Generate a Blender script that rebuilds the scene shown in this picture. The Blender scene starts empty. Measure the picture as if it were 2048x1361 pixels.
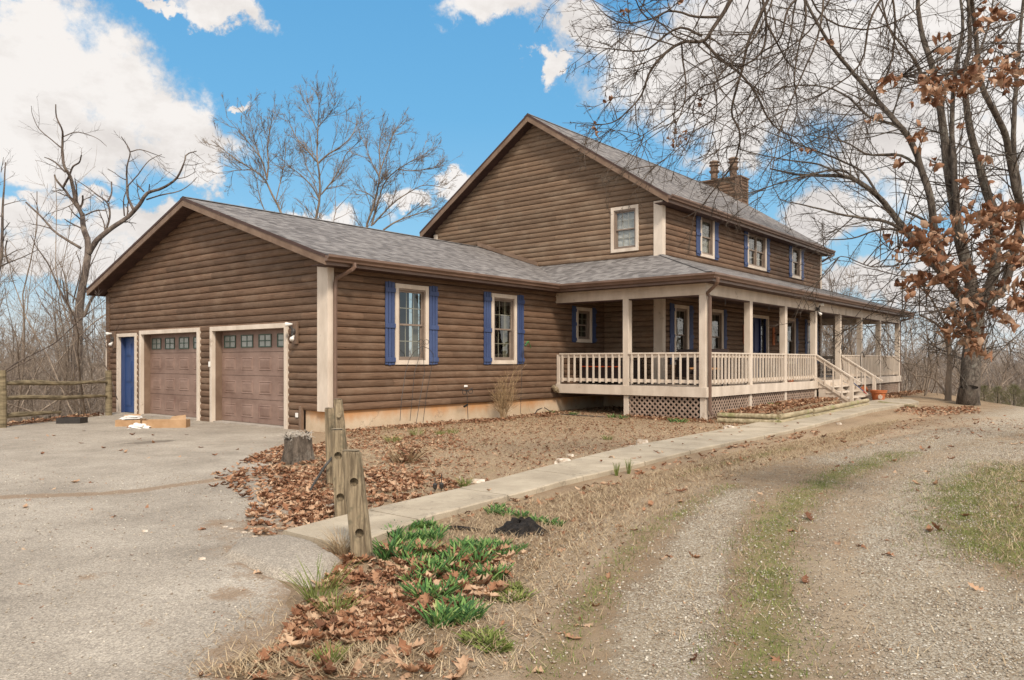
import bpy, bmesh, math, random
import numpy as np
from mathutils import Vector, Matrix
R_ = math.radians
random.seed(7); rng = np.random.default_rng(7)
scn = bpy.context.scene
COL = scn.collection

# ------------------------------------------------------------------ camera
CAM = np.array([-9.237, -12.351, 1.42])
FW = np.array([0.76880, 0.63949]); RT = np.array([0.63949, -0.76880])
FL = 1534.0; CX = 1024.0; HY = 722.0
cd = bpy.data.cameras.new('camera'); cam = bpy.data.objects.new('camera', cd); COL.objects.link(cam)
cam.location = CAM; cam.rotation_euler = (R_(90), 0, math.atan2(-FW[0], FW[1]))
cd.sensor_width = 36; cd.lens = FL/2048*36; cd.shift_y = (HY-680.5)/2048
cd.clip_start = 0.05; cd.clip_end = 4000
scn.camera = cam

# ------------------------------------------------------------------ exposure
scn.view_settings.view_transform = 'Standard'; scn.view_settings.look = 'None'
scn.view_settings.exposure = 0.88; scn.view_settings.gamma = 1.0

# ------------------------------------------------------------------ sun
SUN = Vector((-0.42, -0.66, 0.74)).normalized()
sl = bpy.data.lights.new('sun', 'SUN'); so = bpy.data.objects.new('sun', sl); COL.objects.link(so)
sl.energy = 2.1; sl.angle = R_(10); sl.color = (1.0, 0.89, 0.76)
so.rotation_euler = SUN.to_track_quat('Z', 'Y').to_euler(); so.location = (0, 0, 40)

# ------------------------------------------------------------------ world: sky and clouds
def pix_dir(px, py):
    d = FW + RT*(px-CX)/FL
    v = np.array([d[0], d[1], (HY-py)/FL]); return v/np.linalg.norm(v)
def azel(px, py):
    v = pix_dir(px, py); return math.atan2(v[1], v[0]), math.asin(v[2])
world = bpy.data.worlds.new('World'); scn.world = world; world.use_nodes = True
wt = world.node_tree; wt.nodes.clear()
class NT:
    def __init__(s, t): s.t = t
    def n(s, typ, **kw):
        nd = s.t.nodes.new(typ)
        for k, v in kw.items():
            if k == 'inp':
                for kk, vv in v.items():
                    if isinstance(vv, bpy.types.NodeSocket): s.t.links.new(vv, nd.inputs[kk])
                    else: nd.inputs[kk].default_value = vv
            else: setattr(nd, k, v)
        return nd
    def math(s, op, a, b=0.0, c=0.0, clamp=False):
        return s.n('ShaderNodeMath', operation=op, use_clamp=clamp, inp={0: a, 1: b, 2: c}).outputs[0]
    def vmath(s, op, a, b=(0, 0, 0)):
        return s.n('ShaderNodeVectorMath', operation=op, inp={0: a, 1: b}).outputs[0]
    def noise(s, vec, scale, detail=4, rough=.55, dist=0.0):
        return s.n('ShaderNodeTexNoise', inp={'Vector': vec, 'Scale': scale, 'Detail': detail, 'Roughness': rough, 'Distortion': dist})
    def ramp(s, fac, stops, interp='LINEAR'):
        r = s.n('ShaderNodeValToRGB', inp={'Fac': fac}); cr = r.color_ramp; cr.interpolation = interp
        while len(cr.elements) > 1: cr.elements.remove(cr.elements[-1])
        for i, (p, c) in enumerate(stops):
            e = cr.elements[0] if i == 0 else cr.elements.new(p)
            e.position = p; e.color = (*c, 1) if len(c) == 3 else c
        return r.outputs[0]
    def mix(s, fac, a, b, typ='MIX'):
        m = s.n('ShaderNodeMix', data_type='RGBA', blend_type=typ)
        for k, v in ((0, fac), (6, a), (7, b)):
            if isinstance(v, bpy.types.NodeSocket): s.t.links.new(v, m.inputs[k])
            else: m.inputs[k].default_value = (*v, 1) if (k > 0 and len(v) == 3) else v
        return m.outputs[2]
    def smooth(s, v, a, b, o0=0.0, o1=1.0):
        return s.n('ShaderNodeMapRange', interpolation_type='SMOOTHSTEP', inp={'Value': v, 'From Min': a, 'From Max': b, 'To Min': o0, 'To Max': o1}).outputs[0]
    def link(s, a, b): s.t.links.new(a, b)

W = NT(wt)
sky = W.n('ShaderNodeTexSky', sky_type='NISHITA', sun_disc=False)
sky.sun_elevation = math.asin(SUN.z); sky.sun_rotation = math.atan2(SUN.x, SUN.y)
sky.altitude = 200; sky.air_density = 1.0; sky.dust_density = 0.6; sky.ozone_density = 2.0
tc = W.n('ShaderNodeTexCoord').outputs['Generated']
sep = W.n('ShaderNodeSeparateXYZ', inp={0: tc})
az = W.math('ARCTAN2', sep.outputs[1], sep.outputs[0]); el = W.math('ARCSINE', sep.outputs[2])
n1 = W.noise(tc, 5.5, 8, .62).outputs['Color']; n2 = W.noise(tc, 22.0, 7, .65).outputs['Color']
ae = W.n('ShaderNodeCombineXYZ', inp={0: az, 1: el, 2: 0.0}).outputs[0]
off1 = W.n('ShaderNodeVectorMath', operation='SCALE', inp={0: W.vmath('SUBTRACT', n1, (.5, .5, .5)), 'Scale': .20}).outputs[0]
off2 = W.n('ShaderNodeVectorMath', operation='SCALE', inp={0: W.vmath('SUBTRACT', n2, (.5, .5, .5)), 'Scale': .055}).outputs[0]
aed = W.vmath('ADD', W.vmath('ADD', ae, off1), off2)
CL = [(70,120,150,95),(250,190,150,95),(330,235,90,70),(40,60,70,45),(120,270,190,60),(330,300,120,45),(40,215,90,80),
      (140,370,90,22),(60,425,100,35),(370,350,60,40),(455,4,85,30),(340,0,45,16),(985,8,105,36),(1088,125,28,26),
      (1205,50,90,60),(1330,120,170,90),(1500,190,150,110),(1650,120,240,150),(1900,120,240,170),(1560,60,220,120),(1780,300,120,50),
      (1700,440,130,60),(1600,470,60,40),(1900,330,130,60),(1560,560,120,40),(1740,600,140,50),(1960,560,160,120),
      (910,372,50,24),(800,400,60,24),(650,440,100,26),(480,215,24,12),(560,455,80,20),(180,520,260,60),(300,450,150,40),(2150,500,200,300),(-200,200,200,200),(-250,520,200,80),(1450,290,90,34)]
dens = None
for (px, py, rx, ry) in CL:
    a, e = azel(px, py)
    k = math.cos(math.atan((px-CX)/FL))
    sx = FL*1.02/(rx*k*k); sy = FL/(ry*k*1.02)
    d = W.vmath('SUBTRACT', aed, (a, e, 0)); d = W.vmath('MULTIPLY', d, (sx, sy, 0))
    L = W.n('ShaderNodeVectorMath', operation='LENGTH', inp={0: d}).outputs['Value']
    v = W.math('SUBTRACT', 1.25, L)
    dens = v if dens is None else W.n('ShaderNodeMath', operation='SMOOTH_MAX', inp={0: dens, 1: v, 2: .35}).outputs[0]
# generic unseen cloud cover away from the view ahead, brightened below
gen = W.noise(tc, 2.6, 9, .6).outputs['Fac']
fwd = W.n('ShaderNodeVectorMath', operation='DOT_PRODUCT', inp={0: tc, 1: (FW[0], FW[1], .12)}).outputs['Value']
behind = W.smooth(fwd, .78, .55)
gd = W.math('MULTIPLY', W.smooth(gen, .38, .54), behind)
cov = W.smooth(W.math('ADD', dens, W.math('MULTIPLY', W.math('SUBTRACT', W.noise(tc, 9, 9, .68).outputs['Fac'], .5), 1.6)), -.05, .55)
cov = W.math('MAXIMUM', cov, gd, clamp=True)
haze = W.smooth(sep.outputs[2], .16, -.02, 0, .75)
cov = W.math('MAXIMUM', cov, haze)
shade = W.math('ADD', W.math('MULTIPLY', W.noise(W.vmath('MULTIPLY', tc, (1, 1, 1.8)), 5.0, 9, .66).outputs['Fac'], .8), W.math('MULTIPLY', cov, .12))
ccol = W.ramp(shade, [(.30, (4.9, 4.6, 4.5)), (.45, (6.1, 5.75, 5.5)), (.56, (7.3, 7.0, 6.75))])
skyc = W.mix(1.0, sky.outputs[0], (.68, 1.16, 1.36), 'MULTIPLY')
skyc = W.mix(.82, skyc, W.ramp(sep.outputs[2], [(0.0, (4.3, 5.5, 6.3)), (.12, (2.5, 4.6, 6.1)), (.3, (1.35, 3.7, 6.0)), (.6, (.75, 2.8, 5.6))]))
ccol = W.mix(behind, ccol, (12.5, 11.6, 10.6))  # out-of-view clouds made brighter to add ambient fill light
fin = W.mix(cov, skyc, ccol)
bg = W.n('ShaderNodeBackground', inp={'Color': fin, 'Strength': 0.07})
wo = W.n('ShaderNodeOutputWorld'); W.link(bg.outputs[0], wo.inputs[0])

# ------------------------------------------------------------------ terrain and placement helpers
def sstep(a, b, x):
    t = np.clip((x-a)/(b-a), 0, 1); return t*t*(3-2*t)
def H(x, y):
    x = np.asarray(x, float); y = np.asarray(y, float)
    e1 = (x+3.64)*(-.57)+(y-6.53)*.82 - .25
    e2 = y-10.9
    e3 = (x-17.2)*.466-(y+9.9)*.885*1.0 - .1
    e3 = np.where(x > -2, e3, -5)
    e4 = x-27.5
    far = np.where(x+y*0.83 < -12, -5, 0)
    e = np.maximum(np.maximum(e1, e2), np.maximum(e3, e4)); e = np.maximum(e, 0)
    # nothing falls away on the camera's own side
    side = sstep(-6, 6, (x-CAM[0])*FW[0]+(y-CAM[1])*FW[1]-6)
    e = e*side
    drop = 10.5*(1-np.exp(-(np.sqrt(e*e+1.2)-1.095)/26))
    r = np.hypot(x-5, y)
    rise = 7.5*sstep(110, 260, r)*side
    und = 0.5*np.sin(x*.045+1)*np.cos(y*.05)*sstep(25, 70, r)
    lift = .11*sstep(5, 13, x)*sstep(-8.5, -6, y)*(1-sstep(24, 40, x))
    return -drop+rise+und*side+lift+.012*np.sin(x*.9+.5)*np.cos(y*.8)
def h1(x, y): return float(H(x, y))
def gp(px, py):
    z = 0.0
    for _ in range(6):
        d = FW+RT*(px-CX)/FL; t = (z-CAM[2])/((HY-py)/FL)
        x = CAM[0]+t*d[0]; y = CAM[1]+t*d[1]; z = h1(x, y)
    return (x, y, z)
def at(px, py, D):
    d = FW+RT*(px-CX)/FL
    return np.array([CAM[0]+D*d[0], CAM[1]+D*d[1], CAM[2]+D*(HY-py)/FL])

# ------------------------------------------------------------------ materials
def new_mat(name, rough=.8, spec=.3):
    m = bpy.data.materials.new(name); m.use_nodes = True; t = m.node_tree
    N = NT(t); b = t.nodes['Principled BSDF']
    b.inputs['Roughness'].default_value = rough; b.inputs['Specular IOR Level'].default_value = spec
    return m, N, b
def bump(N, b, h, strength=.3, dist=.01):
    bn = N.n('ShaderNodeBump', inp={'Height': h, 'Strength': strength, 'Distance': dist}); N.link(bn.outputs[0], b.inputs['Normal'])
def objc(N): return N.n('ShaderNodeTexCoord').outputs['Object']
def stretch(N, v, s): return N.vmath('MULTIPLY', v, s)
def simple(name, c1, c2, scale=8, rough=.75, st=(1, 1, 1), bmp=.2, detail=5, spec=.3, lo=.35, hi=.65, dist=.004, spots=None):
    m, N, b = new_mat(name, rough, spec); v = stretch(N, objc(N), st)
    f = N.noise(v, scale, detail, .6).outputs['Fac']
    col = N.ramp(f, [(lo, c1), (hi, c2)])
    if spots:
        f2 = N.noise(objc(N), spots[1], 4, .7).outputs['Fac']
        col = N.mix(N.smooth(f2, spots[2], spots[2]+.08, 0, spots[3]), col, spots[0])
    N.link(col, b.inputs['Base Color'])
    if bmp: bump(N, b, N.noise(v, scale*3, 6, .65).outputs['Fac'], bmp, dist)
    return m
M = {}
PITCH = .152
def log_mat(name, dark, light, grey):
    m, N, b = new_mat(name, .72, .25)
    o = objc(N); s = N.n('ShaderNodeSeparateXYZ', inp={0: o})
    row = N.math('FLOOR', N.math('DIVIDE', N.math('SUBTRACT', s.outputs[2], .42), PITCH))
    al = N.math('ADD', s.outputs[0], s.outputs[1])
    wn = N.n('ShaderNodeTexWhiteNoise', noise_dimensions='1D', inp={'W': row}).outputs['Value']
    seg = N.math('FLOOR', N.math('ADD', N.math('DIVIDE', al, 3.6), N.math('MULTIPLY', wn, 7.0)))
    w2 = N.n('ShaderNodeTexWhiteNoise', noise_dimensions='2D', inp={'Vector': N.n('ShaderNodeCombineXYZ', inp={0: row, 1: seg, 2: 0.0}).outputs[0]}).outputs['Value']
    g = N.noise(stretch(N, o, (1.3, 1.3, 42)), 1.6, 6, .68, .6).outputs['Fac']
    blot = N.noise(stretch(N, o, (1, 1, 2.2)), 1.4, 6, .7).outputs['Fac']
    col = N.ramp(g, [(.30, dark), (.68, light)])
    col = N.mix(N.math('MULTIPLY', N.smooth(blot, .42, .72), .62), col, grey)
    fine = N.noise(stretch(N, o, (5, 5, 30)), 2.2, 6, .75, .3).outputs['Fac']
    val = N.math('MULTIPLY', N.math('ADD', .82, N.math('MULTIPLY', w2, .36)), N.math('ADD', .72, N.math('MULTIPLY', fine, .56)))
    hs = N.n('ShaderNodeHueSaturation', inp={'Value': val, 'Color': col, 'Saturation': 1.0, 'Hue': .5, 'Fac': 1.0})
    # knots
    kv = N.n('ShaderNodeTexVoronoi', inp={'Vector': stretch(N, o, (1.0, 1.0, 3.2)), 'Scale': 1.9}).outputs['Distance']
    col = N.mix(N.smooth(kv, .075, .03, 0, .55), hs.outputs[0], tuple(c*.38 for c in dark))
    # end joint between two logs
    fr = N.math('FRACT', N.math('ADD', N.math('DIVIDE', al, 3.6), N.math('MULTIPLY', wn, 7.0)))
    j = N.math('LESS_THAN', fr, .0016); col = N.mix(N.math('MULTIPLY', j, .7), col, (.02, .015, .01))
    N.link(col, b.inputs['Base Color'])
    bump(N, b, N.math('ADD', g, fine), .35, .006)
    return m
M['log'] = log_mat('log siding stain', (.060, .034, .021), (.185, .112, .070), (.200, .138, .095))
M['logw'] = log_mat('weathered log siding stain', (.098, .060, .038), (.225, .150, .097), (.255, .190, .135))
M['trim'] = simple('beige painted trim', (.51, .43, .35), (.65, .565, .475), 3.2, .6, (1, 1, .35), .25, 7, spots=((.27, .2, .14), 3.0, .63, .55))
M['deckwood'] = simple('deck boards', (.33, .27, .215), (.46, .38, .31), 3, .75, (.4, 3, 3), .3)
M['brown'] = simple('brown metal gutter', (.118, .070, .048), (.165, .103, .074), 2.5, .45, (1, 1, 1), .05, 5, .5, spots=((.25, .17, .12), 7.0, .64, .5))
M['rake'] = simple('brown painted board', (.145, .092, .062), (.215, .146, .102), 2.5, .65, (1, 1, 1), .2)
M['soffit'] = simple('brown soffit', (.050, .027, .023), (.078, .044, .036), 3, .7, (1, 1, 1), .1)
M['blue'] = simple('blue shutter paint', (.034, .053, .130), (.056, .084, .182), 3, .55, (1, 1, .3), .2, 6, spots=((.09, .11, .2), 9.0, .66, .4))
M['navy'] = simple('navy door paint', (.012, .02, .075), (.02, .035, .12), 3, .5, (1, 1, .3), .1)
M['bluedoor'] = simple('blue door paint', (.022, .052, .15), (.036, .075, .205), 3, .5, (1, 1, .3), .1, spots=((.2, .22, .25), 10.0, .68, .5))
M['vinyl'] = simple('tan window vinyl', (.19, .145, .115), (.25, .195, .155), 3, .45, bmp=0)
M['grille'] = simple('cream window grille', (.42, .38, .31), (.5, .45, .37), 3, .5, bmp=0)
M['pinkmetal'] = None
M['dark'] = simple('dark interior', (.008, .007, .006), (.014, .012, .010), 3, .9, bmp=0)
M['iron'] = simple('dark wrought iron', (.018, .016, .015), (.04, .034, .03), 20, .55, bmp=.1, spec=.5)
M['wicker'] = simple('dark wicker', (.022, .014, .013), (.055, .036, .032), 60, .7, bmp=.6)
M['orange'] = simple('orange edge strip', (.75, .11, .03), (.85, .15, .05), 8, .5, bmp=0)
M['white'] = simple('white plastic', (.68, .66, .62), (.8, .78, .75), 6, .5, bmp=.1)
M['blind'] = simple('white blinds', (.62, .60, .56), (.74, .72, .68), 6, .6, bmp=0)
M['curtain'] = simple('pale curtain', (.15, .14, .11), (.27, .25, .19), 3, .8, (6, 6, .4), .2)
M['terra'] = simple('terracotta', (.36, .105, .038), (.46, .155, .062), 6, .75, bmp=.15, spots=((.4, .25, .17), 8.0, .63, .5))
M['card'] = simple('cardboard', (.33, .20, .105), (.44, .285, .165), 4, .85, bmp=.15)
M['red'] = simple('red plastic', (.35, .02, .02), (.45, .04, .03), 4, .5, bmp=0)
M['rock'] = simple('pale limestone', (.34, .25, .17), (.72, .66, .57), 9, .85, bmp=.7, dist=.012, spots=((.42, .2, .08), 5.0, .6, .6))
M['char'] = simple('charred wood', (.006, .005, .005), (.03, .024, .02), 26, .8, bmp=1, dist=.02)
M['lattice'] = simple('lattice strips', (.25, .18, .135), (.35, .26, .205), 5, .75, bmp=.2)
M['greenleaf'] = simple('daffodil leaf', (.018, .075, .022), (.055, .17, .045), 9, .5, bmp=0, spec=.4)
M['sedum'] = simple('low green plant', (.05, .085, .02), (.16, .20, .06), 18, .7, bmp=0)
M['weed'] = simple('wispy green blade', (.05, .085, .03), (.13, .17, .07), 10, .7, bmp=0)
M['evergreen'] = simple('cedar foliage', (.09, .095, .045), (.21, .20, .10), 4, .8, bmp=0)
M['twigtan'] = simple('tan twig bark', (.26, .17, .09), (.42, .30, .17), 8, .8, bmp=.3)
M['hose'] = simple('weathered black hose', (.03, .03, .028), (.09, .085, .08), 10, .6, bmp=.1)
# blinds need stripes in geometry; glass:
def glass_mat(name, tint, refl):
    m, N, b = new_mat(name, .05, .5); t = m.node_tree
    for n in list(t.nodes):
        if n.type == 'BSDF_PRINCIPLED': t.nodes.remove(n)
    lw = N.n('ShaderNodeLayerWeight', inp={'Blend': .35}).outputs['Facing']
    nz = N.noise(objc(N), 1.3, 2, .5).outputs['Fac']
    bp = N.n('ShaderNodeBump', inp={'Height': nz, 'Strength': .25, 'Distance': .02}).outputs[0]
    g = N.n('ShaderNodeBsdfGlossy', inp={'Color': (.9, .93, .95, 1), 'Roughness': .02, 'Normal': bp}).outputs[0]
    tr = N.n('ShaderNodeBsdfTransparent', inp={'Color': (*tint, 1)}).outputs[0]
    f = N.math('ADD', refl, N.math('MULTIPLY', lw, .22), clamp=True)
    mx = N.n('ShaderNodeMixShader', inp={0: f, 1: tr, 2: g}).outputs[0]
    N.link(mx, t.nodes['Material Output'].inputs[0]); return m
M['glass'] = glass_mat('window glass', (.62, .64, .60), .045)
M['glassup'] = glass_mat('bright window glass', (.85, .86, .84), .05)
M['glassgreen'] = simple('greyish garage glass', (.19, .21, .19), (.27, .285, .265), 2, .25, bmp=0, spec=.7)
M['greenframe'] = simple('green window frame', (.035, .062, .045), (.055, .09, .065), 4, .5, bmp=0)

def garage_mat():
    m, N, b = new_mat('faded maroon garage door', .55, .35); o = objc(N)
    s = N.n('ShaderNodeSeparateXYZ', inp={0: o})
    f = N.noise(stretch(N, o, (1, 1, 1.6)), 1.6, 6, .65).outputs['Fac']
    col = N.ramp(f, [(.32, (.168, .104, .080)), (.66, (.265, .180, .145))])
    st = N.noise(stretch(N, o, (5, 5, 1.1)), 1.4, 5, .6).outputs['Fac']
    low = N.math('MULTIPLY', N.smooth(s.outputs[2], .75, .1), N.smooth(st, .58, .68))
    col = N.mix(N.math('MULTIPLY', low, .75), col, (.09, .025, .025))
    gr = N.noise(stretch(N, o, (6, 6, 60)), 1, 4, .6).outputs['Fac']
    bump(N, b, gr, .12, .003); N.link(col, b.inputs['Base Color']); return m
M['garage'] = garage_mat()
def shingle_mat():
    m, N, b = new_mat('asphalt shingles', .92, .15)
    uv = N.n('ShaderNodeUVMap', uv_map='UVMap').outputs[0]
    s = N.n('ShaderNodeSeparateXYZ', inp={0: uv})
    row = N.math('FLOOR', N.math('DIVIDE', s.outputs[1], .135))
    wn = N.n('ShaderNodeTexWhiteNoise', noise_dimensions='1D', inp={'W': row}).outputs['Value']
    seg = N.math('FLOOR', N.math('ADD', N.math('DIVIDE', s.outputs[0], .17), N.math('MULTIPLY', wn, 13.0)))
    w2 = N.n('ShaderNodeTexWhiteNoise', noise_dimensions='2D', inp={'Vector': N.n('ShaderNodeCombineXYZ', inp={0: row, 1: seg, 2: 0.0}).outputs[0]}).outputs['Value']
    w3 = N.noise(stretch(N, uv, (1.7, 6, 1)), 1.5, 4, .6).outputs['Fac']
    mixv = N.math('ADD', N.math('MULTIPLY', w2, .55), N.math('MULTIPLY', w3, .6))
    col = N.ramp(mixv, [(.22, (.078, .070, .067)), (.5, (.142, .130, .124)), (.85, (.245, .228, .216))])
    gran = N.noise(uv, 320, 2, .7).outputs['Fac']
    col = N.mix(.5, col, N.ramp(gran, [(.3, (.25, .25, .25)), (.7, (.75, .75, .75))]), 'OVERLAY')
    fr = N.math('FRACT', N.math('DIVIDE', s.outputs[1], .135))
    edge = N.smooth(fr, .10, .0); col = N.mix(N.math('MULTIPLY', edge, .55), col, (.04, .033, .034))
    big = N.noise(uv, .55, 4, .6).outputs['Fac']
    col = N.mix(N.smooth(big, .4, .75, 0, .3), col, (.19, .177, .168))
    N.link(col, b.inputs['Base Color'])
    hh = N.math('ADD', N.math('SUBTRACT', 1.0, fr), N.math('MULTIPLY', w2, .6)); bump(N, b, N.math('ADD', hh, N.math('MULTIPLY', gran, .3)), .5, .010)
    return m
M['shingle'] = shingle_mat()
def conc(name, c1, c2, stain=None):
    m, N, b = new_mat(name, .88, .2); o = objc(N)
    f = N.noise(o, 1.7, 8, .66).outputs['Fac']; col = N.ramp(f, [(.33, c1), (.68, c2)])
    g = N.noise(o, 130, 3, .7).outputs['Fac']; col = N.mix(.45, col, N.ramp(g, [(.3, (.3, .3, .3)), (.7, (.72, .72, .72))]), 'OVERLAY')
    if stain:
        s = N.n('ShaderNodeSeparateXYZ', inp={0: o}); w = N.noise(stretch(N, o, (1.3, 1.3, .5)), 2.2, 6, .7).outputs['Fac']
        k = N.smooth(N.math('ADD', s.outputs[2], N.math('MULTIPLY', w, .5)), .38, .72)
        col = N.mix(N.math('MULTIPLY', k, .8), col, stain)
    crack = N.n('ShaderNodeTexVoronoi', feature='DISTANCE_TO_EDGE', inp={'Vector': N.vmath('ADD', o, N.noise(o, 2, 5).outputs['Color']), 'Scale': .45}).outputs['Distance']
    col = N.mix(N.smooth(crack, .006, .001, 0, .35), col, (.12, .1, .08))
    N.link(col, b.inputs['Base Color']); bump(N, b, N.math('ADD', f, N.math('MULTIPLY', g, .4)), .4, .006); return m
M['walk'] = conc('concrete walk', (.30, .25, .185), (.455, .39, .295))
M['found'] = conc('concrete foundation', (.42, .32, .215), (.56, .45, .33), (.46, .20, .06))
M['curbc'] = conc('garage sill concrete', (.30, .26, .22), (.42, .38, .33))

def attr(N, n): return N.n('ShaderNodeAttribute', attribute_name=n).outputs['Fac']
def ground_mat():
    m, N, b = new_mat('soil grass and gravel', .95, .1); o = objc(N)
    nb = N.noise(o, 1.1, 8, .68).outputs['Fac']; nm = N.noise(o, 5.5, 7, .7).outputs['Fac']; nf = N.noise(o, 38, 5, .75).outputs['Fac']
    nff = N.noise(o, 150, 3, .75).outputs['Fac']
    # dry soil with straw
    soil = N.ramp(nb, [(.3, (.20, .135, .083)), (.5, (.29, .205, .130)), (.72, (.36, .27, .178))])
    straw = N.noise(stretch(N, N.vmath('ADD', o, N.noise(o, 9, 4).outputs['Color']), (1, 1, 1)), 70, 6, .85, 2.5).outputs['Fac']
    soil = N.mix(N.smooth(straw, .50, .62, 0, .75), soil, (.43, .33, .21))
    soil = N.mix(N.smooth(nff, .53, .66, 0, .6), soil, (.095, .062, .040))
    vf = N.noise(o, 420, 3, .8).outputs['Fac']; soil = N.mix(N.smooth(vf, .55, .66, 0, .65), soil, (.50, .42, .31)); soil = N.mix(N.smooth(nm, .55, .72, 0, .45), soil, (.135, .088, .055))
    # straw lawn (paler)
    lawn = N.ramp(nm, [(.3, (.22, .145, .088)), (.55, (.345, .252, .160)), (.75, (.46, .36, .245))])
    lawn = N.mix(N.smooth(straw, .46, .60, 0, .7), lawn, (.47, .36, .24)); lawn = N.mix(N.smooth(nm, .50, .66, 0, .55), lawn, (.235, .135, .08))
    lawn = N.mix(N.smooth(nff, .54, .64, 0, .7), lawn, (.12, .072, .042)); lawn = N.mix(N.smooth(vf, .55, .64, 0, .6), lawn, (.62, .53, .41)); lawn = N.mix(N.smooth(nb, .55, .68, 0, .4), lawn, (.20, .17, .085))
    la = N.smooth(N.math('ADD', attr(N, 'lawn'), N.math('MULTIPLY', N.math('SUBTRACT', nm, .5), .7)), .35, .65)
    col = N.mix(la, soil, lawn)
    # gravel
    w = N.vmath('ADD', o, N.n('ShaderNodeVectorMath', operation='SCALE', inp={0: N.noise(o, 30, 3).outputs['Color'], 'Scale': .012}).outputs[0])
    v1 = N.n('ShaderNodeTexVoronoi', inp={'Vector': w, 'Scale': 78}); v2 = N.n('ShaderNodeTexVoronoi', inp={'Vector': w, 'Scale': 190})
    cc = N.n('ShaderNodeSeparateColor', inp={0: v1.outputs['Color']}).outputs[0]; cc2 = N.n('ShaderNodeSeparateColor', inp={0: v2.outputs['Color']}).outputs[1]
    st1 = N.ramp(cc, [(0, (.29, .24, .18)), (.4, (.49, .43, .335)), (.8, (.66, .605, .50)), (1, (.82, .78, .69))])
    st2 = N.ramp(cc2, [(0, (.28, .215, .145)), (.5, (.42, .345, .25)), (1, (.56, .49, .385))])
    gr = N.mix(N.smooth(nf, .45, .55), st1, st2)
    gr = N.mix(N.smooth(v1.outputs['Distance'], .45, .75, 0, .55), gr, (.15, .11, .075))
    gr = N.mix(N.smooth(nb, .46, .66, 0, .35), gr, (.39, .315, .225))
    ga = N.math('ADD', attr(N, 'gravel'), N.math('ADD', N.math('MULTIPLY', N.math('SUBTRACT', nm, .5), 1.3), N.math('ADD', N.math('MULTIPLY', N.math('SUBTRACT', nf, .5), 1.5), N.math('MULTIPLY', N.math('SUBTRACT', nff, .5), 1.2))))
    gm = N.smooth(ga, .40, .62, 0, .95)
    col = N.mix(gm, col, gr)
    # sandy wheel track
    ta = N.smooth(N.math('ADD', attr(N, 'track'), N.math('ADD', N.math('MULTIPLY', N.math('SUBTRACT', nm, .5), 1.0), N.math('MULTIPLY', N.math('SUBTRACT', nf, .5), 1.2))), .40, .7, 0, .85)
    tr = N.ramp(nb, [(.3, (.34, .25, .165)), (.7, (.47, .375, .265))]); tr = N.mix(N.smooth(nff, .5, .65, 0, .5), tr, (.19, .13, .085)); tr = N.mix(N.smooth(vf, .53, .64, 0, .6), tr, (.60, .52, .41)); tr = N.mix(N.smooth(nf, .55, .68, 0, .4), tr, (.22, .155, .10))
    col = N.mix(ta, col, tr)
    # moss and short green grass
    gn = N.math('ADD', attr(N, 'green'), N.math('ADD', N.math('MULTIPLY', N.math('SUBTRACT', nm, .5), 1.7), N.math('ADD', N.math('MULTIPLY', N.math('SUBTRACT', nf, .5), 1.8), N.math('MULTIPLY', N.math('SUBTRACT', nff, .5), 1.2))))
    mf = N.smooth(gn, .66, .95, 0, .72)
    moss = N.ramp(nff, [(.3, (.11, .115, .035)), (.7, (.27, .27, .095))])
    col = N.mix(mf, col, moss)
    # dark damp soil
    da = N.smooth(N.math('ADD', attr(N, 'damp'), N.math('MULTIPLY', N.math('SUBTRACT', nm, .5), .9)), .35, .75, 0, .6)
    col = N.mix(da, col, (.10, .068, .045))
    # woodland floor further off
    wf = N.ramp(nb, [(.3, (.10, .070, .048)), (.7, (.21, .155, .11))])
    col = N.mix(N.smooth(attr(N, 'wood'), .2, .8), col, wf)
    N.link(col, b.inputs['Base Color'])
    hg = N.math('MULTIPLY', N.math('SUBTRACT', 1.0, v1.outputs['Distance']), gm)
    hh = N.math('ADD', N.math('MULTIPLY', hg, .8), N.math('ADD', N.math('MULTIPLY', straw, .7), N.math('MULTIPLY', nf, .6)))
    bump(N, b, hh, .75, .018); return m
M['ground'] = ground_mat()
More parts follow.
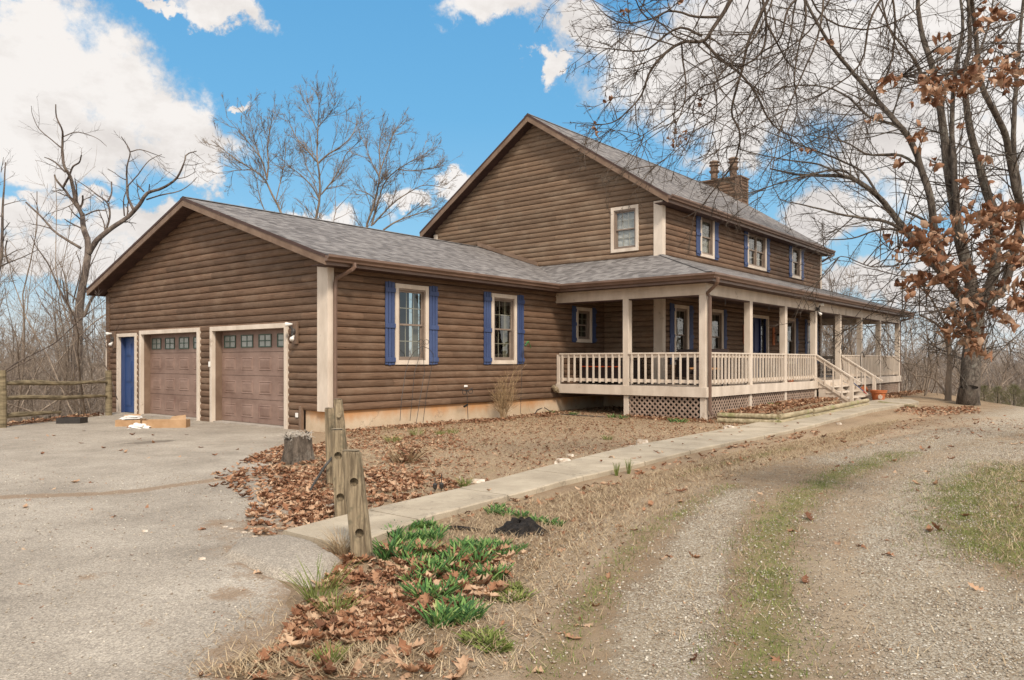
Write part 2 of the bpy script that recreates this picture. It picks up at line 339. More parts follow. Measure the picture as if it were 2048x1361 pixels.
def asphalt_mat():
    m, N, b = new_mat('weathered pale asphalt', .9, .2); o = objc(N)
    nb = N.noise(o, .8, 8, .65).outputs['Fac']; nm = N.noise(o, 4.5, 7, .7).outputs['Fac']; nf = N.noise(o, 60, 4, .8).outputs['Fac']
    col = N.ramp(nb, [(.3, (.235, .205, .168)), (.5, (.325, .287, .238)), (.7, (.41, .366, .307))])
    v = N.n('ShaderNodeTexVoronoi', inp={'Vector': o, 'Scale': 120}); cc = N.n('ShaderNodeSeparateColor', inp={0: v.outputs['Color']}).outputs[0]
    col = N.mix(.62, col, N.ramp(cc, [(0, (.22, .21, .2)), (.5, (.5, .49, .48)), (.93, (.72, .71, .69)), (1, (1, .99, .96))]), 'OVERLAY')
    col = N.mix(N.smooth(nf, .56, .70, 0, .6), col, (.11, .088, .068))
    col = N.mix(N.smooth(nm, .52, .72, 0, .38), col, (.17, .145, .12))
    so_ = N.smooth(N.math('ADD', attr(N, 'soil'), N.math('ADD', N.math('MULTIPLY', N.math('SUBTRACT', nm, .5), 1.7), N.math('MULTIPLY', N.math('SUBTRACT', nf, .5), 1.6))), .40, .62, 0, .85)
    nq = N.noise(o, 190, 3, .8).outputs['Fac']; col = N.mix(so_, col, N.mix(N.smooth(nq, .53, .63, 0, .7), N.ramp(nf, [(.3, (.14, .092, .056)), (.7, (.31, .22, .145))]), (.46, .37, .265)))
    st = N.smooth(N.math('ADD', attr(N, 'stain'), N.math('MULTIPLY', N.math('SUBTRACT', nm, .5), .9)), .40, .6, 0, .6)
    col = N.mix(st, col, (.10, .078, .06))
    N.link(col, b.inputs['Base Color'])
    bump(N, b, N.math('ADD', N.math('MULTIPLY', v.outputs['Distance'], .8), nf), .6, .008); return m
M['asphalt'] = asphalt_mat()
def bark_mat(name, c1, c2, scale=9, lich=None):
    m, N, b = new_mat(name, .9, .15); o = objc(N)
    f = N.noise(stretch(N, o, (1, 1, .28)), scale, 7, .72, .4).outputs['Fac']
    col = N.ramp(f, [(.34, c1), (.66, c2)])
    if lich:
        l = N.noise(o, 2.3, 6, .75).outputs['Fac']; col = N.mix(N.smooth(l, .5, .66, 0, .65), col, lich)
    N.link(col, b.inputs['Base Color']); bump(N, b, f, 1.0, .05); return m
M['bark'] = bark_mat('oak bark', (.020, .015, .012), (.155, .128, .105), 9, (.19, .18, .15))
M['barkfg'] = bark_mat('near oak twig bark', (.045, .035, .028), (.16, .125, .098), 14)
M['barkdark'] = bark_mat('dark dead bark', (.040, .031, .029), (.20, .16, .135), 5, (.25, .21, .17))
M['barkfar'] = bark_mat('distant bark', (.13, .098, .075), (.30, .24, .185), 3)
M['barkhaze'] = bark_mat('far wood bark', (.20, .165, .14), (.36, .31, .265), 1)  # paler than nearer bark: distance haze put into the colour
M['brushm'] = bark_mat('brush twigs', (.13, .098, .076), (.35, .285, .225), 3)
M['stump'] = bark_mat('grey stump wood', (.030, .023, .018), (.19, .155, .125), 14, (.25, .225, .19))
M['post'] = simple('weathered fence post wood', (.13, .098, .062), (.36, .285, .185), 5, .85, (9, 9, .45), 1.0, 8, lo=.38, hi=.62, dist=.02, spots=((.13, .115, .075), 3.0, .50, .65))
M['endgrain'] = simple('post end grain', (.17, .13, .08), (.30, .24, .16), 14, .9)
M['rail'] = simple('mossy fence rail', (.095, .075, .045), (.26, .21, .13), 4, .9, (1, 1, 4), .7, 7)
M['edgelog'] = simple('weathered landscape timber', (.20, .16, .09), (.42, .35, .23), 5, .85, (.6, 3, 3), .6, 7, spots=((.19, .20, .07), 2.5, .54, .6))
def leaf_mat(name, stops, trans=.25):
    m, N, b = new_mat(name, .75, .25); t = m.node_tree
    g = N.n('ShaderNodeNewGeometry'); r = g.outputs['Random Per Island']
    col = N.ramp(r, stops)
    f = N.noise(objc(N), 40, 3, .6).outputs['Fac']
    hs = N.n('ShaderNodeHueSaturation', inp={'Value': N.math('ADD', .6, N.math('MULTIPLY', f, .8)), 'Color': col}).outputs[0]
    N.link(hs, b.inputs['Base Color'])
    tl = N.n('ShaderNodeBsdfTranslucent', inp={'Color': hs}).outputs[0]
    mx = N.n('ShaderNodeMixShader', inp={0: trans, 1: b.outputs[0], 2: tl}).outputs[0]
    N.link(mx, t.nodes['Material Output'].inputs[0]); return m
M['leaf'] = leaf_mat('dry oak leaf', [(0, (.11, .050, .028)), (.25, (.235, .105, .053)), (.6, (.34, .19, .11)), (1, (.50, .35, .23))], .1)
M['leaftree'] = leaf_mat('hanging brown oak leaf', [(0, (.12, .052, .028)), (.4, (.24, .115, .062)), (.8, (.34, .20, .125)), (1, (.44, .31, .22))], .22)
M['stone'] = leaf_mat('gravel stone', [(0, (.20, .16, .12)), (.5, (.33, .28, .215)), (.85, (.45, .40, .325)), (1, (.60, .56, .48))], 0)
M['straw'] = leaf_mat('dry straw blade', [(0, (.20, .13, .07)), (.5, (.38, .28, .17)), (1, (.55, .44, .29))], .1)
M['grassb'] = leaf_mat('short grass blade', [(0, (.075, .095, .022)), (.5, (.145, .185, .042)), (1, (.26, .29, .09))], .15)
M['daff'] = leaf_mat('daffodil blade', [(0, (.034, .085, .030)), (.45, (.065, .155, .045)), (.8, (.13, .25, .065)), (.95, (.24, .33, .11)), (1, (.42, .38, .18))], .15)

# ------------------------------------------------------------------ mesh helpers
def link(o, parent=None, loc=None):
    COL.objects.link(o)
    if parent: o.parent = parent
    if loc is not None: o.location = loc
    return o
def tag(o, label=None, cat=None, group=None, kind=None):
    if label: o['label'] = label
    if cat: o['category'] = cat
    if group: o['group'] = group
    if kind: o['kind'] = kind
    return o
def thing(name, label, cat, loc=(0, 0, 0), group=None):
    o = bpy.data.objects.new(name, None); o.empty_display_size = .2; link(o, None, loc); return tag(o, label, cat, group)
class MB:
    def __init__(s): s.v = []; s.f = []; s.uv = None
    def quad(s, *p):
        i = len(s.v); s.v += [tuple(q) for q in p]; s.f.append(tuple(range(i, i+len(p))))
    def box(s, x0, x1, y0, y1, z0, z1):
        if x0 > x1: x0, x1 = x1, x0
        if y0 > y1: y0, y1 = y1, y0
        if z0 > z1: z0, z1 = z1, z0
        i = len(s.v)
        s.v += [(x0,y0,z0),(x1,y0,z0),(x1,y1,z0),(x0,y1,z0),(x0,y0,z1),(x1,y0,z1),(x1,y1,z1),(x0,y1,z1)]
        for q in ((0,3,2,1),(4,5,6,7),(0,1,5,4),(1,2,6,5),(2,3,7,6),(3,0,4,7)): s.f.append(tuple(i+a for a in q))
    def prism(s, poly, d):        # poly: 3D points, extruded by vector d
        n = len(poly); i = len(s.v); d = Vector(d)
        s.v += [tuple(p) for p in poly]+[tuple(Vector(p)+d) for p in poly]
        s.f.append(tuple(range(i, i+n))[::-1]); s.f.append(tuple(range(i+n, i+2*n)))
        for k in range(n):
            a, b = k, (k+1) % n; s.f.append((i+a, i+b, i+n+b, i+n+a))
    def bar(s, a, b, w, h, up=(0, 0, 1)):      # rectangular bar from a to b
        a = Vector(a); b = Vector(b); t = (b-a).normalized(); u = t.cross(Vector(up)); u = (u.normalized() if u.length > 1e-4 else Vector((1, 0, 0))); v = u.cross(t)
        P = [a+u*(w/2*i)+v*(h/2*j) for i, j in ((-1,-1),(1,-1),(1,1),(-1,1))]
        s.prism(P, b-a)
    def tube(s, pts, rad, n=8, cap=True, jit=0.0):
        pts = [Vector(p) for p in pts]
        if not hasattr(rad, '__len__'): rad = [rad]*len(pts)
        i0 = len(s.v); u = None
        for k, p in enumerate(pts):
            t = (pts[min(k+1, len(pts)-1)]-pts[max(k-1, 0)]).normalized()
            if u is None: u = t.orthogonal().normalized()
            u = (u-t*u.dot(t)).normalized(); v = t.cross(u)
            for j in range(n):
                a = 2*math.pi*j/n; r = rad[k]*(1+jit*(random.random()-.5)); s.v.append(tuple(p+(u*math.cos(a)+v*math.sin(a))*r))
        for k in range(len(pts)-1):
            for j in range(n):
                a = i0+k*n+j; b = i0+k*n+(j+1) % n; s.f.append((a, b, b+n, a+n))
        if cap:
            s.f.append(tuple(i0+j for j in range(n))[::-1]); e = i0+(len(pts)-1)*n; s.f.append(tuple(e+j for j in range(n)))
    def lathe(s, prof, c=(0, 0, 0), n=24, closed=False):
        i0 = len(s.v)
        for r, z in prof:
            for j in range(n):
                a = 2*math.pi*j/n; s.v.append((c[0]+r*math.cos(a), c[1]+r*math.sin(a), c[2]+z))
        for k in range(len(prof)-1):
            for j in range(n):
                a = i0+k*n+j; b = i0+k*n+(j+1) % n; s.f.append((a, b, b+n, a+n))
        s.f.append(tuple(i0+j for j in range(n))[::-1]); e = i0+(len(prof)-1)*n; s.f.append(tuple(e+j for j in range(n)))
    def build(s, name, mat, parent=None, loc=None, smooth=False, bevel=0, off=None):
        me = bpy.data.meshes.new(name)
        vs = s.v if off is None else [(a-off[0], b-off[1], c-off[2]) for a, b, c in s.v]
        me.from_pydata(vs, [], s.f); me.materials.append(mat)
        if s.uv:
            ul = me.uv_layers.new(name='UVMap'); k = 0
            for f, u in zip(s.f, s.uv):
                for q in u: ul.data[k].uv = q; k += 1
        if smooth: me.polygons.foreach_set('use_smooth', [True]*len(me.polygons))
        o = bpy.data.objects.new(name, me); link(o, parent, loc)
        if bevel:
            md = o.modifiers.new('bevel', 'BEVEL'); md.width = bevel; md.segments = 1; md.limit_method = 'ANGLE'
        return o
def npmesh(name, V, F, mat, parent=None, loc=None, smooth=False, attrs=None):
    """V (n,3) float, F (m,k) int"""
    me = bpy.data.meshes.new(name); V = np.asarray(V, np.float32); F = np.asarray(F, np.int32)
    m, k = F.shape
    me.vertices.add(len(V)); me.vertices.foreach_set('co', V.ravel())
    me.loops.add(m*k); me.loops.foreach_set('vertex_index', F.ravel())
    me.polygons.add(m); me.polygons.foreach_set('loop_start', np.arange(0, m*k, k, dtype=np.int32)); me.polygons.foreach_set('loop_total', np.full(m, k, np.int32))
    if smooth: me.polygons.foreach_set('use_smooth', np.ones(m, bool))
    if attrs:
        for a, d in attrs.items():
            at_ = me.attributes.new(a, 'FLOAT', 'POINT'); at_.data.foreach_set('value', np.asarray(d, np.float32))
    me.update(calc_edges=True); me.validate(); me.materials.append(mat)
    o = bpy.data.objects.new(name, me); link(o, parent, loc); return o
def stuff_rot(n, tilt, r=rng):
    """n random rotation matrices: yaw free, tilt up to about `tilt`"""
    yaw = r.uniform(0, 2*np.pi, n); ax = r.uniform(0, 2*np.pi, n); ti = r.normal(0, tilt, n)
    cz, sz = np.cos(yaw), np.sin(yaw); Z = np.zeros((n, 3, 3)); Z[:,0,0]=cz; Z[:,0,1]=-sz; Z[:,1,0]=sz; Z[:,1,1]=cz; Z[:,2,2]=1
    k = np.stack([np.cos(ax), np.sin(ax), 0*ax], 1); K = np.zeros((n,3,3)); K[:,0,2]=k[:,1]; K[:,1,2]=-k[:,0]; K[:,2,0]=-k[:,1]; K[:,2,1]=k[:,0]
    s = np.sin(ti)[:,None,None]; c = (1-np.cos(ti))[:,None,None]
    return (np.eye(3)+s*K+c*(K@K))@Z
def scatter(T, F, P, S, Rm):
    """template verts T, faces F, positions P(n,3), scales S(n), rotations"""
    n = len(P); V = np.einsum('nij,kj->nki', Rm, T)*np.asarray(S)[:,None,None]+P[:,None,:]
    FF = F[None]+ (np.arange(n)*len(T))[:,None,None]
    return V.reshape(-1, 3), FF.reshape(-1, F.shape[1])

# ================================================================== HOUSE
class FR:
    def __init__(s, kind, c): s.k = kind; s.c = c
    def p(s, u, z, o):
        return {'S': (u, s.c-o, z), 'F': (s.c-o, u, z), 'R': (s.c+o, u, z), 'B': (u, s.c+o, z)}[s.k]
    def box(s, mb, u0, u1, z0, z1, o0, o1):
        a = s.p(u0, z0, o0); b = s.p(u1, z1, o1); mb.box(a[0], b[0], a[1], b[1], a[2], b[2])
SL = 1/3.0; ZE = 3.43; MSL = .652; ZM = 5.95
X1, X2 = 9.84, 23.17; YM0, YM1 = -1.9, 7.0; GW = 9.92; XP, YP = 7.43, -4.37; XE = 25.55; DK = .78
GS = FR('S', 0.0); GF = FR('F', 0.0); MG = FR('F', X1); MS = FR('S', YM0)
house = thing('log_house', 'brown log-sided two-storey house with attached garage, wraparound porch and blue shutters', 'house')

def log_wall(fr, u0, u1, z0, z1, holes, gable, mat, parent=house, K=8, dep=.047):
    mb = MB(); zs = set([z0, z1])
    k = math.floor((z0-.42)/PITCH)
    while .42+k*PITCH < z1:
        for j in range(K):
            z = .42+(k+(1-math.cos(math.pi*j/K))/2)*PITCH
            if z0 < z < z1: zs.add(round(z, 5))
        k += 1
    for h in holes:
        for z in h[2:4]:
            if z0 < z < z1: zs.add(z)
    zs = sorted(zs)
    def depth(z):
        t = ((z-.42)/PITCH) % 1.0; return dep*max(0, math.sin(math.acos(max(-1, min(1, 1-2*t)))))**.75
    def lim(z): return gable(z) if gable else (u0, u1)
    for a, b in zip(zs[:-1], zs[1:]):
        if b-a < 1e-5: continue
        m = (a+b)/2; la, lb = lim(a), lim(b)
        if la[0] >= la[1]: continue
        if lb[0] > lb[1]: c = sum(lb)/2; lb = (c, c)
        cuts = sorted([(h[0], h[1]) for h in holes if h[2]-1e-6 <= m <= h[3]+1e-6])
        segs = []; cur = None
        for h0, h1 in cuts:
            segs.append((cur, h0)); cur = h1
        segs.append((cur, None))
        for s0, s1 in segs:
            p0a, p0b = (la[0], lb[0]) if s0 is None else (max(s0, la[0]), max(s0, lb[0]))
            p1a, p1b = (la[1], lb[1]) if s1 is None else (min(s1, la[1]), min(s1, lb[1]))
            if p1a-p0a < 1e-4 and p1b-p0b < 1e-4: continue
            da, db = depth(a+1e-6), depth(b-1e-6)
            mb.quad(fr.p(p0a, a, da), fr.p(p1a, a, da), fr.p(p1b, b, db), fr.p(p0b, b, db))
    return mb.build('log_wall', mat, parent)

def gab_lim(y0, y1, ridge_y, ze, ye, sl, drop=.18):
    def f(z):
        d = (z+drop-ze)/sl      # horizontal distance in from the eave line
        lo = ye+d; hi = 2*ridge_y-ye-d
        return (max(y0, lo), min(y1, hi))
    return f
gg = gab_lim(0, GW, 4.95, ZE, -.45, SL); mg = gab_lim(YM0, YM1, 2.55, ZM, -2.3, MSL, .2)
# openings
D1 = (8.20, 9.18, 0, 2.06); G1 = (4.95, 7.82, 0, 2.12); G2 = (1.39, 4.25, 0, 2.12)
log_wall(GF, 0, GW, -.02, 5.1, [D1, G1, G2, (-.1, .80, -.1, .42)], gg, M['log'])
WG = [(1.77, 2.56, 1.43, 2.97), (4.86, 5.64, 1.43, 2.97), (8.44, 9.03, 2.03, 2.83)]
log_wall(GS, 0, X1, .42, 3.30, WG, None, M['log'])
WU = (-1.10, -.37, 4.65, 5.77)
log_wall(MG, YM0, YM1, .55, 9.0, [WU], mg, M['logw'])
WF = [(10.58, 11.28, 1.40, 2.93), (12.90, 13.64, 1.40, 2.93), (15.92, 17.40, .80, 2.90), (19.22, 20.08, 1.40, 2.93), (21.6, 22.4, 1.40, 2.93),
      (12.22, 12.99, 4.66, 5.74), (15.74, 17.20, 4.66, 5.74), (19.88, 20.68, 4.66, 5.74)]
log_wall(MS, X1, X2, .55, 5.95, WF, None, M['log'])
# plain back and side walls (unseen faces that close the shell)
log_wall(FR('B', GW), 0, X1, -.02, 3.3, [], None, M['log'], K=2)
log_wall(FR('R', X2), YM0, YM1, .4, 9.0, [], mg, M['log'], K=4)
log_wall(FR('B', YM1), X1, X2, .4, 5.95, [], None, M['log'], K=2)

# foundation
mb = MB(); mb.box(.02, X1, .03, .25, -.6, .42); mb.box(.03, .25, .03, .79, -.6, .42); mb.box(X1+.03, X2, YM0+.03, YM0+.25, -.4, .55); mb.box(X1+.03, X1+.25, YM0+.03, .03, -.4, .55)
mb.build('foundation', M['found'], house)
mb = MB(); mb.box(X1+.5, X2-.03, YM0+.3, YM1-.03, -4, .5); mb.box(.3, X1, .3, GW-.03, -4, -.05); mb.build('basement_wall', M['found'], house)
mb = MB(); mb.box(-.06, .28, 1.30, 4.33, -.08, .035); mb.box(-.06, .28, 4.87, 7.90, -.08, .035); mb.build('garage_sill', M['curbc'], house)
mb = MB(); mb.box(-.075, .0, .80, .88, .0, .50); mb.build('edge_board', M['rake'], house, bevel=.004)

# corner boards
def cboard(fr, u0, u1, z0, z1, o1=.062, mat='trim'):
    mb = MB(); fr.box(mb, u0, u1, z0, z1, -.01, o1); return mb.build('corner_board', M[mat], house, bevel=.004)
cboard(GF, -.066, .28, .42, 3.30, .066); cboard(GS, .0, .085, .42, 3.27, .0625)
cboard(GF, GW-.15, GW+.065, -.5, 3.25, .06, 'log'); cboard(GF, GW-.005, GW+.067, .9, 2.0, .064)
cboard(MG, YM0-.062, YM0+.22, .78, 5.88, .062); cboard(MS, X1, X1+.12, .78, 5.80, .060)
cboard(MG, YM1-.12, YM1+.06, 4.2, 5.85, .06); cboard(MS, X2-.11, X2+.055, .78, 5.80, .06)

# ---------------------------------------------------------------- roofs
TH = .035
def slope_uv(pts, eave_dir):
    e = Vector(eave_dir).normalized(); n = (Vector(pts[1])-Vector(pts[0])).cross(Vector(pts[2])-Vector(pts[0])).normalized()
    t = n.cross(e).normalized()
    if t.z < 0: t = -t
    z0 = min(p[2] for p in pts); base = [p for p in pts if p[2] == z0][0]
    return [(Vector(p).dot(e), (Vector(p)-Vector(base)).dot(t)) for p in pts]
roof_mb = {}
def slope(name, pts, edir):
    mb = MB(); mb.uv = []
    n = (Vector(pts[1])-Vector(pts[0])).cross(Vector(pts[2])-Vector(pts[0]))
    if n.z < 0: pts = pts[::-1]
    uv = slope_uv(pts, edir)
    mb.quad(*pts); mb.uv.append(uv)
    bot = [(p[0], p[1], p[2]-TH) for p in pts]; mb.quad(*bot[::-1]); mb.uv.append(uv[::-1])
    for k in range(len(pts)):
        a, b = k, (k+1) % len(pts); mb.quad(bot[a], bot[b], pts[b], pts[a]); mb.uv.append([uv[a], uv[b], uv[b], uv[a]])
    return mb.build(name, M['shingle'], house)
gz = lambda y: ZE+(y+.45)*SL
pz = lambda x: ZE+(x-7.0)*SL
mz = lambda y: ZM+(y+2.3)*MSL
rx = -.42; EP = -1.9-2.84; XF = X2+2.84
slope('roof', [(rx,-.45,ZE),(7.0,-.45,ZE),(X1,2.39,pz(X1)),(X1,4.95,gz(4.95)),(rx,4.95,gz(4.95))], (1,0,0))
slope('roof', [(rx,4.955,gz(4.955)),(X1,4.955,gz(4.955)),(X1,10.35,ZE),(rx,10.35,ZE)], (1,0,0))
slope('porch_roof', [(7.0,-.452,ZE),(7.0,EP,ZE),(X1,YM0,pz(X1)),(X1,2.386,pz(X1))], (0,1,0))
slope('porch_roof', [(7.003,EP-.002,ZE),(XF,EP-.002,ZE),(X2,YM0-.01,pz(X1)),(X1,YM0-.01,pz(X1))], (1,0,0))
slope('porch_roof', [(XF+.002,EP+.004,ZE),(XF+.002,7.6,ZE),(X2+.002,7.6,pz(X1)),(X2+.002,YM0,pz(X1))], (0,1,0))
mx0, mx1 = X1-.41, X2+.33
slope('main_roof', [(mx0,-2.3,ZM),(mx1,-2.3,ZM),(mx1,2.55,mz(2.55)),(mx0,2.55,mz(2.55))], (1,0,0))
slope('main_roof', [(mx0,2.555,mz(2.555)),(mx1,2.555,mz(2.555)),(mx1,7.4,ZM),(mx0,7.4,ZM)], (1,0,0))
# ridge caps
mb = MB(); mb.uv = []
def cap(a, b, w, dz=.03):
    pass
def ridge_cap(p, q, wdir, drop):
    mb = MB(); mb.uv = []; w = Vector(wdir)
    for s in (-1, 1):
        a, b = Vector(p)+Vector((0,0,.022)), Vector(q)+Vector((0,0,.022)); c = b+w*s-Vector((0,0,drop)); d = a+w*s-Vector((0,0,drop))
        pts = [a, b, c, d] if s < 0 else [d, c, b, a]; mb.quad(*pts); L = (b-a).length; mb.uv.append([(0,0),(0,L),(.13,L),(.13,0)])
    mb.build('ridge_cap', M['shingle'], house)
ridge_cap((rx,4.95,gz(4.95)), (X1,4.95,gz(4.95)), (0,.15,0), .15*SL)
ridge_cap((mx0,2.55,mz(2.55)), (mx1,2.55,mz(2.55)), (0,.15,0), .15*MSL)
hv = Vector((-1,1,0)).normalized()*.14
mb = MB(); mb.uv = []
def hip(p, q, nrmA, nrmB):
    # two narrow strips lying on the planes either side of the hip
    mb = MB(); mb.uv = []; p = Vector(p)+Vector((0,0,.02)); q = Vector(q)+Vector((0,0,.02)); t = (q-p)
    for w in (nrmA, nrmB):
        w = Vector(w)*.14; pts = [p, q, q+w, p+w]
        if (Vector(pts[1])-Vector(pts[0])).cross(Vector(pts[2])-Vector(pts[0])).z < 0: pts = pts[::-1]
        mb.quad(*pts); L = t.length; mb.uv.append([(0,0),(0,L),(.13,L),(.13,0)])
    mb.build('hip_cap', M['shingle'], house)
hip((7.0,EP,ZE), (X1,YM0-.01,pz(X1)), (0,1,0), (1,0,0)); hip((XF,EP,ZE), (X2,YM0-.01,pz(X1)), (0,1,0), (-1,0,0))

# rake boards, soffits, fascias
def rake(x, ya, za, yb, zb, h=.17, t=.03):
    mb = MB(); mb.prism([(x,ya,za-TH),(x,yb,zb-TH),(x,yb,zb-TH-h),(x,ya,za-TH-h)], (t,0,0)); mb.build('rake_board', M['rake'], house)
    mb = MB(); mb.prism([(x-.012,ya,za-TH*.2),(x-.012,yb,zb-TH*.2),(x-.012,yb,zb-TH-.03),(x-.012,ya,za-TH-.03)], (.02,0,0)); mb.build('drip_edge', M['soffit'], house)
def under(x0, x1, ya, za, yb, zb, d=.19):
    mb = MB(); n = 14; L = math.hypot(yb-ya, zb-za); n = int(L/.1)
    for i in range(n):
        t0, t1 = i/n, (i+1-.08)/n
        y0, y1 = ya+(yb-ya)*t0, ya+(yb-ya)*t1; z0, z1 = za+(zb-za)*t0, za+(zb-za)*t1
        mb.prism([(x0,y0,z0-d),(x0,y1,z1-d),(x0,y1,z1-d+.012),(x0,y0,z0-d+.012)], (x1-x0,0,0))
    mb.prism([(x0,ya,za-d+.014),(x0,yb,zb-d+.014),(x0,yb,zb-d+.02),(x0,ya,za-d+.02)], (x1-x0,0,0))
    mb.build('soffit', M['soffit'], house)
rake(rx, -.45, ZE, 4.95, gz(4.95)); rake(rx, 10.35, ZE, 4.95, gz(4.95)); under(rx+.031, 0.0, -.44, gz(-.44), 4.95, gz(4.95)); under(rx+.031, 0.0, 10.34, gz(-.44), 4.95, gz(4.95))
rake(mx0, -2.3, ZM, 2.55, mz(2.55), .2); rake(mx0, 7.4, ZM, 2.55, mz(2.55), .2); under(mx0+.031, X1, -2.29, mz(-2.29), 2.55, mz(2.55), .22); under(mx0+.031, X1, 7.39, mz(-2.29), 2.55, mz(2.55), .22)
rake(mx1-.03, -2.3, ZM, 2.55, mz(2.55), .2); rake(mx1-.03, 7.4, ZM, 2.55, mz(2.55), .2); under(X2, mx1-.031, -2.29, mz(-2.29), 2.55, mz(2.55), .22)
for bb in ((rx+.03, 7.0, -.45, -.42, ZE), (7.0, 7.03, EP, -.42, ZE), (7.031, XF-.03, EP, EP+.03, ZE), (XF-.03, XF, EP, 7.6, ZE), (rx+.03, X1, 10.32, 10.35, ZE), (mx0+.03, mx1-.03, -2.3, -2.27, ZM-.02), (mx0+.03, mx1-.03, 7.37, 7.4, ZM-.02)):
    mb = MB(); mb.box(*bb[:4], bb[4]-.2, (bb[4] if bb[4] == ZE else ZM)-TH-.005); mb.build('fascia', M['brown'], house)
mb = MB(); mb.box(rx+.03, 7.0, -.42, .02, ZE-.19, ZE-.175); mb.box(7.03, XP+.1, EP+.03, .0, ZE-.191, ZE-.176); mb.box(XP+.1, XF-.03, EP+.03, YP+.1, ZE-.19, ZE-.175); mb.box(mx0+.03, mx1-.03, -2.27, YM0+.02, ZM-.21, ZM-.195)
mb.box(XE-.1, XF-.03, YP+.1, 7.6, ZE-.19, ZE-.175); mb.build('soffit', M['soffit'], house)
# gutters (K profile)
def gutter(path, prof_out, name='gutter'):
    """path: list of (x,y,z) of back-top edge; prof_out: outward 2D dirs per segment"""
    prof = [(0,-.02),(.0,-.125),(.075,-.125),(.085,-.09),(.125,-.05),(.125,-.005),(.112,-.005),(.112,-.02),(.02,-.1),(.012,-.02)]
    mb = MB(); n = len(path)
    for k, (p, o) in enumerate(zip(path, prof_out)):
        for a, z in prof: mb.v.append((p[0]+o[0]*a, p[1]+o[1]*a, p[2]+z))
    m = len(prof)
    for k in range(n-1):
        for j in range(m): a = k*m+j; b = k*m+(j+1) % m; mb.f.append((a, b, b+m, a+m))
    mb.f.append(tuple(range(m))); mb.f.append(tuple(range((n-1)*m, n*m))[::-1])
    mb.build(name, M['brown'], house)
gutter([(rx,-.45,ZE-.01),(7.0,-.45,ZE-.01),(7.0,EP,ZE-.01),(XF,EP,ZE-.01)], [(0,-1),(-1,-1),(-1,-1),(0,-1)])
gutter([(mx0+.03,-2.3,ZM-.01),(mx1,-2.3,ZM-.01)], [(0,-1),(0,-1)])
# downspouts
def spout(pts, r=.04):
    mb = MB(); P = [Vector(p) for p in pts]
    mb.tube(P, [r]*len(P), 6); mb.build('downspout', M['brown'], house, smooth=False)
spout([(.22,-.52,ZE-.12),(.22,-.53,ZE-.2),(.18,-.50,ZE-.25),(.09,-.14,ZE-.40),(.08,-.108,ZE-.48),(.08,-.108,1.8),(.08,-.108,.52),(.08,-.13,.40)])
spout([(7.0,EP-.13,ZE-.13),(7.02,EP-.12,ZE-.22),(7.08,EP-.06,ZE-.28),(7.48,YP-.02,ZE-.42),(7.53,YP-.06,ZE-.52),(7.53,YP-.06,1.6),(7.53,YP-.06,.28),(7.53,YP-.12,.15)], .042)
spout([(XF-.1,EP-.07,ZE-.13),(XF-.1,EP-.04,ZE-.22),(XE+.08,YP-.02,ZE-.36),(XE+.07,YP+.02,ZE-.46),(XE+.07,YP+.02,.1)])
spout([(mx1-.05,-2.37,ZM-.12),(mx1-.05,-2.36,ZM-.2),(mx1-.2,-2.2,ZM-.3),(X2+.09,-1.95,ZM-.45)])
# flashing board where the garage roof meets the gable
mb = MB(); mb.prism([(X1-.085,2.42,pz(X1)+.02),(X1-.085,4.95,gz(4.95)+.03),(X1-.085,4.95,gz(4.95)+.16),(X1-.085,2.42,pz(X1)+.13)], (.08,0,0)); mb.build('flashing_board', M['rake'], house)

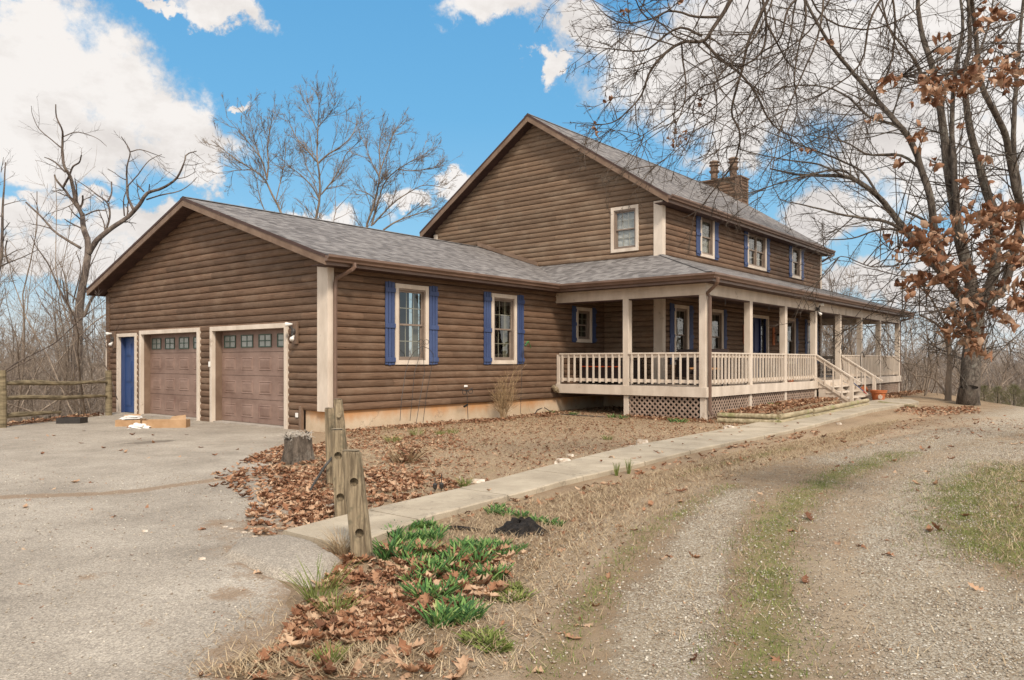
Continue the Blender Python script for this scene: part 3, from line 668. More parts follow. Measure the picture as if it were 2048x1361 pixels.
# ---------------------------------------------------------------- windows
def window(fr, u0, u1, z0, z1, cols=3, rows=2, double=False, shut=True, cover='curtain', glass='glass', sash_mat='vinyl', tw=.095, sw=.27):
    mb = MB(); w = tw
    fr.box(mb, u0-w, u0, z0-w, z1+w, -.01, .068); fr.box(mb, u1, u1+w, z0-w, z1+w, -.01, .068)
    fr.box(mb, u0, u1, z1, z1+w, -.01, .066); fr.box(mb, u0, u1, z0-w, z0, -.01, .070)
    win = mb.build('window', M['trim'], house, bevel=.004)
    mb = MB(); t = .04
    fr.box(mb, u0, u0+t, z0, z1, -.10, .045); fr.box(mb, u1-t, u1, z0, z1, -.10, .045); fr.box(mb, u0+t, u1-t, z1-t, z1, -.10, .043); fr.box(mb, u0+t, u1-t, z0, z0+t, -.10, .047)
    mb.build('window_frame', M[sash_mat], win)
    units = [(u0+t, u1-t)] if not double else [(u0+t, (u0+u1)/2-.025), ((u0+u1)/2+.025, u1-t)]
    if double:
        mb = MB(); fr.box(mb, (u0+u1)/2-.025, (u0+u1)/2+.025, z0+t, z1-t, -.08, .03); mb.build('mullion', M[sash_mat], win)
    zm = (z0+z1)/2
    for a, b in units:
        for (lo, hi, dep) in ((zm-.02, z1-t, 0.0), (z0+t, zm+.02, -.035)):
            mb = MB(); s = .038
            fr.box(mb, a, a+s, lo, hi, dep-.03, dep); fr.box(mb, b-s, b, lo, hi, dep-.03, dep); fr.box(mb, a+s, b-s, hi-s, hi, dep-.03, dep+.001); fr.box(mb, a+s, b-s, lo, lo+s, dep-.03, dep+.001)
            mb.build('sash', M[sash_mat], win)
            mb = MB(); g = .009
            for c in range(1, cols): uu = a+s+(b-a-2*s)*c/cols; fr.box(mb, uu-g, uu+g, lo+s, hi-s, dep-.024, dep-.014)
            for r in range(1, rows): zz = lo+s+(hi-lo-2*s)*r/rows; fr.box(mb, a+s, b-s, zz-g, zz+g, dep-.023, dep-.013)
            mb.build('muntin', M['grille'], win)
            mb = MB(); o = dep-.012; mb.quad(fr.p(a+s, lo+s, o), fr.p(b-s, lo+s, o), fr.p(b-s, hi-s, o), fr.p(a+s, hi-s, o)); mb.build('pane', M[glass], win)
    if cover == 'blinds' or cover == 'halfblinds':
        mb = MB(); z = z1-.06; lowz = z0+.05
        while z > lowz:
            
            p = [fr.p(u0+.042, z, -.070), fr.p(u1-.042, z, -.070), fr.p(u1-.042, z+.031, -.084), fr.p(u0+.042, z+.031, -.084)]; mb.quad(*p); z -= .036
        mb.build('blind', M['blind'], win)
    if cover in ('curtain', 'sheer'):
        for (a, b) in ((u0+.03, u0+.03+(u1-u0)*(.46 if cover == 'sheer' else .13)), (u1-.03-(u1-u0)*(.46 if cover == 'sheer' else .2), u1-.03)):
            mb = MB(); n = 14
            for i in range(n):
                ua, ub = a+(b-a)*i/n, a+(b-a)*(i+1)/n; oa, ob = -.16-.02*math.cos(i*2.4), -.16-.02*math.cos((i+1)*2.4)
                mb.quad(fr.p(ua, z0, oa), fr.p(ub, z0, ob), fr.p(ub, z1, ob), fr.p(ua, z1, oa))
            mb.build('curtain', M['curtain'], win, smooth=True)
    if shut:
        for (s0, s1) in ((u0-w-.012-sw, u0-w-.012), (u1+w+.012, u1+w+.012+sw)):
            mb = MB(); k = (s1-s0)/3; tp = z1+w+.02; bt = z0-w
            for i in range(3): fr.box(mb, s0+i*k+.007, s0+(i+1)*k-.007, bt+random.uniform(-.01, .01), tp+random.uniform(-.008, .008), .045, .067)
            H_ = tp-bt; frac = (.06, .47, .90) if H_ > 1.4 else (.08, .5, .88)
            for q in frac: fr.box(mb, s0-.006, s1+.006, bt+q*H_-.045, bt+q*H_+.05, .067, .088)
            mb.build('shutter', M['blue'], house, bevel=.003)
    # near-black panel standing in for the unlit room behind
    mb = MB(); fr.box(mb, u0-.25, u1+.25, z0-.3, z1+.3, -.8, -.75); mb.build('unlit_room_panel', M['dark'], win)
    return win
window(GS, *WG[0]); window(GS, *WG[1]); window(GS, *WG[2], cols=2, rows=2, sw=.19)
w_ = window(MG, *WU, cols=3, rows=2, shut=False, cover='halfblinds', glass='glassup')
window(MS, *WF[0], cols=2, rows=2, cover='sheer', sw=.26); window(MS, *WF[1], cols=2, rows=2, cover='sheer', sw=.24)
window(MS, *WF[3], cols=2, rows=2, cover='sheer'); window(MS, *WF[4], cols=2, rows=2, cover='sheer')
window(MS, *WF[5], cols=2, rows=2, cover='blinds'); window(MS, *WF[6], cols=2, rows=2, double=True, cover='curtain', glass='glassup'); window(MS, *WF[7], cols=2, rows=2, cover='curtain', glass='glassup')

# front door with side panel
fr = MS; u0, u1, z0, z1 = WF[2]
mb = MB(); fr.box(mb, u0-.1, u0, .80, z1+.1, -.01, .07); fr.box(mb, u1, u1+.1, .80, z1+.1, -.01, .07); fr.box(mb, u0, u1, z1, z1+.1, -.01, .068); fr.box(mb, u0, u1, .78, .83, -.12, .06); dfr = mb.build('door_frame', M['trim'], house, bevel=.004)
mb = MB(); fr.box(mb, u0+.02, u0+.95, .84, z1, -.09, -.05); 
for a, b in ((.84+.25, 1.55), (1.75, 2.75)): 
    for c, d in ((.12, .44), (.54, .86)): fr.box(mb, u0+c, u0+d, a, b, -.052, -.035)
fd = mb.build('front_door', M['navy'], house); mb = MB(); mb.lathe([(.0,0),(.03,.0),(.032,.02),(.0,.035)], (0,0,0), 12); kn = mb.build('handle', M['iron'], fd, loc=(u0+.88, YM0-.02, 1.75)); kn.rotation_euler = (R_(90), 0, 0)
mb = MB(); fr.box(mb, u0+.97, u0+1.03, .84, z1, -.09, 0); fr.box(mb, u1-.04, u1, .84, z1, -.09, 0); mb.build('sidelight_frame', M['navy'], house)
mb = MB(); mb.quad(fr.p(u0+1.03,.84,-.04), fr.p(u1-.04,.84,-.04), fr.p(u1-.04,z1,-.04), fr.p(u0+1.03,z1,-.04)); mb.build('sidelight', M['glass'], house)
mb = MB(); fr.box(mb, u0-.2, u1+.2, .7, 3.1, -.8, -.75); mb.build('unlit_room_panel', M['dark'], dfr)  # near-black panel in place of the unlit room behind the door

# garage doors and blue side door
def gdoor(u0, u1, zt):
    fr = GF; w = .10
    mb = MB(); fr.box(mb, u0-w, u0, 0, zt+w, -.01, .085); fr.box(mb, u1, u1+w, 0, zt+w, -.01, .085); fr.box(mb, u0, u1, zt, zt+w, -.01, .083); g = mb.build('garage_door_frame', M['trim'], house, bevel=.005)
    mb = MB(); fr.box(mb, u0-.03, u0, 0, zt, -.36, -.011); fr.box(mb, u1, u1+.03, 0, zt, -.36, -.011); fr.box(mb, u0, u1, zt, zt+.03, -.36, -.011); mb.build('door_jamb', M['rake'], house)
    ins = -.17; mb = MB(); rh = zt/4
    nw = 4; cw = (u1-u0)/nw; zb = .04
    for r in range(4):
        a = zb+r*rh+.004; b = zb+(r+1)*rh-.004
        if b > zt: b = zt
        fr.box(mb, u0, u1, a, b, ins-.04, ins)
        for c in range(nw):
            ca = u0+c*cw+cw*.17; cb = u0+(c+1)*cw-cw*.17
            if r < 3:
                m0, m1 = a+.11, b-.11; k = .018
                # sunken edge with raised field: four bevel quads and a centre
                O = [fr.p(ca,m0,ins+.001), fr.p(cb,m0,ins+.001), fr.p(cb,m1,ins+.001), fr.p(ca,m1,ins+.001)]
                I = [fr.p(ca+k,m0+k,ins+.012), fr.p(cb-k,m0+k,ins+.012), fr.p(cb-k,m1-k,ins+.012), fr.p(ca+k,m1-k,ins+.012)]
                J = [fr.p(ca+2*k,m0+2*k,ins+.004), fr.p(cb-2*k,m0+2*k,ins+.004), fr.p(cb-2*k,m1-2*k,ins+.004), fr.p(ca+2*k,m1-2*k,ins+.004)]
                Kk = [fr.p(ca+4*k,m0+4*k,ins+.014), fr.p(cb-4*k,m0+4*k,ins+.014), fr.p(cb-4*k,m1-4*k,ins+.014), fr.p(ca+4*k,m1-4*k,ins+.014)]
                for A, B in ((O, I), (I, J), (J, Kk)):
                    for q in range(4): mb.quad(A[q], A[(q+1) % 4], B[(q+1) % 4], B[q])
                mb.quad(*Kk)
    d = mb.build('garage_door', M['garage'], house)
    r = 3; a = zb+r*rh
    for c in range(nw):
        cc = u0+(c+.5)*cw; hw = cw*.34; z0_, z1_ = a+.10, a+.385
        mb = MB(); t = .022
        fr.box(mb, cc-hw, cc-hw+t, z0_, z1_, ins, ins+.018); fr.box(mb, cc+hw-t, cc+hw, z0_, z1_, ins, ins+.018); fr.box(mb, cc-hw+t, cc+hw-t, z0_, z0_+t, ins, ins+.017); fr.box(mb, cc-hw+t, cc+hw-t, z1_-t, z1_, ins, ins+.017)
        fr.box(mb, cc-.011, cc+.011, z0_+t, z1_-t, ins, ins+.015); fr.box(mb, cc-hw+t, cc-.011, (z0_+z1_)/2-.011, (z0_+z1_)/2+.011, ins, ins+.0145); fr.box(mb, cc+.011, cc+hw-t, (z0_+z1_)/2-.011, (z0_+z1_)/2+.011, ins, ins+.0145)
        mb.build('door_window', M['greenframe'], d)
        mb = MB(); mb.quad(fr.p(cc-hw+t,z0_+t,ins+.006), fr.p(cc-hw+t,z1_-t,ins+.006), fr.p(cc+hw-t,z1_-t,ins+.006), fr.p(cc+hw-t,z0_+t,ins+.006)); mb.build('pane', M['glassgreen'], d)
gdoor(G1[0], G1[1], 2.10); gdoor(G2[0], G2[1], 2.10)
fr = GF; u0, u1, z0, z1 = D1
mb = MB(); fr.box(mb, u0-.085, u0, 0, z1+.09, -.01, .08); fr.box(mb, u1, u1+.085, 0, z1+.09, -.01, .08); fr.box(mb, u0, u1, z1, z1+.09, -.01, .078); mb.build('door_frame', M['trim'], house, bevel=.005)
mb = MB(); fr.box(mb, u0, u0+.03, 0, z1, -.16, -.011); fr.box(mb, u1-.03, u1, 0, z1, -.16, -.011); mb.build('door_jamb', M['blue'], house)
mb = MB(); fr.box(mb, u0+.03, u1-.03, .03, z1, -.14, -.10)
for (za, zb) in ((.2, .72), (.85, 1.42), (1.55, 1.9)):
    for (a, b) in ((u0+.14, u0+.43), (u0+.53, u0+.84)):
        fr.box(mb, a, b, za, zb, -.101, -.088); fr.box(mb, a+.03, b-.03, za+.03, zb-.03, -.0885, -.082)
sd = mb.build('side_door', M['bluedoor'], house); mb = MB(); mb.lathe([(.0,0),(.03,0),(.03,.03),(0,.045)], n=12); kn = mb.build('handle', M['iron'], sd, loc=(.08, u0+.1, 1.0)); kn.rotation_euler = (0, R_(-90), 0)
mb = MB(); GF.box(mb, 4.30, 4.37, 1.28, 1.40, .085, .105); mb.build('keypad', M['white'], house, bevel=.004)
mb = MB(); GF.box(mb, .93, 1.01, .27, .36, .047, .07); mb.build('outlet_cover', M['white'], house, bevel=.004)
mb = MB(); GS.box(mb, 3.80, 3.92, .80, .85, .04, .065); mb.build('outlet_cover', M['white'], house, bevel=.01)

# flood lights
def flood(loc, out, sc=1.0, matb='rake', back=True, nm='flood_light'):
    ox, oy = out; L = MB()
    if back:
        if abs(ox): L.box(loc[0], loc[0]+ox*.05, loc[1]-.085, loc[1]+.085, loc[2]-.26, loc[2]+.2)
        else: L.box(loc[0]-.085, loc[0]+.085, loc[1], loc[1]+oy*.05, loc[2]-.26, loc[2]+.2)
    else: L.box(loc[0]-.06, loc[0]+.06, loc[1], loc[1]+oy*.03, loc[2]-.06, loc[2]+.06)
    b = L.build(nm, M[matb], house, bevel=.003)
    j = MB(); c = Vector(loc)+Vector((ox*.06, oy*.06, 0)); j.lathe([(.0,-.05),(.05,-.05),(.055,0),(.03,.05),(0,.05)], c, 12)
    side = Vector((oy, -ox, 0)) if abs(ox) else Vector((1, 0, 0))
    j.tube([c, c+Vector((ox*.05, oy*.05, .1))+side*.04], .02, 8); j.tube([c, c+Vector((ox*.06, oy*.06, -.09))-side*.02], .02, 8); j.build('lamp_joint', M['iron'], b)
    for s, up in ((1, .14), (-1, -.13)):
        q = c+Vector((ox*.06, oy*.06, up))+side*.06*s; a = (Vector((ox*.7, oy*.7, .25*s-.3))+side*.5*s).normalized()
        k = MB(); k.tube([q-a*.06, q, q+a*.05, q+a*.085], [.02, .028, .045, .043], 12); k.build('lamp_bulb', M['white'], b, smooth=True)
flood((-.05, 1.0, 2.02), (-1, 0)); flood((-.05, 9.42, 2.02), (-1, 0)); flood((15.05, YP-.03, 3.02), (0, -1), 1, 'iron', False)
def lantern(x):
    c = Vector((x, YM0-.05, 2.28)); mb = MB(); mb.box(x-.09, x+.09, YM0-.05, YM0-.08, 1.98, 2.62); b = mb.build('wall_lantern', M['terra'], house, bevel=.01)
    mb = MB(); mb.tube([c+Vector((0,-.03,.1)), c+Vector((0,-.14,.18)), c+Vector((0,-.18,.1))], .012, 6); mb.lathe([(.0,.12),(.07,.05),(.085,.04),(.0,.04)], c+Vector((0,-.18,0)), 8); mb.build('lantern_cap', M['iron'], b); mb = MB(); mb.lathe([(0,-.2),(.05,-.2),(.055,-.17),(0,-.17)], c+Vector((0,-.18,0)), 8); mb.build('lantern_base', M['iron'], b)
    mb = MB(); mb.lathe([(.05,-.17),(.07,-.02),(.06,.04)], c+Vector((0,-.18,0)), 8); mb.build('lantern_glass', M['glassgreen'], b)
lantern(15.35); lantern(17.95)

# ---------------------------------------------------------------- chimney
ch = MB()
CX0, CX1, CY0, CY1, CZ1 = X2-.12, X2+.70, 1.5, 3.6, 9.5
cb = MB(); cb.box(CX0+.02, CX1-.02, CY0+.02, CY1-.02, -1, CZ1-.05); chim = cb.build('chimney', M['log'], house)
log_wall(FR('F', CX0), CY0, CY1, 7.8, CZ1, [], None, M['log'], chim); log_wall(FR('S', CY0), CX0, CX1, 1, CZ1, [], None, M['log'], chim)
cb = MB(); F_ = FR('F', CX0); S_ = FR('S', CY0)
F_.box(cb, CY0-.06, CY0+.2, 7.8, CZ1, 0, .06); S_.box(cb, CX0-.0, CX0+.12, 6, CZ1, 0, .058); S_.box(cb, CX1-.13, CX1, 1, CZ1, 0, .06); cb.build('corner_board', M['rake'], chim)
cb = MB(); cb.box(CX0-.09, CX1+.05, CY0-.09, CY1+.05, CZ1, CZ1+.06); cb.build('chimney_cap', M['rake'], chim)
def flue(x, y):
    r = .155; k = MB(); prof = [(r,0),(r,.42),(r*1.1,.43),(r*1.45,.50),(r*1.5,.56),(r*1.1,.57),(r*1.1,.78),(r*1.15,.80),(r*1.55,.84),(r*1.5,.88),(r*1.1,.90),(r*1.1,.98),(r*1.5,1.0),(r*1.45,1.05),(r*.9,1.10),(0.01,1.12)]
    prof = [(a, b*.86) for a, b in prof]; k.lathe(prof, (0, 0, 0), 20); o = k.build('flue_pipe', M['rake'], chim, loc=(x, y, CZ1+.06), smooth=False)
flue((CX0+CX1)/2, 2.88); flue((CX0+CX1)/2, 1.97)

# ---------------------------------------------------------------- porch
PX = [7.43+.0, 10.03, 12.52, 15.08, 17.55, 20.0, 22.5, 25.40]
BT = 2.97
PS = .17
def post(x, y, z0=-.1, z1=BT, s=PS):
    mb = MB(); mb.box(x, x+s, y, y+s, DK+.001, z1); mb.build('porch_post', M['trim'], house, bevel=.006)
    mb = MB(); mb.box(x+.01, x+s-.02, y+.01, y+s-.02, z0, .55); mb.build('pier', M['trim'], house, bevel=.004)
for x in PX: post(x, YP)
post(XP, -2.29)
mb = MB(); XB = 25.40
for (x, y) in ((X2+.0, 1.1), (XB, -1.9), (XB, 1.1), (XB, 4.2)): post(x, y, -3)
# beams
mb = MB(); mb.box(XP, XP+.17, YP, -.0, BT, ZE-.13); mb.box(XP+.171, XE+.02, YP, YP+.17, BT, ZE-.13); mb.box(XB+.0, XB+.17, YP+.171, 7.0, BT, ZE-.13); mb.build('porch_beam', M['trim'], house, bevel=.006)
mb = MB(); mb.box(XP+.01, XP+.16, YP+.17, 0, BT-.03, BT-.001); mb.box(XP+.17, XE, YP+.01, YP+.16, BT-.03, BT-.001); mb.build('beam_strip', M['soffit'], house)
# ceiling
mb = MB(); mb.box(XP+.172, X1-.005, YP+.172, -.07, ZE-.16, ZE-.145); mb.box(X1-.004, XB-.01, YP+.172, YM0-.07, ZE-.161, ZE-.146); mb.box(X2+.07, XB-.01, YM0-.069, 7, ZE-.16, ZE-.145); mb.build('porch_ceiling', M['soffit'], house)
# deck
mb = MB(); y = YP+.045
x = XP+.045
while x < X1: mb.box(x, min(x+.134, X1-.07), YP+.045, -.07, DK-.035, DK); x += .14
x = X1
while x < XE-.05: mb.box(x, x+.134, YP+.045, YM0-.065, DK-.035, DK); x += .14
y = YM0-.06
while y < 7: mb.box(X2+.07, XE-.05, y, y+.134, DK-.035, DK); y += .14
mb.build('porch_deck', M['deckwood'], house)
mb = MB(); mb.box(XP-.045, XP-.004, YP-.045, -.052, .56, .80); mb.build('rim_board', M['trim'], house, bevel=.004)
mb = MB(); mb.box(XP-.003, XE+.04, YP-.045, YP-.003, .56, .80); mb.build('rim_board', M['trim'], house, bevel=.004)
mb = MB(); mb.box(XE+.0, XE+.04, YP, 7, .56, .80); mb.build('rim_board', M['trim'], house, bevel=.004)
mb = MB(); mb.box(XP+.3, X1-.2, YP+.3, -.3, .5, .7); mb.box(X1-.2, XE-.2, YP+.3, YM0-.2, .5, .7); mb.build('deck_joists', M['soffit'], house)
# railings
def railing(fr, u0, u1, name='railing', sp=.197, first=None):
    mb = MB(); fr.box(mb, u0, u1, 1.585, 1.622, -.075, .025)
    fr.box(mb, u0, u1, 1.50, 1.585, -.055, -.018); fr.box(mb, u0, u1, .885, .965, -.055, -.018)
    n = max(1, round((u1-u0)/sp)); k = (u1-u0)/n
    for i in range(n):
        c = u0+(i+.5)*k+random.uniform(-.006, .006); fr.box(mb, c-.02, c+.02, .855+random.uniform(-.006, .006), 1.584, -.0175, .021)
    return mb.build(name, M['trim'], house, bevel=.0)
RF = FR('F', XP); RS = FR('S', YP); RR = FR('F', XB+.1); RX = FR('R', XB+.1)
mb = MB(); mb.box(XP, XP+.09, -.15, -.052, DK, 1.585); mb.build('rail_post', M['trim'], house, bevel=.004)
railing(RF, -2.12, -.155); railing(RF, YP+PS, -2.295)
for a, b in zip(PX[:3], PX[1:4]): railing(RS, a+PS, b)
for a, b in zip(PX[4:7], PX[5:8]): railing(RS, a+PS, b)
railing(RX, YP+PS, -1.9); railing(RX, -1.73, 1.1); railing(RX, 1.27, 4.2)
mb = MB(); mb.box(X2+.2, XB, 4.2, 4.25, 1.5, 1.62); mb.box(X2+.2, XB, 4.2, 4.25, .88, .97)
for i in range(11): x = X2+.3+i*.2; mb.box(x, x+.04, 4.16, 4.2, .85, 1.6)
mb.build('railing', M['trim'], house)
# lattice skirts
def lattice(fr, u0, u1, z0, z1):
    mb = MB(); s = .145; w = .042; L = z1-z0
    def clipseg(u, sgn, o):
        a = (u, z0); b = (u+sgn*L, z1)
        pa, pb = list(a), list(b)
        lo, hi = u0, u1
        def cut(p, q):
            for lim, op in ((lo, -1), (hi, 1)):
                if (p[0]-lim)*op > 0:
                    if (q[0]-lim)*op >= 0: return None
                    t = (lim-p[0])/(q[0]-p[0]); p = [lim, p[1]+t*(q[1]-p[1])]
            return p
        A = cut(pa, pb)
        if A is None: return
        B = cut(pb, A)
        if B is None or abs(A[0]-B[0]) < .02: return
        mb.bar(fr.p(A[0], A[1], o), fr.p(B[0], B[1], o), w, .008, up=fr_out)
    fr_out = Vector(fr.p(0, 0, 1))-Vector(fr.p(0, 0, 0))
    u = u0-L
    while u < u1+L:
        clipseg(u, 1, 0); clipseg(u, -1, -.0085); u += s
    return mb.build('lattice_skirt', M['lattice'], house)
lf = FR('F', XP+.03); ls = FR('S', YP+.03)
lattice(lf, YP+PS, -2.29, .0, .56)
for a, b in zip(PX[:3], PX[1:4]): lattice(ls, a+PS, b, .05, .56)
for a, b in zip(PX[4:7], PX[5:8]): lattice(ls, a+PS, b, .0, .56)
mb = MB(); mb.box(XP+.35, XP+.36, YP+.3, -2.2, -.3, .56); mb.box(XP+.35, XE-.3, YP+.5, YP+.51, -.3, .56); mb.build('dark_skirt_sheet', M['dark'], house)  # black sheets added behind the lattice as the shade under the deck

# stairs
sx0, sx1 = PX[3]+.12, PX[4]+.05
st = MB(); ns = 4; rise = (DK-.12)/ns; run = .27
for i in range(1, ns):
    z = DK-i*rise; y = YP-.045-i*run+.02
    st.box(sx0-.02, sx1+.02, y-.03, y+run, z-.04, z); st.box(sx0+.03, sx1-.03, y+run-.02, y+run-.0, z-rise+.0, z-.041)
st.box(sx0+.03, sx1-.03, YP-.046, YP-.06, DK-rise, .56)
stair = st.build('porch_steps', M['trim'], house, bevel=.003)
for x in (sx0, (sx0+sx1)/2, sx1-.04):
    s_ = MB(); pl = [(x, YP-.06, DK-.05), (x, YP-.06, .1), (x, YP-.05-ns*run+.15, .08), (x, YP-.05-ns*run+.05, .14)]
    s_.prism(pl, (.035, 0, 0)); s_.build('stringer', M['trim'], stair)
def stair_rail(x, x2):
    yb = YP-1.02; zt = 1.60; zb = .92
    mb = MB(); mb.bar((x, YP-.0, zt), (x, yb-.28, zt-(1.30/1.02)*(zt-zb)*.98), .095, .035); mb.bar((x, YP-.0, zt-.09), (x, yb, zb-.08), .035, .085)
    mb.bar((x, YP-.0, zt-.73), (x, yb, zb-.75), .035, .085)
    for i in range(1, 4):
        t = i/4; y = YP+(yb-YP)*t; z = zt+(zb-zt)*t; mb.box(x-.04, x-.0, y-.02, y+.02, z-.80, z-.05)
    mb.build('stair_rail', M['trim'], house)
    mb = MB(); mb.box(x-.045, x+.045, yb-.07, yb+.03, .02, zb+.02); mb.build('newel_post', M['trim'], house, bevel=.004)
stair_rail(PX[3]+.10, 0); stair_rail(PX[4]+.10, 0)

# hooks under the beam
for x in (8.55, 11.35, 13.55):
    mb = MB(); mb.tube([(x,YP+.02,BT),(x,YP+.02,BT-.08),(x+.03,YP+.02,BT-.12),(x,YP+.02,BT-.17),(x-.03,YP+.02,BT-.13)], .008, 6); mb.build('hanging_hook', M['iron'], house)

# ================================================================== GROUND
def axis_coords(a, b, step, far_):
    mid = list(np.arange(a, b+1e-6, step)); lo = []; hi = []; s = step; x = a
    while x > -far_: s *= 1.16; x -= s; lo.append(x)
    s = step; x = b
    while x < far_: s *= 1.16; x += s; hi.append(x)
    return np.array(lo[::-1]+mid+hi)
def segdist(X, Y, pts):
    d = np.full(X.shape, 1e9)
    for (x0, y0), (x1, y1) in zip(pts[:-1], pts[1:]):
        dx, dy = x1-x0, y1-y0; L = dx*dx+dy*dy+1e-9
        t = np.clip(((X-x0)*dx+(Y-y0)*dy)/L, 0, 1); d = np.minimum(d, np.hypot(X-x0-t*dx, Y-y0-t*dy))
    return d
def inpoly(X, Y, poly):
    c = np.zeros(X.shape, bool); n = len(poly)
    for i in range(n):
        x0, y0 = poly[i]; x1, y1 = poly[(i+1) % n]
        if y0 == y1: continue
        c ^= ((y0 > Y) != (y1 > Y)) & (X < (x1-x0)*(Y-y0)/(y1-y0)+x0)
    return c
def sd(X, Y, poly):
    d = segdist(X, Y, poly+[poly[0]]); return np.where(inpoly(X, Y, poly), d, -d)
def GP(*pp): return [gp(*p)[:2] for p in pp]
def wob(X, Y, s=1.0, a=.12):
    return a*(np.sin(X*2.1*s+1.3*np.sin(Y*1.7*s))+np.sin(Y*2.7*s+1.1*np.sin(X*2.3*s)+2)+.6*np.sin(X*6.3*s+Y*4.1*s)+.5*np.sin(X*11*s-Y*13*s))/2
LAWN = [(0.1, 0.2), (9.8, 0.2), (9.8, -4.2), (20, -5.0), (20, -5.75), (-5.6, -7.2), (-4.9, -6.2), (-4.3, -5.2), (-3.2, -3.6), (-1.2, -1.6), (-.2, -.6)]
G_TR = [(GP((940,1361),(1060,1200),(1190,1090),(1300,1005),(1420,955),(1560,917),(1700,887),(1850,858)), .24, 1.1), (GP((1680,1361),(1660,1250),(1650,1130),(1680,1040),(1760,965),(1900,905)), .28, .95), (GP((1850,858),(1990,836)), .5, .7)]
G_GV = [(GP((1330,1361),(1360,1240),(1400,1120),(1430,1030),(1470,985)), .34, .95), (GP((1900,1361),(1860,1240),(1800,1120),(1790,1040),(1860,960),(2048,890)), .85, 1.0), (GP((1700,925),(1850,885),(2048,850)), .9, .8), (GP((1270,1361),(1250,1250),(1280,1180)), .14, .75), (GP((1460,1361),(1480,1290)), .25, .6), (GP((2000,1361),(2048,1280)), 1.2, .9), (GP((2048,850),(2400,835)), 2.0, .9)]
G_GN = [(GP((1090,1361),(1170,1230),(1230,1130),(1290,1070),(1380,1015),(1460,975)), .16, .75), (GP((1500,1361),(1530,1270),(1540,1180),(1530,1090),(1570,1020),(1670,955),(1800,908)), .26, .95), (GP((2048,940),(1960,985),(1985,1040),(2048,1110)), .6, 1.3), (GP((1130,1020),(1300,965),(1480,925),(1600,895)), .14, .6), (GP((1600,1361),(1560,1290)), .3, .6), (GP((1000,1310),(930,1361)), .2, .45), (GP((780,880),(900,868),(1030,850)), .22, .4)]
G_DP = [(GP((2048,1150),(1960,1190),(2048,1240)), .35, .45), (GP((1560,1180),(1620,1240)), .2, .5), (GP((760,1200),(900,1300),(1060,1240),(1000,1130)), .3, .45), (GP((560,1290),(420,1361)), .3, .7), (GP((1050,1150),(1180,1050),(1330,975)), .10, .5)]
ROAD = GP((850,1361),(1000,1210),(1140,1095),(1270,1000),(1400,948),(1560,908),(1700,878),(1840,845))
def fld(X, Y, L):
    o = np.zeros(X.shape)
    for pts, w, s in L: o = np.maximum(o, s*np.exp(-(segdist(X, Y, pts)/w)**2))
    return o
def ground_attrs(X, Y):
    near = (np.hypot(X-CAM[0], Y-CAM[1]) < 60)
    o = {}
    lawn = np.clip(sd(X, Y, LAWN)*3+.3, 0, 1)*.95
    strip = np.exp(-(segdist(X, Y, GP((1450,905),(1650,868),(1820,828)))/.35)**2)*.8
    verge = np.exp(-(segdist(X, Y, GP((1990,925),(2048,915)))/.6)**2)*.7
    o['lawn'] = np.maximum(np.maximum(lawn, strip), verge)
    rp = ROAD+[(40, -9), (40, -40), (-8, -40), (-8.6, -12.5)]
    inroad = np.clip(sd(X, Y, rp)*2.2+.2, 0, 1)
    o['gravel'] = np.clip(np.maximum(fld(X, Y, G_GV), .40*inroad)-.9*fld(X, Y, G_GN)*.5, 0, 1)
    o['track'] = fld(X, Y, G_TR); o['green'] = fld(X, Y, G_GN); o['damp'] = fld(X, Y, G_DP)
    r = np.hypot(X-5, Y); z = H(X, Y); o['wood'] = np.clip((-z-.35)*1.5, 0, 1)
    return o
xs = axis_coords(-15.0, 29.0, .13, 1500); ys = axis_coords(-19.0, 13.0, .13, 1500)
X, Y = np.meshgrid(xs, ys, indexing='ij'); Z = H(X, Y)
nx_, ny_ = X.shape
far_ = np.hypot(X, Y) > 330; Z = np.where(far_, Z-0.0, Z)
def gridfaces(nx, ny, mask=None):
    I = np.arange(nx*ny).reshape(nx, ny)
    F = np.stack([I[:-1,:-1], I[1:,:-1], I[1:,1:], I[:-1,1:]], -1)
    if mask is not None: F = F[mask]
    return F.reshape(-1, 4)
g = npmesh('ground', np.stack([X, Y, Z], -1).reshape(-1, 3), gridfaces(nx_, ny_), M['ground'], smooth=True, attrs={k: v.ravel() for k, v in ground_attrs(X, Y).items()})
tag(g, kind='structure')

def sheet(name, poly, mat, step, lift, bbox, attrs_fn, edge=.10, wa=.10, thick=.05, k=.25):
    xa = np.arange(bbox[0], bbox[1], step); ya = np.arange(bbox[2], bbox[3], step)
    X, Y = np.meshgrid(xa, ya, indexing='ij'); s = sd(X, Y, poly)+wob(X, Y, 1, wa)
    z = H(X, Y)+np.clip(s*k, -thick, lift)
    keep = s > -.3; m = keep[:-1,:-1] & keep[1:,:-1] & keep[1:,1:] & keep[:-1,1:]
    F = gridfaces(*X.shape, m); V = np.stack([X, Y, z], -1).reshape(-1, 3)
    used = np.unique(F); re = -np.ones(len(V), int); re[used] = np.arange(len(used))
    A = {a: b.ravel()[used] for a, b in attrs_fn(X, Y).items()}
    o = npmesh(name, V[used], re[F], mat, smooth=True, attrs=A); return tag(o, kind='structure')
ASP = GP((604,866),(590,900),(560,935),(575,965),(610,1005),(600,1045),(560,1080),(500,1100),(560,1150),(610,1178),(600,1230),(530,1300),(470,1361))+[(-8.3,-11.5),(-9.5,-14),(-12,-20),(-40,-20),(-40,-16),(-12.8,-1.6),(-4.1,6.25),(-.7,8.6),(-.3,10.2),(.2,10.2),(.2,.9)]
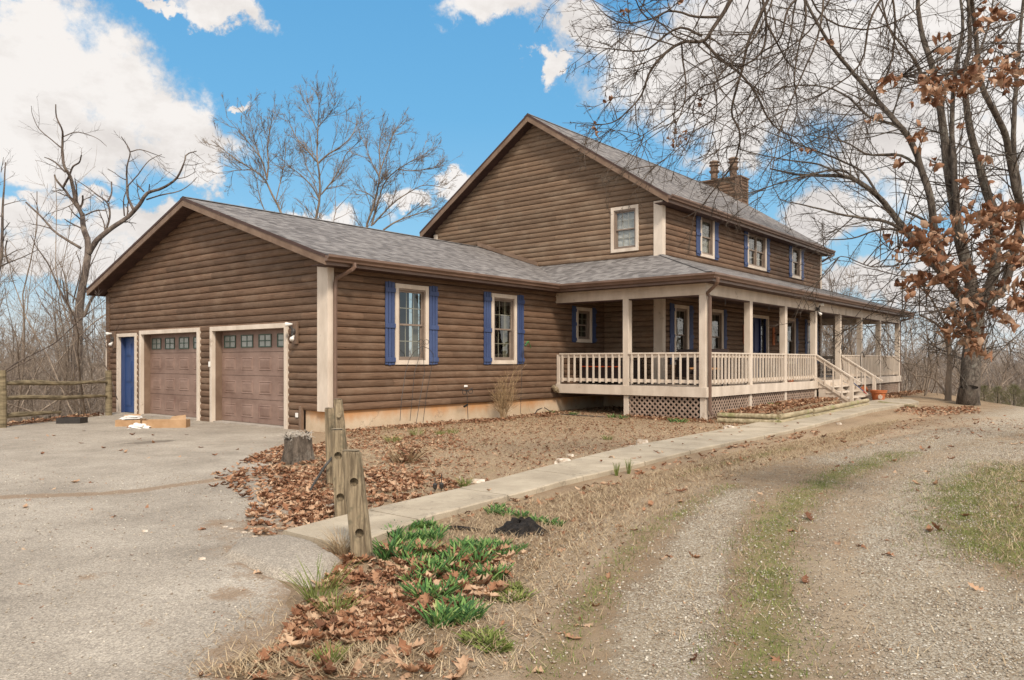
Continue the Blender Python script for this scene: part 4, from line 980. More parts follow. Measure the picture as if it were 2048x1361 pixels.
def asp_attrs(X, Y):
    line = segdist(X, Y, GP((0,997),(160,992),(270,985),(360,972),(430,962),(560,952),(620,950)))
    soil = np.exp(-(line/.12)**2)*1.25
    sdv = sd(X, Y, ASP); soil = np.maximum(soil, np.clip(.75-sdv*1.5, 0, .8)*(X < 0)*(Y < 6))
    for px, py, r in ((700,1340,.5),(560,1340,.35),(480,1300,.3),(520,1060,.45),(440,1050,.25),(175,1160,.10),(470,1190,.18),(300,1250,.08)):
        x, y, _ = gp(px, py); soil = np.maximum(soil, .75*np.exp(-(((X-x)**2+(Y-y)**2)/r**2)))
    st = np.zeros(X.shape)
    for px, py, rx_, ry_ in ((300,886,.55,.25),(352,903,.55,.2),(365,896,.3,.12),(425,878,.35,.14),(240,885,.3,.1)):
        x, y, _ = gp(px, py); st = np.maximum(st, .95*np.exp(-(((X-x)/rx_)**2+((Y-y)/ry_)**2)))
        return {'soil': soil, 'stain': st}
sheet('driveway', ASP, M['asphalt'], .09, .012, (-24, .4, -20, 10.4), asp_attrs, wa=.10)
PATCH = GP((440,1118),(478,1092),(571,1080),(640,1098),(690,1120),(660,1160),(622,1180),(520,1154))
sheet('driveway_patch', PATCH, M['asphalt'], .03, .055, (-7.6,-4.6,-9.2,-6.4), lambda X, Y: {'soil': 0*X+.12, 'stain': 0*X}, wa=.035, thick=.05, k=1.1)
rp = ROAD+[(30, -8.2), (30, -22), (-8, -22), (-8.6, -12.8)]
sheet('gravel_road', rp, M['ground'], .13, .010, (-10, 29, -19, -3), ground_attrs, wa=.15, thick=.03, k=.12)

# concrete walk: slabs
mb = MB(); joints = [-5.72, -4.72, -3.28, -1.7, -.15, 1.4, 2.95, 4.5, 6.05, 7.6, 9.15, 10.7, 12.25, 13.8, 15.35, 17.2, 18.4]
def walk_edge(x):
    up = [(-5.72,-7.05),(-4.96,-6.9),(-3.35,-6.66),(-1.7,-6.38),(1.03,-6.02),(4.6,-5.8),(8,-5.75),(15,-5.62),(18.6,-5.6)]
    lo = [(-5.72,-7.86),(-4.56,-7.5),(-3.25,-7.34),(-2.2,-7.2),(-.5,-7.14),(1.95,-6.97),(4,-6.93),(7.3,-6.93),(12.1,-6.8),(16.7,-6.95),(18.6,-6.3)]
    return np.interp(x, *zip(*lo)), np.interp(x, *zip(*up))
nsub = 6
for a, b in zip(joints[:-1], joints[1:]):
    xx = np.linspace(a+.010, b-.010, nsub+1); i0 = len(mb.v)
    for x in xx:
        lo, up = walk_edge(x); lo += random.uniform(-.008, .008); z = h1(x, (lo+up)/2)+.062
        mb.v += [(x, lo, z-.2), (x, lo-.004, z-.012), (x, lo+.012, z), (x, up-.012, z), (x, up+.004, z-.012), (x, up, z-.2)]
    for k in range(nsub):
        for j in range(5): q = i0+k*6+j; mb.f.append((q, q+6, q+7, q+1))
    mb.f.append(tuple(i0+j for j in range(6))[::-1]); e = i0+nsub*6; mb.f.append(tuple(e+j for j in range(6)))
tag(mb.build('walkway', M['walk']), kind='structure')

# ================================================================== LEAVES, STRAW, STONES
def leaf_template(curl, fold, seed, prof=None):
    r = random.Random(seed); n = 10; V = []; 
    prof = prof or [.02, .10, .26, .14, .38, .17, .46, .20, .36, .16, .03]
    for i in range(n+1):
        t = i/n; x = t-.5; w = prof[i]*.62; sk = r.uniform(-.03, .03); tip = .05 if i in (2, 4, 6, 8) else 0
        zc = curl*(x*x*4)*.22+r.uniform(-.015, .015)
        V += [(x+tip+sk, -w, zc+fold*w+r.uniform(-.03, .03)), (x, 0, zc), (x+tip-sk, w, zc+fold*w*r.uniform(.4, 1.3)+r.uniform(-.03, .03))]
    F = []
    for i in range(n):
        a = i*3; F += [(a, a+3, a+4, a+1), (a+1, a+4, a+5, a+2)]
    return np.array(V), np.array(F)
LT = [leaf_template(c, f, s) for s, (c, f) in enumerate([(.9, .5), (-.8, -.4), (1.4, .9), (.3, -.7), (-1.3, .6)])]
def add_leaves(P, S, tilt=.45):
    Vs, Fs, o = [], [], 0; idx = rng.integers(0, len(LT), len(P))
    for k, (T, F) in enumerate(LT):
        q = idx == k
        if not q.any(): continue
        V, FF = scatter(T, F, P[q], S[q], stuff_rot(q.sum(), tilt)); Vs.append(V); Fs.append(FF+o); o += len(V)
    return np.concatenate(Vs), np.concatenate(Fs)
def sample_poly(poly, n, dens=None):
    P = np.array(poly); lo, hi = P.min(0), P.max(0); out = np.zeros((0, 2))
    while len(out) < n:
        q = rng.uniform(lo, hi, (n*3, 2)); q = q[inpoly(q[:,0], q[:,1], [tuple(a) for a in poly])]
        if dens is not None: q = q[rng.random(len(q)) < dens(q[:,0], q[:,1])]
        out = np.concatenate([out, q])
    return out[:n]
def onground(q, dz0=0.004, dz1=.02):
    return np.column_stack([q, H(q[:,0], q[:,1])+rng.uniform(dz0, dz1, len(q))])
def clump(s=1.6): return lambda x, y: np.clip(.5+.9*np.sin(x*s*2.1+np.sin(y*s*3))*np.sin(y*s*2.7+1.3*np.sin(x*s*1.9)), .04, 1)
LV = []
def leaves(poly, n, s0, s1, dz=.02, dens=None):
    q = sample_poly(poly, n, dens); LV.append((onground(q, .006, dz), rng.uniform(s0, s1, n)))
leaves(GP((440,948),(545,900),(620,880),(690,900),(690,1000),(640,1050),(560,1060),(520,1000)), 1700, .065, .115, .045, clump(1.1))
leaves(GP((420,950),(560,930),(640,960),(640,1060),(480,1085),(500,1010)), 450, .08, .13, .03)
leaves(GP((640,1170),(700,1120),(820,1135),(850,1240),(760,1290),(660,1290),(560,1300),(600,1230)), 1150, .07, .125, .04, clump(2.2))
leaves(GP((560,1300),(660,1290),(860,1300),(980,1361),(500,1361)), 45, .10, .15, .02)
leaves(GP((760,1100),(1020,1110),(1010,1190),(940,1230),(830,1230)), 330, .10, .15, .05)
leaves([(.3,-.05),(7.4,-.05),(7.4,-.75),(.2,-.7)], 1300, .06, .11, .06, clump(1.3))
leaves([(-3.3,-3.6),(0,-.6),(2.2,-1.0),(-.5,-4.5),(-4.0,-5.9)], 1100, .05, .10, .03, clump(.9))
leaves([(-4.8,-5.2),(-3.2,-3.9),(-2.6,-5.6),(-3.0,-6.55),(-5.3,-6.85)], 1200, .07, .125, .035, clump(1.6))
leaves(LAWN, 9500, .025, .065, .02, lambda x, y: .35+.65*clump(.8)(x, y)); leaves(LAWN, 1500, .05, .10, .02, clump(1.3))
VERGE = GP((700,1361),(820,1210),(1000,1060),(1480,905),(1830,838),(2048,838),(2048,860),(1600,915),(1300,1010),(1120,1361)); leaves(VERGE, 4200, .015, .045, .012); leaves(GP((1120,1361),(1300,1010),(1600,915),(2048,850),(2200,950),(2200,1361)), 3000, .010, .03, .012); leaves(VERGE, 130, .07, .12, .02)
leaves(GP((380,1361),(560,1290),(640,1170),(560,1060),(620,960),(700,1000),(760,1361)), 1500, .015, .05, .012); leaves(GP((0,1361),(0,880),(560,880),(520,1361)), 900, .008, .03, .012)
leaves([(7.5,-4.5),(8.2,-5.6),(11.7,-5.35),(17.0,-5.0),(15,-4.45)], 2100, .09, .14, .07)
leaves([(6.9,-4.9),(7.6,-4.2),(7.6,-2.2),(7.2,-2.2),(6.8,-4.0)], 420, .08, .13, .04)
leaves([(17.8,-4.5),(27,-4.6),(27,-5.2),(18.5,-5.6)], 900, .09, .14, .07)
leaves(GP((1800,818),(1960,816),(1960,828),(1850,835),(1790,828)), 420, .09, .14, .06)
leaves(GP((1000,1361),(1150,1060),(1480,905),(1850,835),(2048,830),(2048,1361)), 110, .09, .15, .02)
leaves(GP((0,1361),(0,880),(240,850),(560,880),(520,1361)), 55, .09, .15, .015)
leaves(GP((880,1020),(1130,985),(1500,882),(1640,860),(1640,870),(1480,900),(1180,990),(900,1050)), 190, .07, .12, .02)
leaves([(-3.9,6.3),(-.6,8.6),(-.8,9.2),(-4.2,7.0)], 350, .09, .14, .05)
leaves([(7.5,-.2),(9.7,-.2),(9.7,-2.0),(7.5,-2.0)], 60, .08, .13, .02)
P = np.concatenate([a for a, b in LV]); S = np.concatenate([b for a, b in LV])
V, F = add_leaves(P, S, .36)
tag(npmesh('fallen_leaves', V, F, M['leaf']), 'brown fallen oak leaves lying thick around the posts and thinly over the ground', 'fallen leaves', kind='stuff')
wl = sample_poly([(-5.3,-7.3),(-3,-7.1),(4,-6.7),(15,-6.5),(15,-5.9),(4,-6.0),(-3,-6.8)], 34)
Pw = onground(wl, .07, .075); V, F = add_leaves(Pw, rng.uniform(.06, .12, len(Pw)), .2)
tag(npmesh('walkway_leaves', V, F, M['leaf']), 'a few dry leaves scattered on the concrete walk', 'fallen leaves', kind='stuff')

def blades(P, L, w, lean, droop, mat, name, seg=2, label=None, cat='grass'):
    n = len(P); a = rng.uniform(0, 2*np.pi, n); d = np.column_stack([np.cos(a), np.sin(a), 0*a]); sdv = np.column_stack([-np.sin(a), np.cos(a), 0*a])
    rows = []
    for k in range(seg+1):
        t = k/seg; c = P+d*(L*lean*(t+droop*t*t))[:,None]+np.array([0, 0, 1])*(L*np.sqrt(np.clip(1-lean**2, .02, 1))*(t-.5*droop*t*t))[:,None]
        ww = (w*(1-.75*t))[:,None]; rows.append(np.stack([c-sdv*ww, c+sdv*ww], 1))
    V = np.concatenate(rows, 1).reshape(-1, 3); m = 2*(seg+1); F = []
    for k in range(seg): F.append([2*k, 2*k+1, 2*k+3, 2*k+2])
    F = (np.array(F)[None]+(np.arange(n)*m)[:,None,None]).reshape(-1, 4)
    return V, F
# straw lying over soil and lawn
q = np.concatenate([sample_poly(LAWN, 34000), sample_poly(GP((620,1361),(700,1180),(900,1040),(1500,900),(1800,840),(1760,870),(1400,980),(1180,1120),(1020,1361)), 34000), sample_poly(GP((1020,1361),(1300,1000),(1600,900),(2048,860),(2200,1000),(2200,1361)), 9000, clump(2.6)), sample_poly(GP((380,1361),(560,1290),(640,1200),(760,1300),(700,1361)), 2200), sample_poly(GP((300,1361),(480,1230),(620,1180),(560,1361)), 300), sample_poly(GP((1940,930),(2100,920),(2100,1140),(1960,1120)), 5000)])
P = onground(q, .001, .012); n = len(P); V, F = blades(P, rng.uniform(.03, .10, n), np.full(n, .0026), rng.uniform(.8, .99, n), rng.uniform(-.2, .3, n), None, '', 1)
tag(npmesh('dry_straw', V, F, M['straw']), 'short dead straw and grass thatch over the lawn and soil', 'dry grass', kind='stuff')
# green blades where it is green
gx = GP((1000,1361),(1100,1050),(1480,905),(1860,850),(2048,860),(2300,1000),(2300,1361)); q = sample_poly(gx, 24000, lambda x, y: np.clip(fld(x, y, G_GN)-.12, 0, 1)*(.25+.75*clump(3)(x, y)))
q2 = sample_poly(LAWN, 1400, clump(1.9)); q = np.concatenate([q, q2])
P = onground(q, 0, .004)+np.array([0, 0, .008]); n = len(P); V, F = blades(P, rng.uniform(.015, .045, n), np.full(n, .0022), rng.uniform(.3, .9, n), rng.uniform(0, .5, n), None, '', 1)
tag(npmesh('short_grass', V, F, M['grassb']), 'sparse short green grass and moss between the wheel tracks', 'grass', kind='stuff')
# gravel stones
def ico(seed):
    b = bmesh.new(); bmesh.ops.create_icosphere(b, subdivisions=1, radius=1); r = random.Random(seed)
    V = np.array([[c*(1+r.uniform(-.28, .28)) for c in v.co] for v in b.verts])*np.array([1, .78, .55]); F = np.array([[v.index for v in f.verts] for f in b.faces]); b.free(); return V, F
ST = [ico(k) for k in range(4)]
def stones(q, s, name, label, mat='stone', dz=.3, base=.008):
    P = onground(q, 0, .001); P[:,2] += base+s*dz; Vs, Fs, o = [], [], 0; idx = rng.integers(0, 4, len(P))
    for k, (T, F) in enumerate(ST):
        m = idx == k; V, FF = scatter(T, F, P[m], s[m], stuff_rot(m.sum(), .35)); Vs.append(V); Fs.append(FF+o); o += len(V)
    return tag(npmesh(name, np.concatenate(Vs), np.concatenate(Fs), M[mat]), label, 'gravel', kind='stuff')
gq = GP((1000,1361),(1130,1100),(1400,970),(1860,860),(2048,850),(2300,950),(2300,1361))
q = sample_poly(gq, 75000, lambda x, y: np.clip(fld(x, y, G_GV)*1.1+.03, 0, 1)*(.25+.75*clump(2.3)(x, y))); stones(q, rng.uniform(.0022, .0062, len(q))*rng.choice([1, 1, 1, 1.8], len(q)), 'gravel_stones', 'small pale crushed gravel on the driveway track', base=.011)
q = np.concatenate([sample_poly(GP((380,1100),(480,1000),(640,1010),(690,900),(900,880),(960,950),(700,1060),(500,1100)), 700, clump(2)), sample_poly(GP((0,1361),(0,950),(500,950),(560,1361)), 900), sample_poly(GP((700,1361),(1100,1361),(1250,1030),(1000,1090)), 900), sample_poly(LAWN, 500), sample_poly(gq, 2500)])
stones(q, rng.uniform(.003, .011, len(q)), 'loose_pebbles', 'loose tan pebbles scattered over asphalt and bare soil', base=.012)

# ================================================================== YARD OBJECTS
def base(px, py, dz=0.0): x, y, z = gp(px, py); return (x, y, z+dz)
def ppm(px, py): # pixels per metre at that ground point
    x, y, z = gp(px, py); return FL/((x-CAM[0])*FW[0]+(y-CAM[1])*FW[1])
def rt3(a, b=0.0, z=0.0):     # offset: a to the camera's right, b away, z up
    return Vector((RT[0]*a+FW[0]*b, RT[1]*a+FW[1]*b, z))
def boolean_cut(o, cutters):
    dg = bpy.context.evaluated_depsgraph_get()
    for c in cutters:
        md = o.modifiers.new('b', 'BOOLEAN'); md.object = c; md.operation = 'DIFFERENCE'; md.solver = 'EXACT'
    dg.update(); me = bpy.data.meshes.new_from_object(o.evaluated_get(dg)); o.modifiers.clear(); old = o.data; o.data = me; bpy.data.meshes.remove(old)
    for c in cutters: m = c.data; bpy.data.objects.remove(c); bpy.data.meshes.remove(m)
def fence_post(loc, h, w, lean, holes, label, sides=14, shape=1.0, plug=()):
    t = thing('fence_post', label, 'fence post', loc, 'old holed fence posts beside the walk')
    mb = MB(); top = Vector((0, 0, h))+rt3(lean[0], lean[1]); n = sides
    rings = [(-.15, 1.06), (0.0, 1.05), (h*.35, 1.0), (h*.7, .95), (h-.015, .90), (h, .84)]
    for z, s in rings:
        for j in range(n):
            a = 2*math.pi*j/n+.2; r = w/2*s*(1+.05*math.sin(3*a+1)+.03*math.sin(5*a)); c = math.cos(a); sn = math.sin(a)
            if sn < -.55*shape: sn = -.55*shape-(abs(sn)-.55*shape)*.25     # split face towards the drive
            p = rt3(c*r, sn*r)+top*(z/h); mb.v.append(tuple(p+Vector((0, 0, random.uniform(-.006, .006) if z == h else 0))))
    for k in range(len(rings)-1):
        for j in range(n): a = k*n+j; b = k*n+(j+1) % n; mb.f.append((a, b, b+n, a+n))
    mb.f.append(tuple(range(n))[::-1]); e = (len(rings)-1)*n; mb.f.append(tuple(e+j for j in range(n)))
    o = mb.build('post_body', M['post'], t)
    cut = []
    for (dx, z, r, side) in holes:
        cb = MB(); c = top*(z/h)+rt3(dx, 0)
        d = rt3(0, 1) if not side else rt3(1, .2).normalized()
        a = c-d*(w*1.2); b = c-d*(w*.02) if not side else c-d*(w*.15)
        if side: a = c-d*w*1.2; b = c-d*(w*.25)
        cb.tube([a, b], [r, r], 16); q = cb.build('cutter', M['endgrain'], None); q.location = loc; cut.append(q)
    bpy.context.view_layer.update()
    if cut: boolean_cut(o, cut)
    if not any(m and m.name == M['dark'].name for m in o.data.materials): o.data.materials.append(M['dark'])
    for (dx, z, r) in plug:
        k = MB(); c = top*(z/h)+rt3(dx, -w*.33); k.tube([c, c+rt3(0, -.03)], [r, r*.95], 14); k.build('dowel', M['endgrain'], t)
    # end-grain cap
    k = MB(); ring = [Vector(mbv) for mbv in [tuple(rt3(math.cos(2*math.pi*j/n+.2)*w/2*.80, (math.sin(2*math.pi*j/n+.2) if math.sin(2*math.pi*j/n+.2) > -.55 else -.58)*w/2*.80)+top+Vector((0, 0, .009))) for j in range(n)]]
    k.quad(*ring); k.build('post_top', M['endgrain'], t)
    return t
a = base(724, 1121); fence_post(a, .765, .150, (-.085, .03), [(.010, .555, .030, 0), (.012, .20, .032, 0)], 'thick grey fence post with two round holes, nearest post beside the walk end')
b_ = base(686, 1041); fence_post(b_, .80, .142, (-.055, .02), [(.002, .575, .034, 0), (.0, .21, .036, 0), (-.02, .30, .030, 1)], 'yellowish holed fence post just behind the nearest post, left of the walk')
c_ = at(664, 975, 8.7); c_[2] = h1(c_[0], c_[1]); fence_post(tuple(c_), .88, .125, (-.03, .0), [], 'short cracked post mostly hidden behind the yellowish holed post')
d_ = at(692, 975, 8.3); d_[2] = h1(d_[0], d_[1]); fence_post(tuple(d_), 1.0, .108, (-.10, .04), [(.008, .34, .02, 0)], 'tall narrow leaning fence post with a plugged hole near its top', plug=((.012, .83, .024),))

# stump
def stump(loc, r, h, label, mat, topmat=None, seed=1):
    t = thing('tree_stump', label, 'tree stump', loc); rr = random.Random(seed); n = 40; mb = MB(); m = 14
    for k in range(m+1):
        tt = k/m; z = h*tt
        for j in range(n):
            a = 2*math.pi*j/n; fl = 1+.28*(1-tt)**3*(1+.6*math.sin(4*a+seed)); ridge = .05*math.sin(13*a+seed)+.035*math.sin(29*a+2*tt)+.02*rr.uniform(-1, 1)
            zz = z+(h*(.14*math.sin(3*a+1.2)+.08*math.sin(7*a)+.06*rr.uniform(-1, 1)) if k == m else 0); q = r*(fl+ridge)*(1-.08*tt); mb.v.append((q*math.cos(a), q*math.sin(a), zz-.04))
    for k in range(m):
        for j in range(n): a = k*n+j; b = k*n+(j+1) % n; mb.f.append((a, b, b+n, a+n))
    for s_, dz in ((.8, -.05), (.55, .03), (.3, -.02), (.1, 0)):
        i0 = len(mb.v)
        for j in range(n): a = 2*math.pi*j/n; mb.v.append((r*s_*math.cos(a), r*s_*math.sin(a), h*(.95+.1*math.sin(2*a+s_*9)*s_)-.04+dz+rr.uniform(-.02, .02)))
        for j in range(n): a = i0-n+j; b = i0-n+(j+1) % n; mb.f.append((a, b, b+n, a+n))
    mb.f.append(tuple(len(mb.v)-n+j for j in range(n))); mb.build('stump_body', mat, t)
    if topmat:   # frayed splinters and shreds
        k = MB()
        for i in range(150):
            a = rr.uniform(0, 6.28); q = r*rr.uniform(0, 1)**.6; p = Vector((q*math.cos(a), q*math.sin(a), h*.92+rr.uniform(-.02, .05))); d = Vector((rr.uniform(-1, 1), rr.uniform(-1, 1), rr.uniform(-.4, .7))).normalized()*rr.uniform(.03, .11)
            k.tube([p, p+d*.5+Vector((0, 0, .012)), p+d], [.006, .005, .002], 4)
        tag(k.build('frayed_top', topmat, t), kind='stuff')
    return t
stump(base(596, 926), .19, .39, 'grey weathered tree stump with a frayed pale top at the asphalt edge', M['stump'], simple('bleached splinters', (.33, .29, .24), (.52, .47, .41), 20, .9), 3)
# charred stump
t = thing('charred_stump', 'low black charred stump in the dirt beyond the daffodils', 'tree stump', base(1040, 1066)); mb = MB(); n = 26; rr = random.Random(4)
for k, (s, z) in enumerate([(1.9, -.015), (1.25, .03), (.95, .07), (.7, .095), (.4, .10), (.05, .09)]):
    for j in range(n):
        a = 2*math.pi*j/n; q = .115*s*(1+.16*math.sin(3*a+k*.4)+.10*math.sin(8*a+k)+rr.uniform(-.08, .08)); mb.v.append(tuple(rt3(q*math.cos(a)*1.15, q*math.sin(a)*.8, max(-.02, z*(1+.22*math.sin(a+.5))+rr.uniform(-.012, .012)))))
for k in range(5):
    for j in range(n): a = k*n+j; b = k*n+(j+1) % n; mb.f.append((a, b, b+n, a+n))
mb.tube([rt3(-.05, 0, .06), rt3(-.16, -.03, .02), rt3(-.25, -.05, -.01)], [.045, .03, .01], 7, jit=.4); mb.tube([rt3(.08, -.02, .05), rt3(.17, -.08, .01), rt3(.2, -.12, -.02)], [.035, .02, .01], 7, jit=.4)
mb.build('stump_body', M['char'], t)
t = thing('charred_branch', 'thin black charred branch lying left of the charred stump', 'branch', base(925, 1060)); mb = MB(); mb.tube([rt3(-.14, .03, .01), rt3(-.05, .0, .015), rt3(.06, -.02, .012), rt3(.15, -.03, .006)], [.014, .02, .016, .008], 6, jit=.5); mb.build('branch', M['char'], t)

# bundle of dark hose or stakes
HB = base(648, 985); t = thing('rubber_hose_bundle', 'bundle of split black hoses leaning behind the holed posts', 'hose', HB)
for k in range(5):
    A = Vector(base(628+k*7, 984-k*9, .09+.012*k))-Vector(HB); B = Vector(at(677-k*2, 903+k*3, 8.5))-Vector(HB)
    mb = MB(); mb.tube([A+(A-B)*.15-Vector((0,0,.02)), A, A+(B-A)*.4+Vector((0,0,.03)), A+(B-A)*.75+Vector((0,0,.02)), B], .013, 6); mb.build('hose_length', M['hose'], t)

# rail fence beyond the asphalt
lf = thing('rail_fence', 'mossy split-rail fence of two posts and three rails beside the garage', 'fence', base(4, 857))
L0 = Vector(base(4, 857)); p0 = Vector((0, 0, 0)); p1 = Vector(base(217, 832))-L0; p1.z = h1(*(L0+p1).xy)-L0.z
for p, hh in ((p0, 1.22), (p1, 1.17)):
    mb = MB(); mb.tube([p+Vector((0,0,-.3)), p+Vector((0,0,hh*.5))+rt3(.01), p+Vector((0,0,hh))], [.085, .082, .076], 10, jit=.06); mb.build('fence_post', M['rail'], lf)
for za, zb, r in ((.94, .86, .05), (.63, .50, .05)):
    mb = MB(); P = [p0+(p1-p0)*t+Vector((0, 0, za+(zb-za)*t+.018*math.sin(t*9)))+rt3(0, 0) for t in [0, .15, .3, .45, .6, .75, .9, 1.0]]
    mb.tube(P, [r*.7, r*1.05, r*1.15, r, r*.95, r*.85, r*.75, r*.6], 7, jit=.35); mb.build('rail', M['rail'], lf)
mb = MB(); P = [p0+(p1-p0)*t+Vector((0, 0, .25-.04*t+.01*math.sin(t*9))) for t in [0, .12, .3, .5]]; mb.tube(P, [.045, .055, .05, .03], 7, jit=.35); mb.build('rail', M['rail'], lf)
t = thing('black_bin', 'black open plastic tub set at the asphalt edge under the fence', 'tub', base(136, 849)); mb = MB(); a = .27
mb.prism([rt3(-a, 0, -.02), rt3(a, 0, -.02), rt3(a, 0, .14), rt3(-a, 0, .14)], rt3(0, .02)); mb.prism([rt3(-a, .3, -.02), rt3(a, .3, -.02), rt3(a, .3, .14), rt3(-a, .3, .14)], rt3(0, .02)); mb.prism([rt3(-a, .02, -.02), rt3(-a, .3, -.02), rt3(-a, .3, .14), rt3(-a, .02, .14)], rt3(.02)); mb.prism([rt3(a-.02, .02, -.02), rt3(a-.02, .3, -.02), rt3(a-.02, .3, .14), rt3(a-.02, .02, .14)], rt3(.02)); mb.build('tub_body', M['iron'], t)
t = thing('timber_pile', 'grey old timber lying under the rail fence', 'timber', base(45, 846)); mb = MB(); mb.bar(rt3(-.5, .35, .1), rt3(.35, .5, .09), .16, .12); mb.build('timber', M['stump'], t)

# cardboard boxes, papers and bag in front of the garage
def obox(mb, c, u, v, w, l, h, z0=0):
    c = Vector(c); mb.prism([c+u*(-l/2)+v*(-w/2)+Vector((0,0,z0)), c+u*(l/2)+v*(-w/2)+Vector((0,0,z0)), c+u*(l/2)+v*(w/2)+Vector((0,0,z0)), c+u*(-l/2)+v*(w/2)+Vector((0,0,z0))], (0, 0, h))
bl = base(333, 856); t = thing('cardboard_box', 'long open cardboard carton with a raised flap in front of the garage doors', 'box', bl)
u = rt3(1, .16).normalized(); v = Vector((-u.y, u.x, 0)); mb = MB(); l, w, h = .86, .34, .17
for s in (-1, 1): obox(mb, v*(s*w/2), u, v, .008, l, h)
for s in (-1, 1): obox(mb, u*(s*l/2), u, v, w-.01, .008, h)
obox(mb, (0, 0, 0), u, v, w-.01, l-.01, .008); mb.build('carton', M['card'], t)
mb = MB(); mb.prism([u*(l/2-.33)+v*(-w/2)+Vector((0,0,h)), u*(l/2)+v*(-w/2)+Vector((0,0,h)), u*(l/2-.06)+v*(w*.2)+Vector((0,0,h+.09)), u*(l/2-.33)+v*(w*.2)+Vector((0,0,h+.06))], (0, 0, .006)); mb.build('flap', M['card'], t)
bl = base(262, 853); t = thing('cardboard_box', 'squat cardboard box topped with papers below the blue side door', 'box', bl); mb = MB(); obox(mb, (0,0,0), u, v, .42, .50, .15); mb.build('carton', M['card'], t); mb = MB()
mb.prism([u*-.25+v*.21+Vector((0,0,.151)), u*.12+v*.21+Vector((0,0,.151)), u*.10+v*.32+Vector((0,0,.24)), u*-.22+v*.30+Vector((0,0,.22))], (0,0,.006)); mb.build('flap', M['card'], t)
bp = Vector(bl)+Vector((0,0,.152)); t = thing('paper_stack', 'loose white and grey papers lying on the squat cardboard box', 'papers', bp); mb = MB()
for k in range(7):
    a = random.uniform(-.4, .4); uu = (u*math.cos(a)+v*math.sin(a)); vv = Vector((-uu.y, uu.x, 0)); c = u*random.uniform(-.13, .1)+v*random.uniform(-.13, .03); z = .004+k*.008
    mb.prism([c+uu*-.15+vv*-.11+Vector((0,0,z)), c+uu*.15+vv*-.11+Vector((0,0,z)), c+uu*.15+vv*.11+Vector((0,0,z+.01)), c+uu*-.15+vv*.11+Vector((0,0,z+.02))], (0,0,.004))
mb.build('papers', M['white'], t)
t = thing('plastic_bag', 'crumpled white plastic bag on the asphalt before the cartons', 'bag', base(277, 858)); b = bmesh.new(); bmesh.ops.create_icosphere(b, subdivisions=4, radius=1); rr = random.Random(3)
from mathutils import noise as mn
for q in b.verts:
    c = q.co.copy(); s = 1+.55*mn.noise(c*2.3)+.3*mn.noise(c*5.5)+.18*mn.noise(c*12); c = c*s; q.co = rt3(c.x*.19, c.y*.13, max(.0, (c.z+.35)*.075))
me = bpy.data.meshes.new('bag_film'); b.to_mesh(me); b.free(); me.materials.append(M['white']); o = bpy.data.objects.new('bag_film', me); link(o, t)

# rocks
def rock(px, py, wpx, label, group='pale rocks along the walk', asp=.6, name='rock', seed=0, mat='rock'):
    loc = base(px, py); s = wpx/ppm(px, py)/2; b = bmesh.new(); bmesh.ops.create_icosphere(b, subdivisions=3, radius=1); off = Vector((seed*3.1, seed*1.7, seed))
    for q in b.verts:
        c = q.co.copy(); k = 1+.45*mn.noise(c*1.3+off)+.18*mn.noise(c*3.4+off); c = c*k; c.x = max(-.9, min(.95, c.x)); c.z = min(.75, c.z); q.co = rt3(c.x*s, c.y*s*.75, max(-.3*s, c.z*s*asp*1.25+.12*s))
    me = bpy.data.meshes.new(name); b.to_mesh(me); b.free(); me.materials.append(M[mat]); o = bpy.data.objects.new(name, me); link(o, None, loc); tag(o, label, 'rock', group); return o
rock(1125, 930, 36, 'largest tan rock at the lawn edge of the walk', seed=1); rock(1140, 914, 16, 'orange-tinted small rock resting behind the largest tan rock', seed=2)
rock(1284, 891, 26, 'whitest block-shaped rock beside the walk near its middle', seed=3, asp=.8); rock(1264, 899, 18, 'cream rock just left of the whitest block-shaped rock', seed=4, asp=.8); rock(1318, 888, 18, 'flat pinkish rock just right of the whitest block-shaped rock', seed=5, asp=.4)
rock(954, 967, 34, 'flat white rock lying against the walk behind the small stakes', seed=6, asp=.35); rock(662, 1018, 24, 'white rock tucked behind the yellowish holed post', seed=7, asp=.7)
rock(1460, 860, 28, 'low grey rock before the flower bed timber corner', seed=8, asp=.5); rock(1528, 829, 26, 'rounded tan rock among leaves in the porch flower bed', seed=9, asp=.8); rock(1664, 817, 24, 'pale flat rock in the bed below the porch steps', seed=10, asp=.5)
rock(404, 1122, 16, 'squarish orange stone lying alone on the asphalt', 'loose stones', seed=11, asp=.8); rock(290, 1066, 15, 'tan round stone on the asphalt left of the square one', 'loose stones', seed=12, asp=.7)
rock(1678, 849, 10, 'small white stone on the road edge opposite the steps', 'loose stones', seed=13); rock(888, 1121, 20, 'buff rock among the daffodil leaves', 'loose stones', seed=14)
STN = ['far left low', 'left of centre', 'upper middle', 'upper right of middle', 'lower middle', 'upper right', 'centre right', 'leftmost but one', 'leftmost', 'upper left', 'lower left of middle', 'lowest in the middle', 'rightmost']
for i in range(13):
    px, py = [(462,1060),(472,1066),(520,1052),(540,1057),(506,1066),(555,1050),(532,1070),(400,1095),(372,1099),(450,1057),(488,1068),(510,1076),(575,1062)][i]
    rock(px, py, random.uniform(7, 15), f'small pale stone in the scatter left of the walk end, {STN[i]}', 'small stones in the scatter left of the walk', seed=20+i, asp=.6)
for i, (px, py) in enumerate([(96, 836), (118, 832), (176, 830)]):
    pass

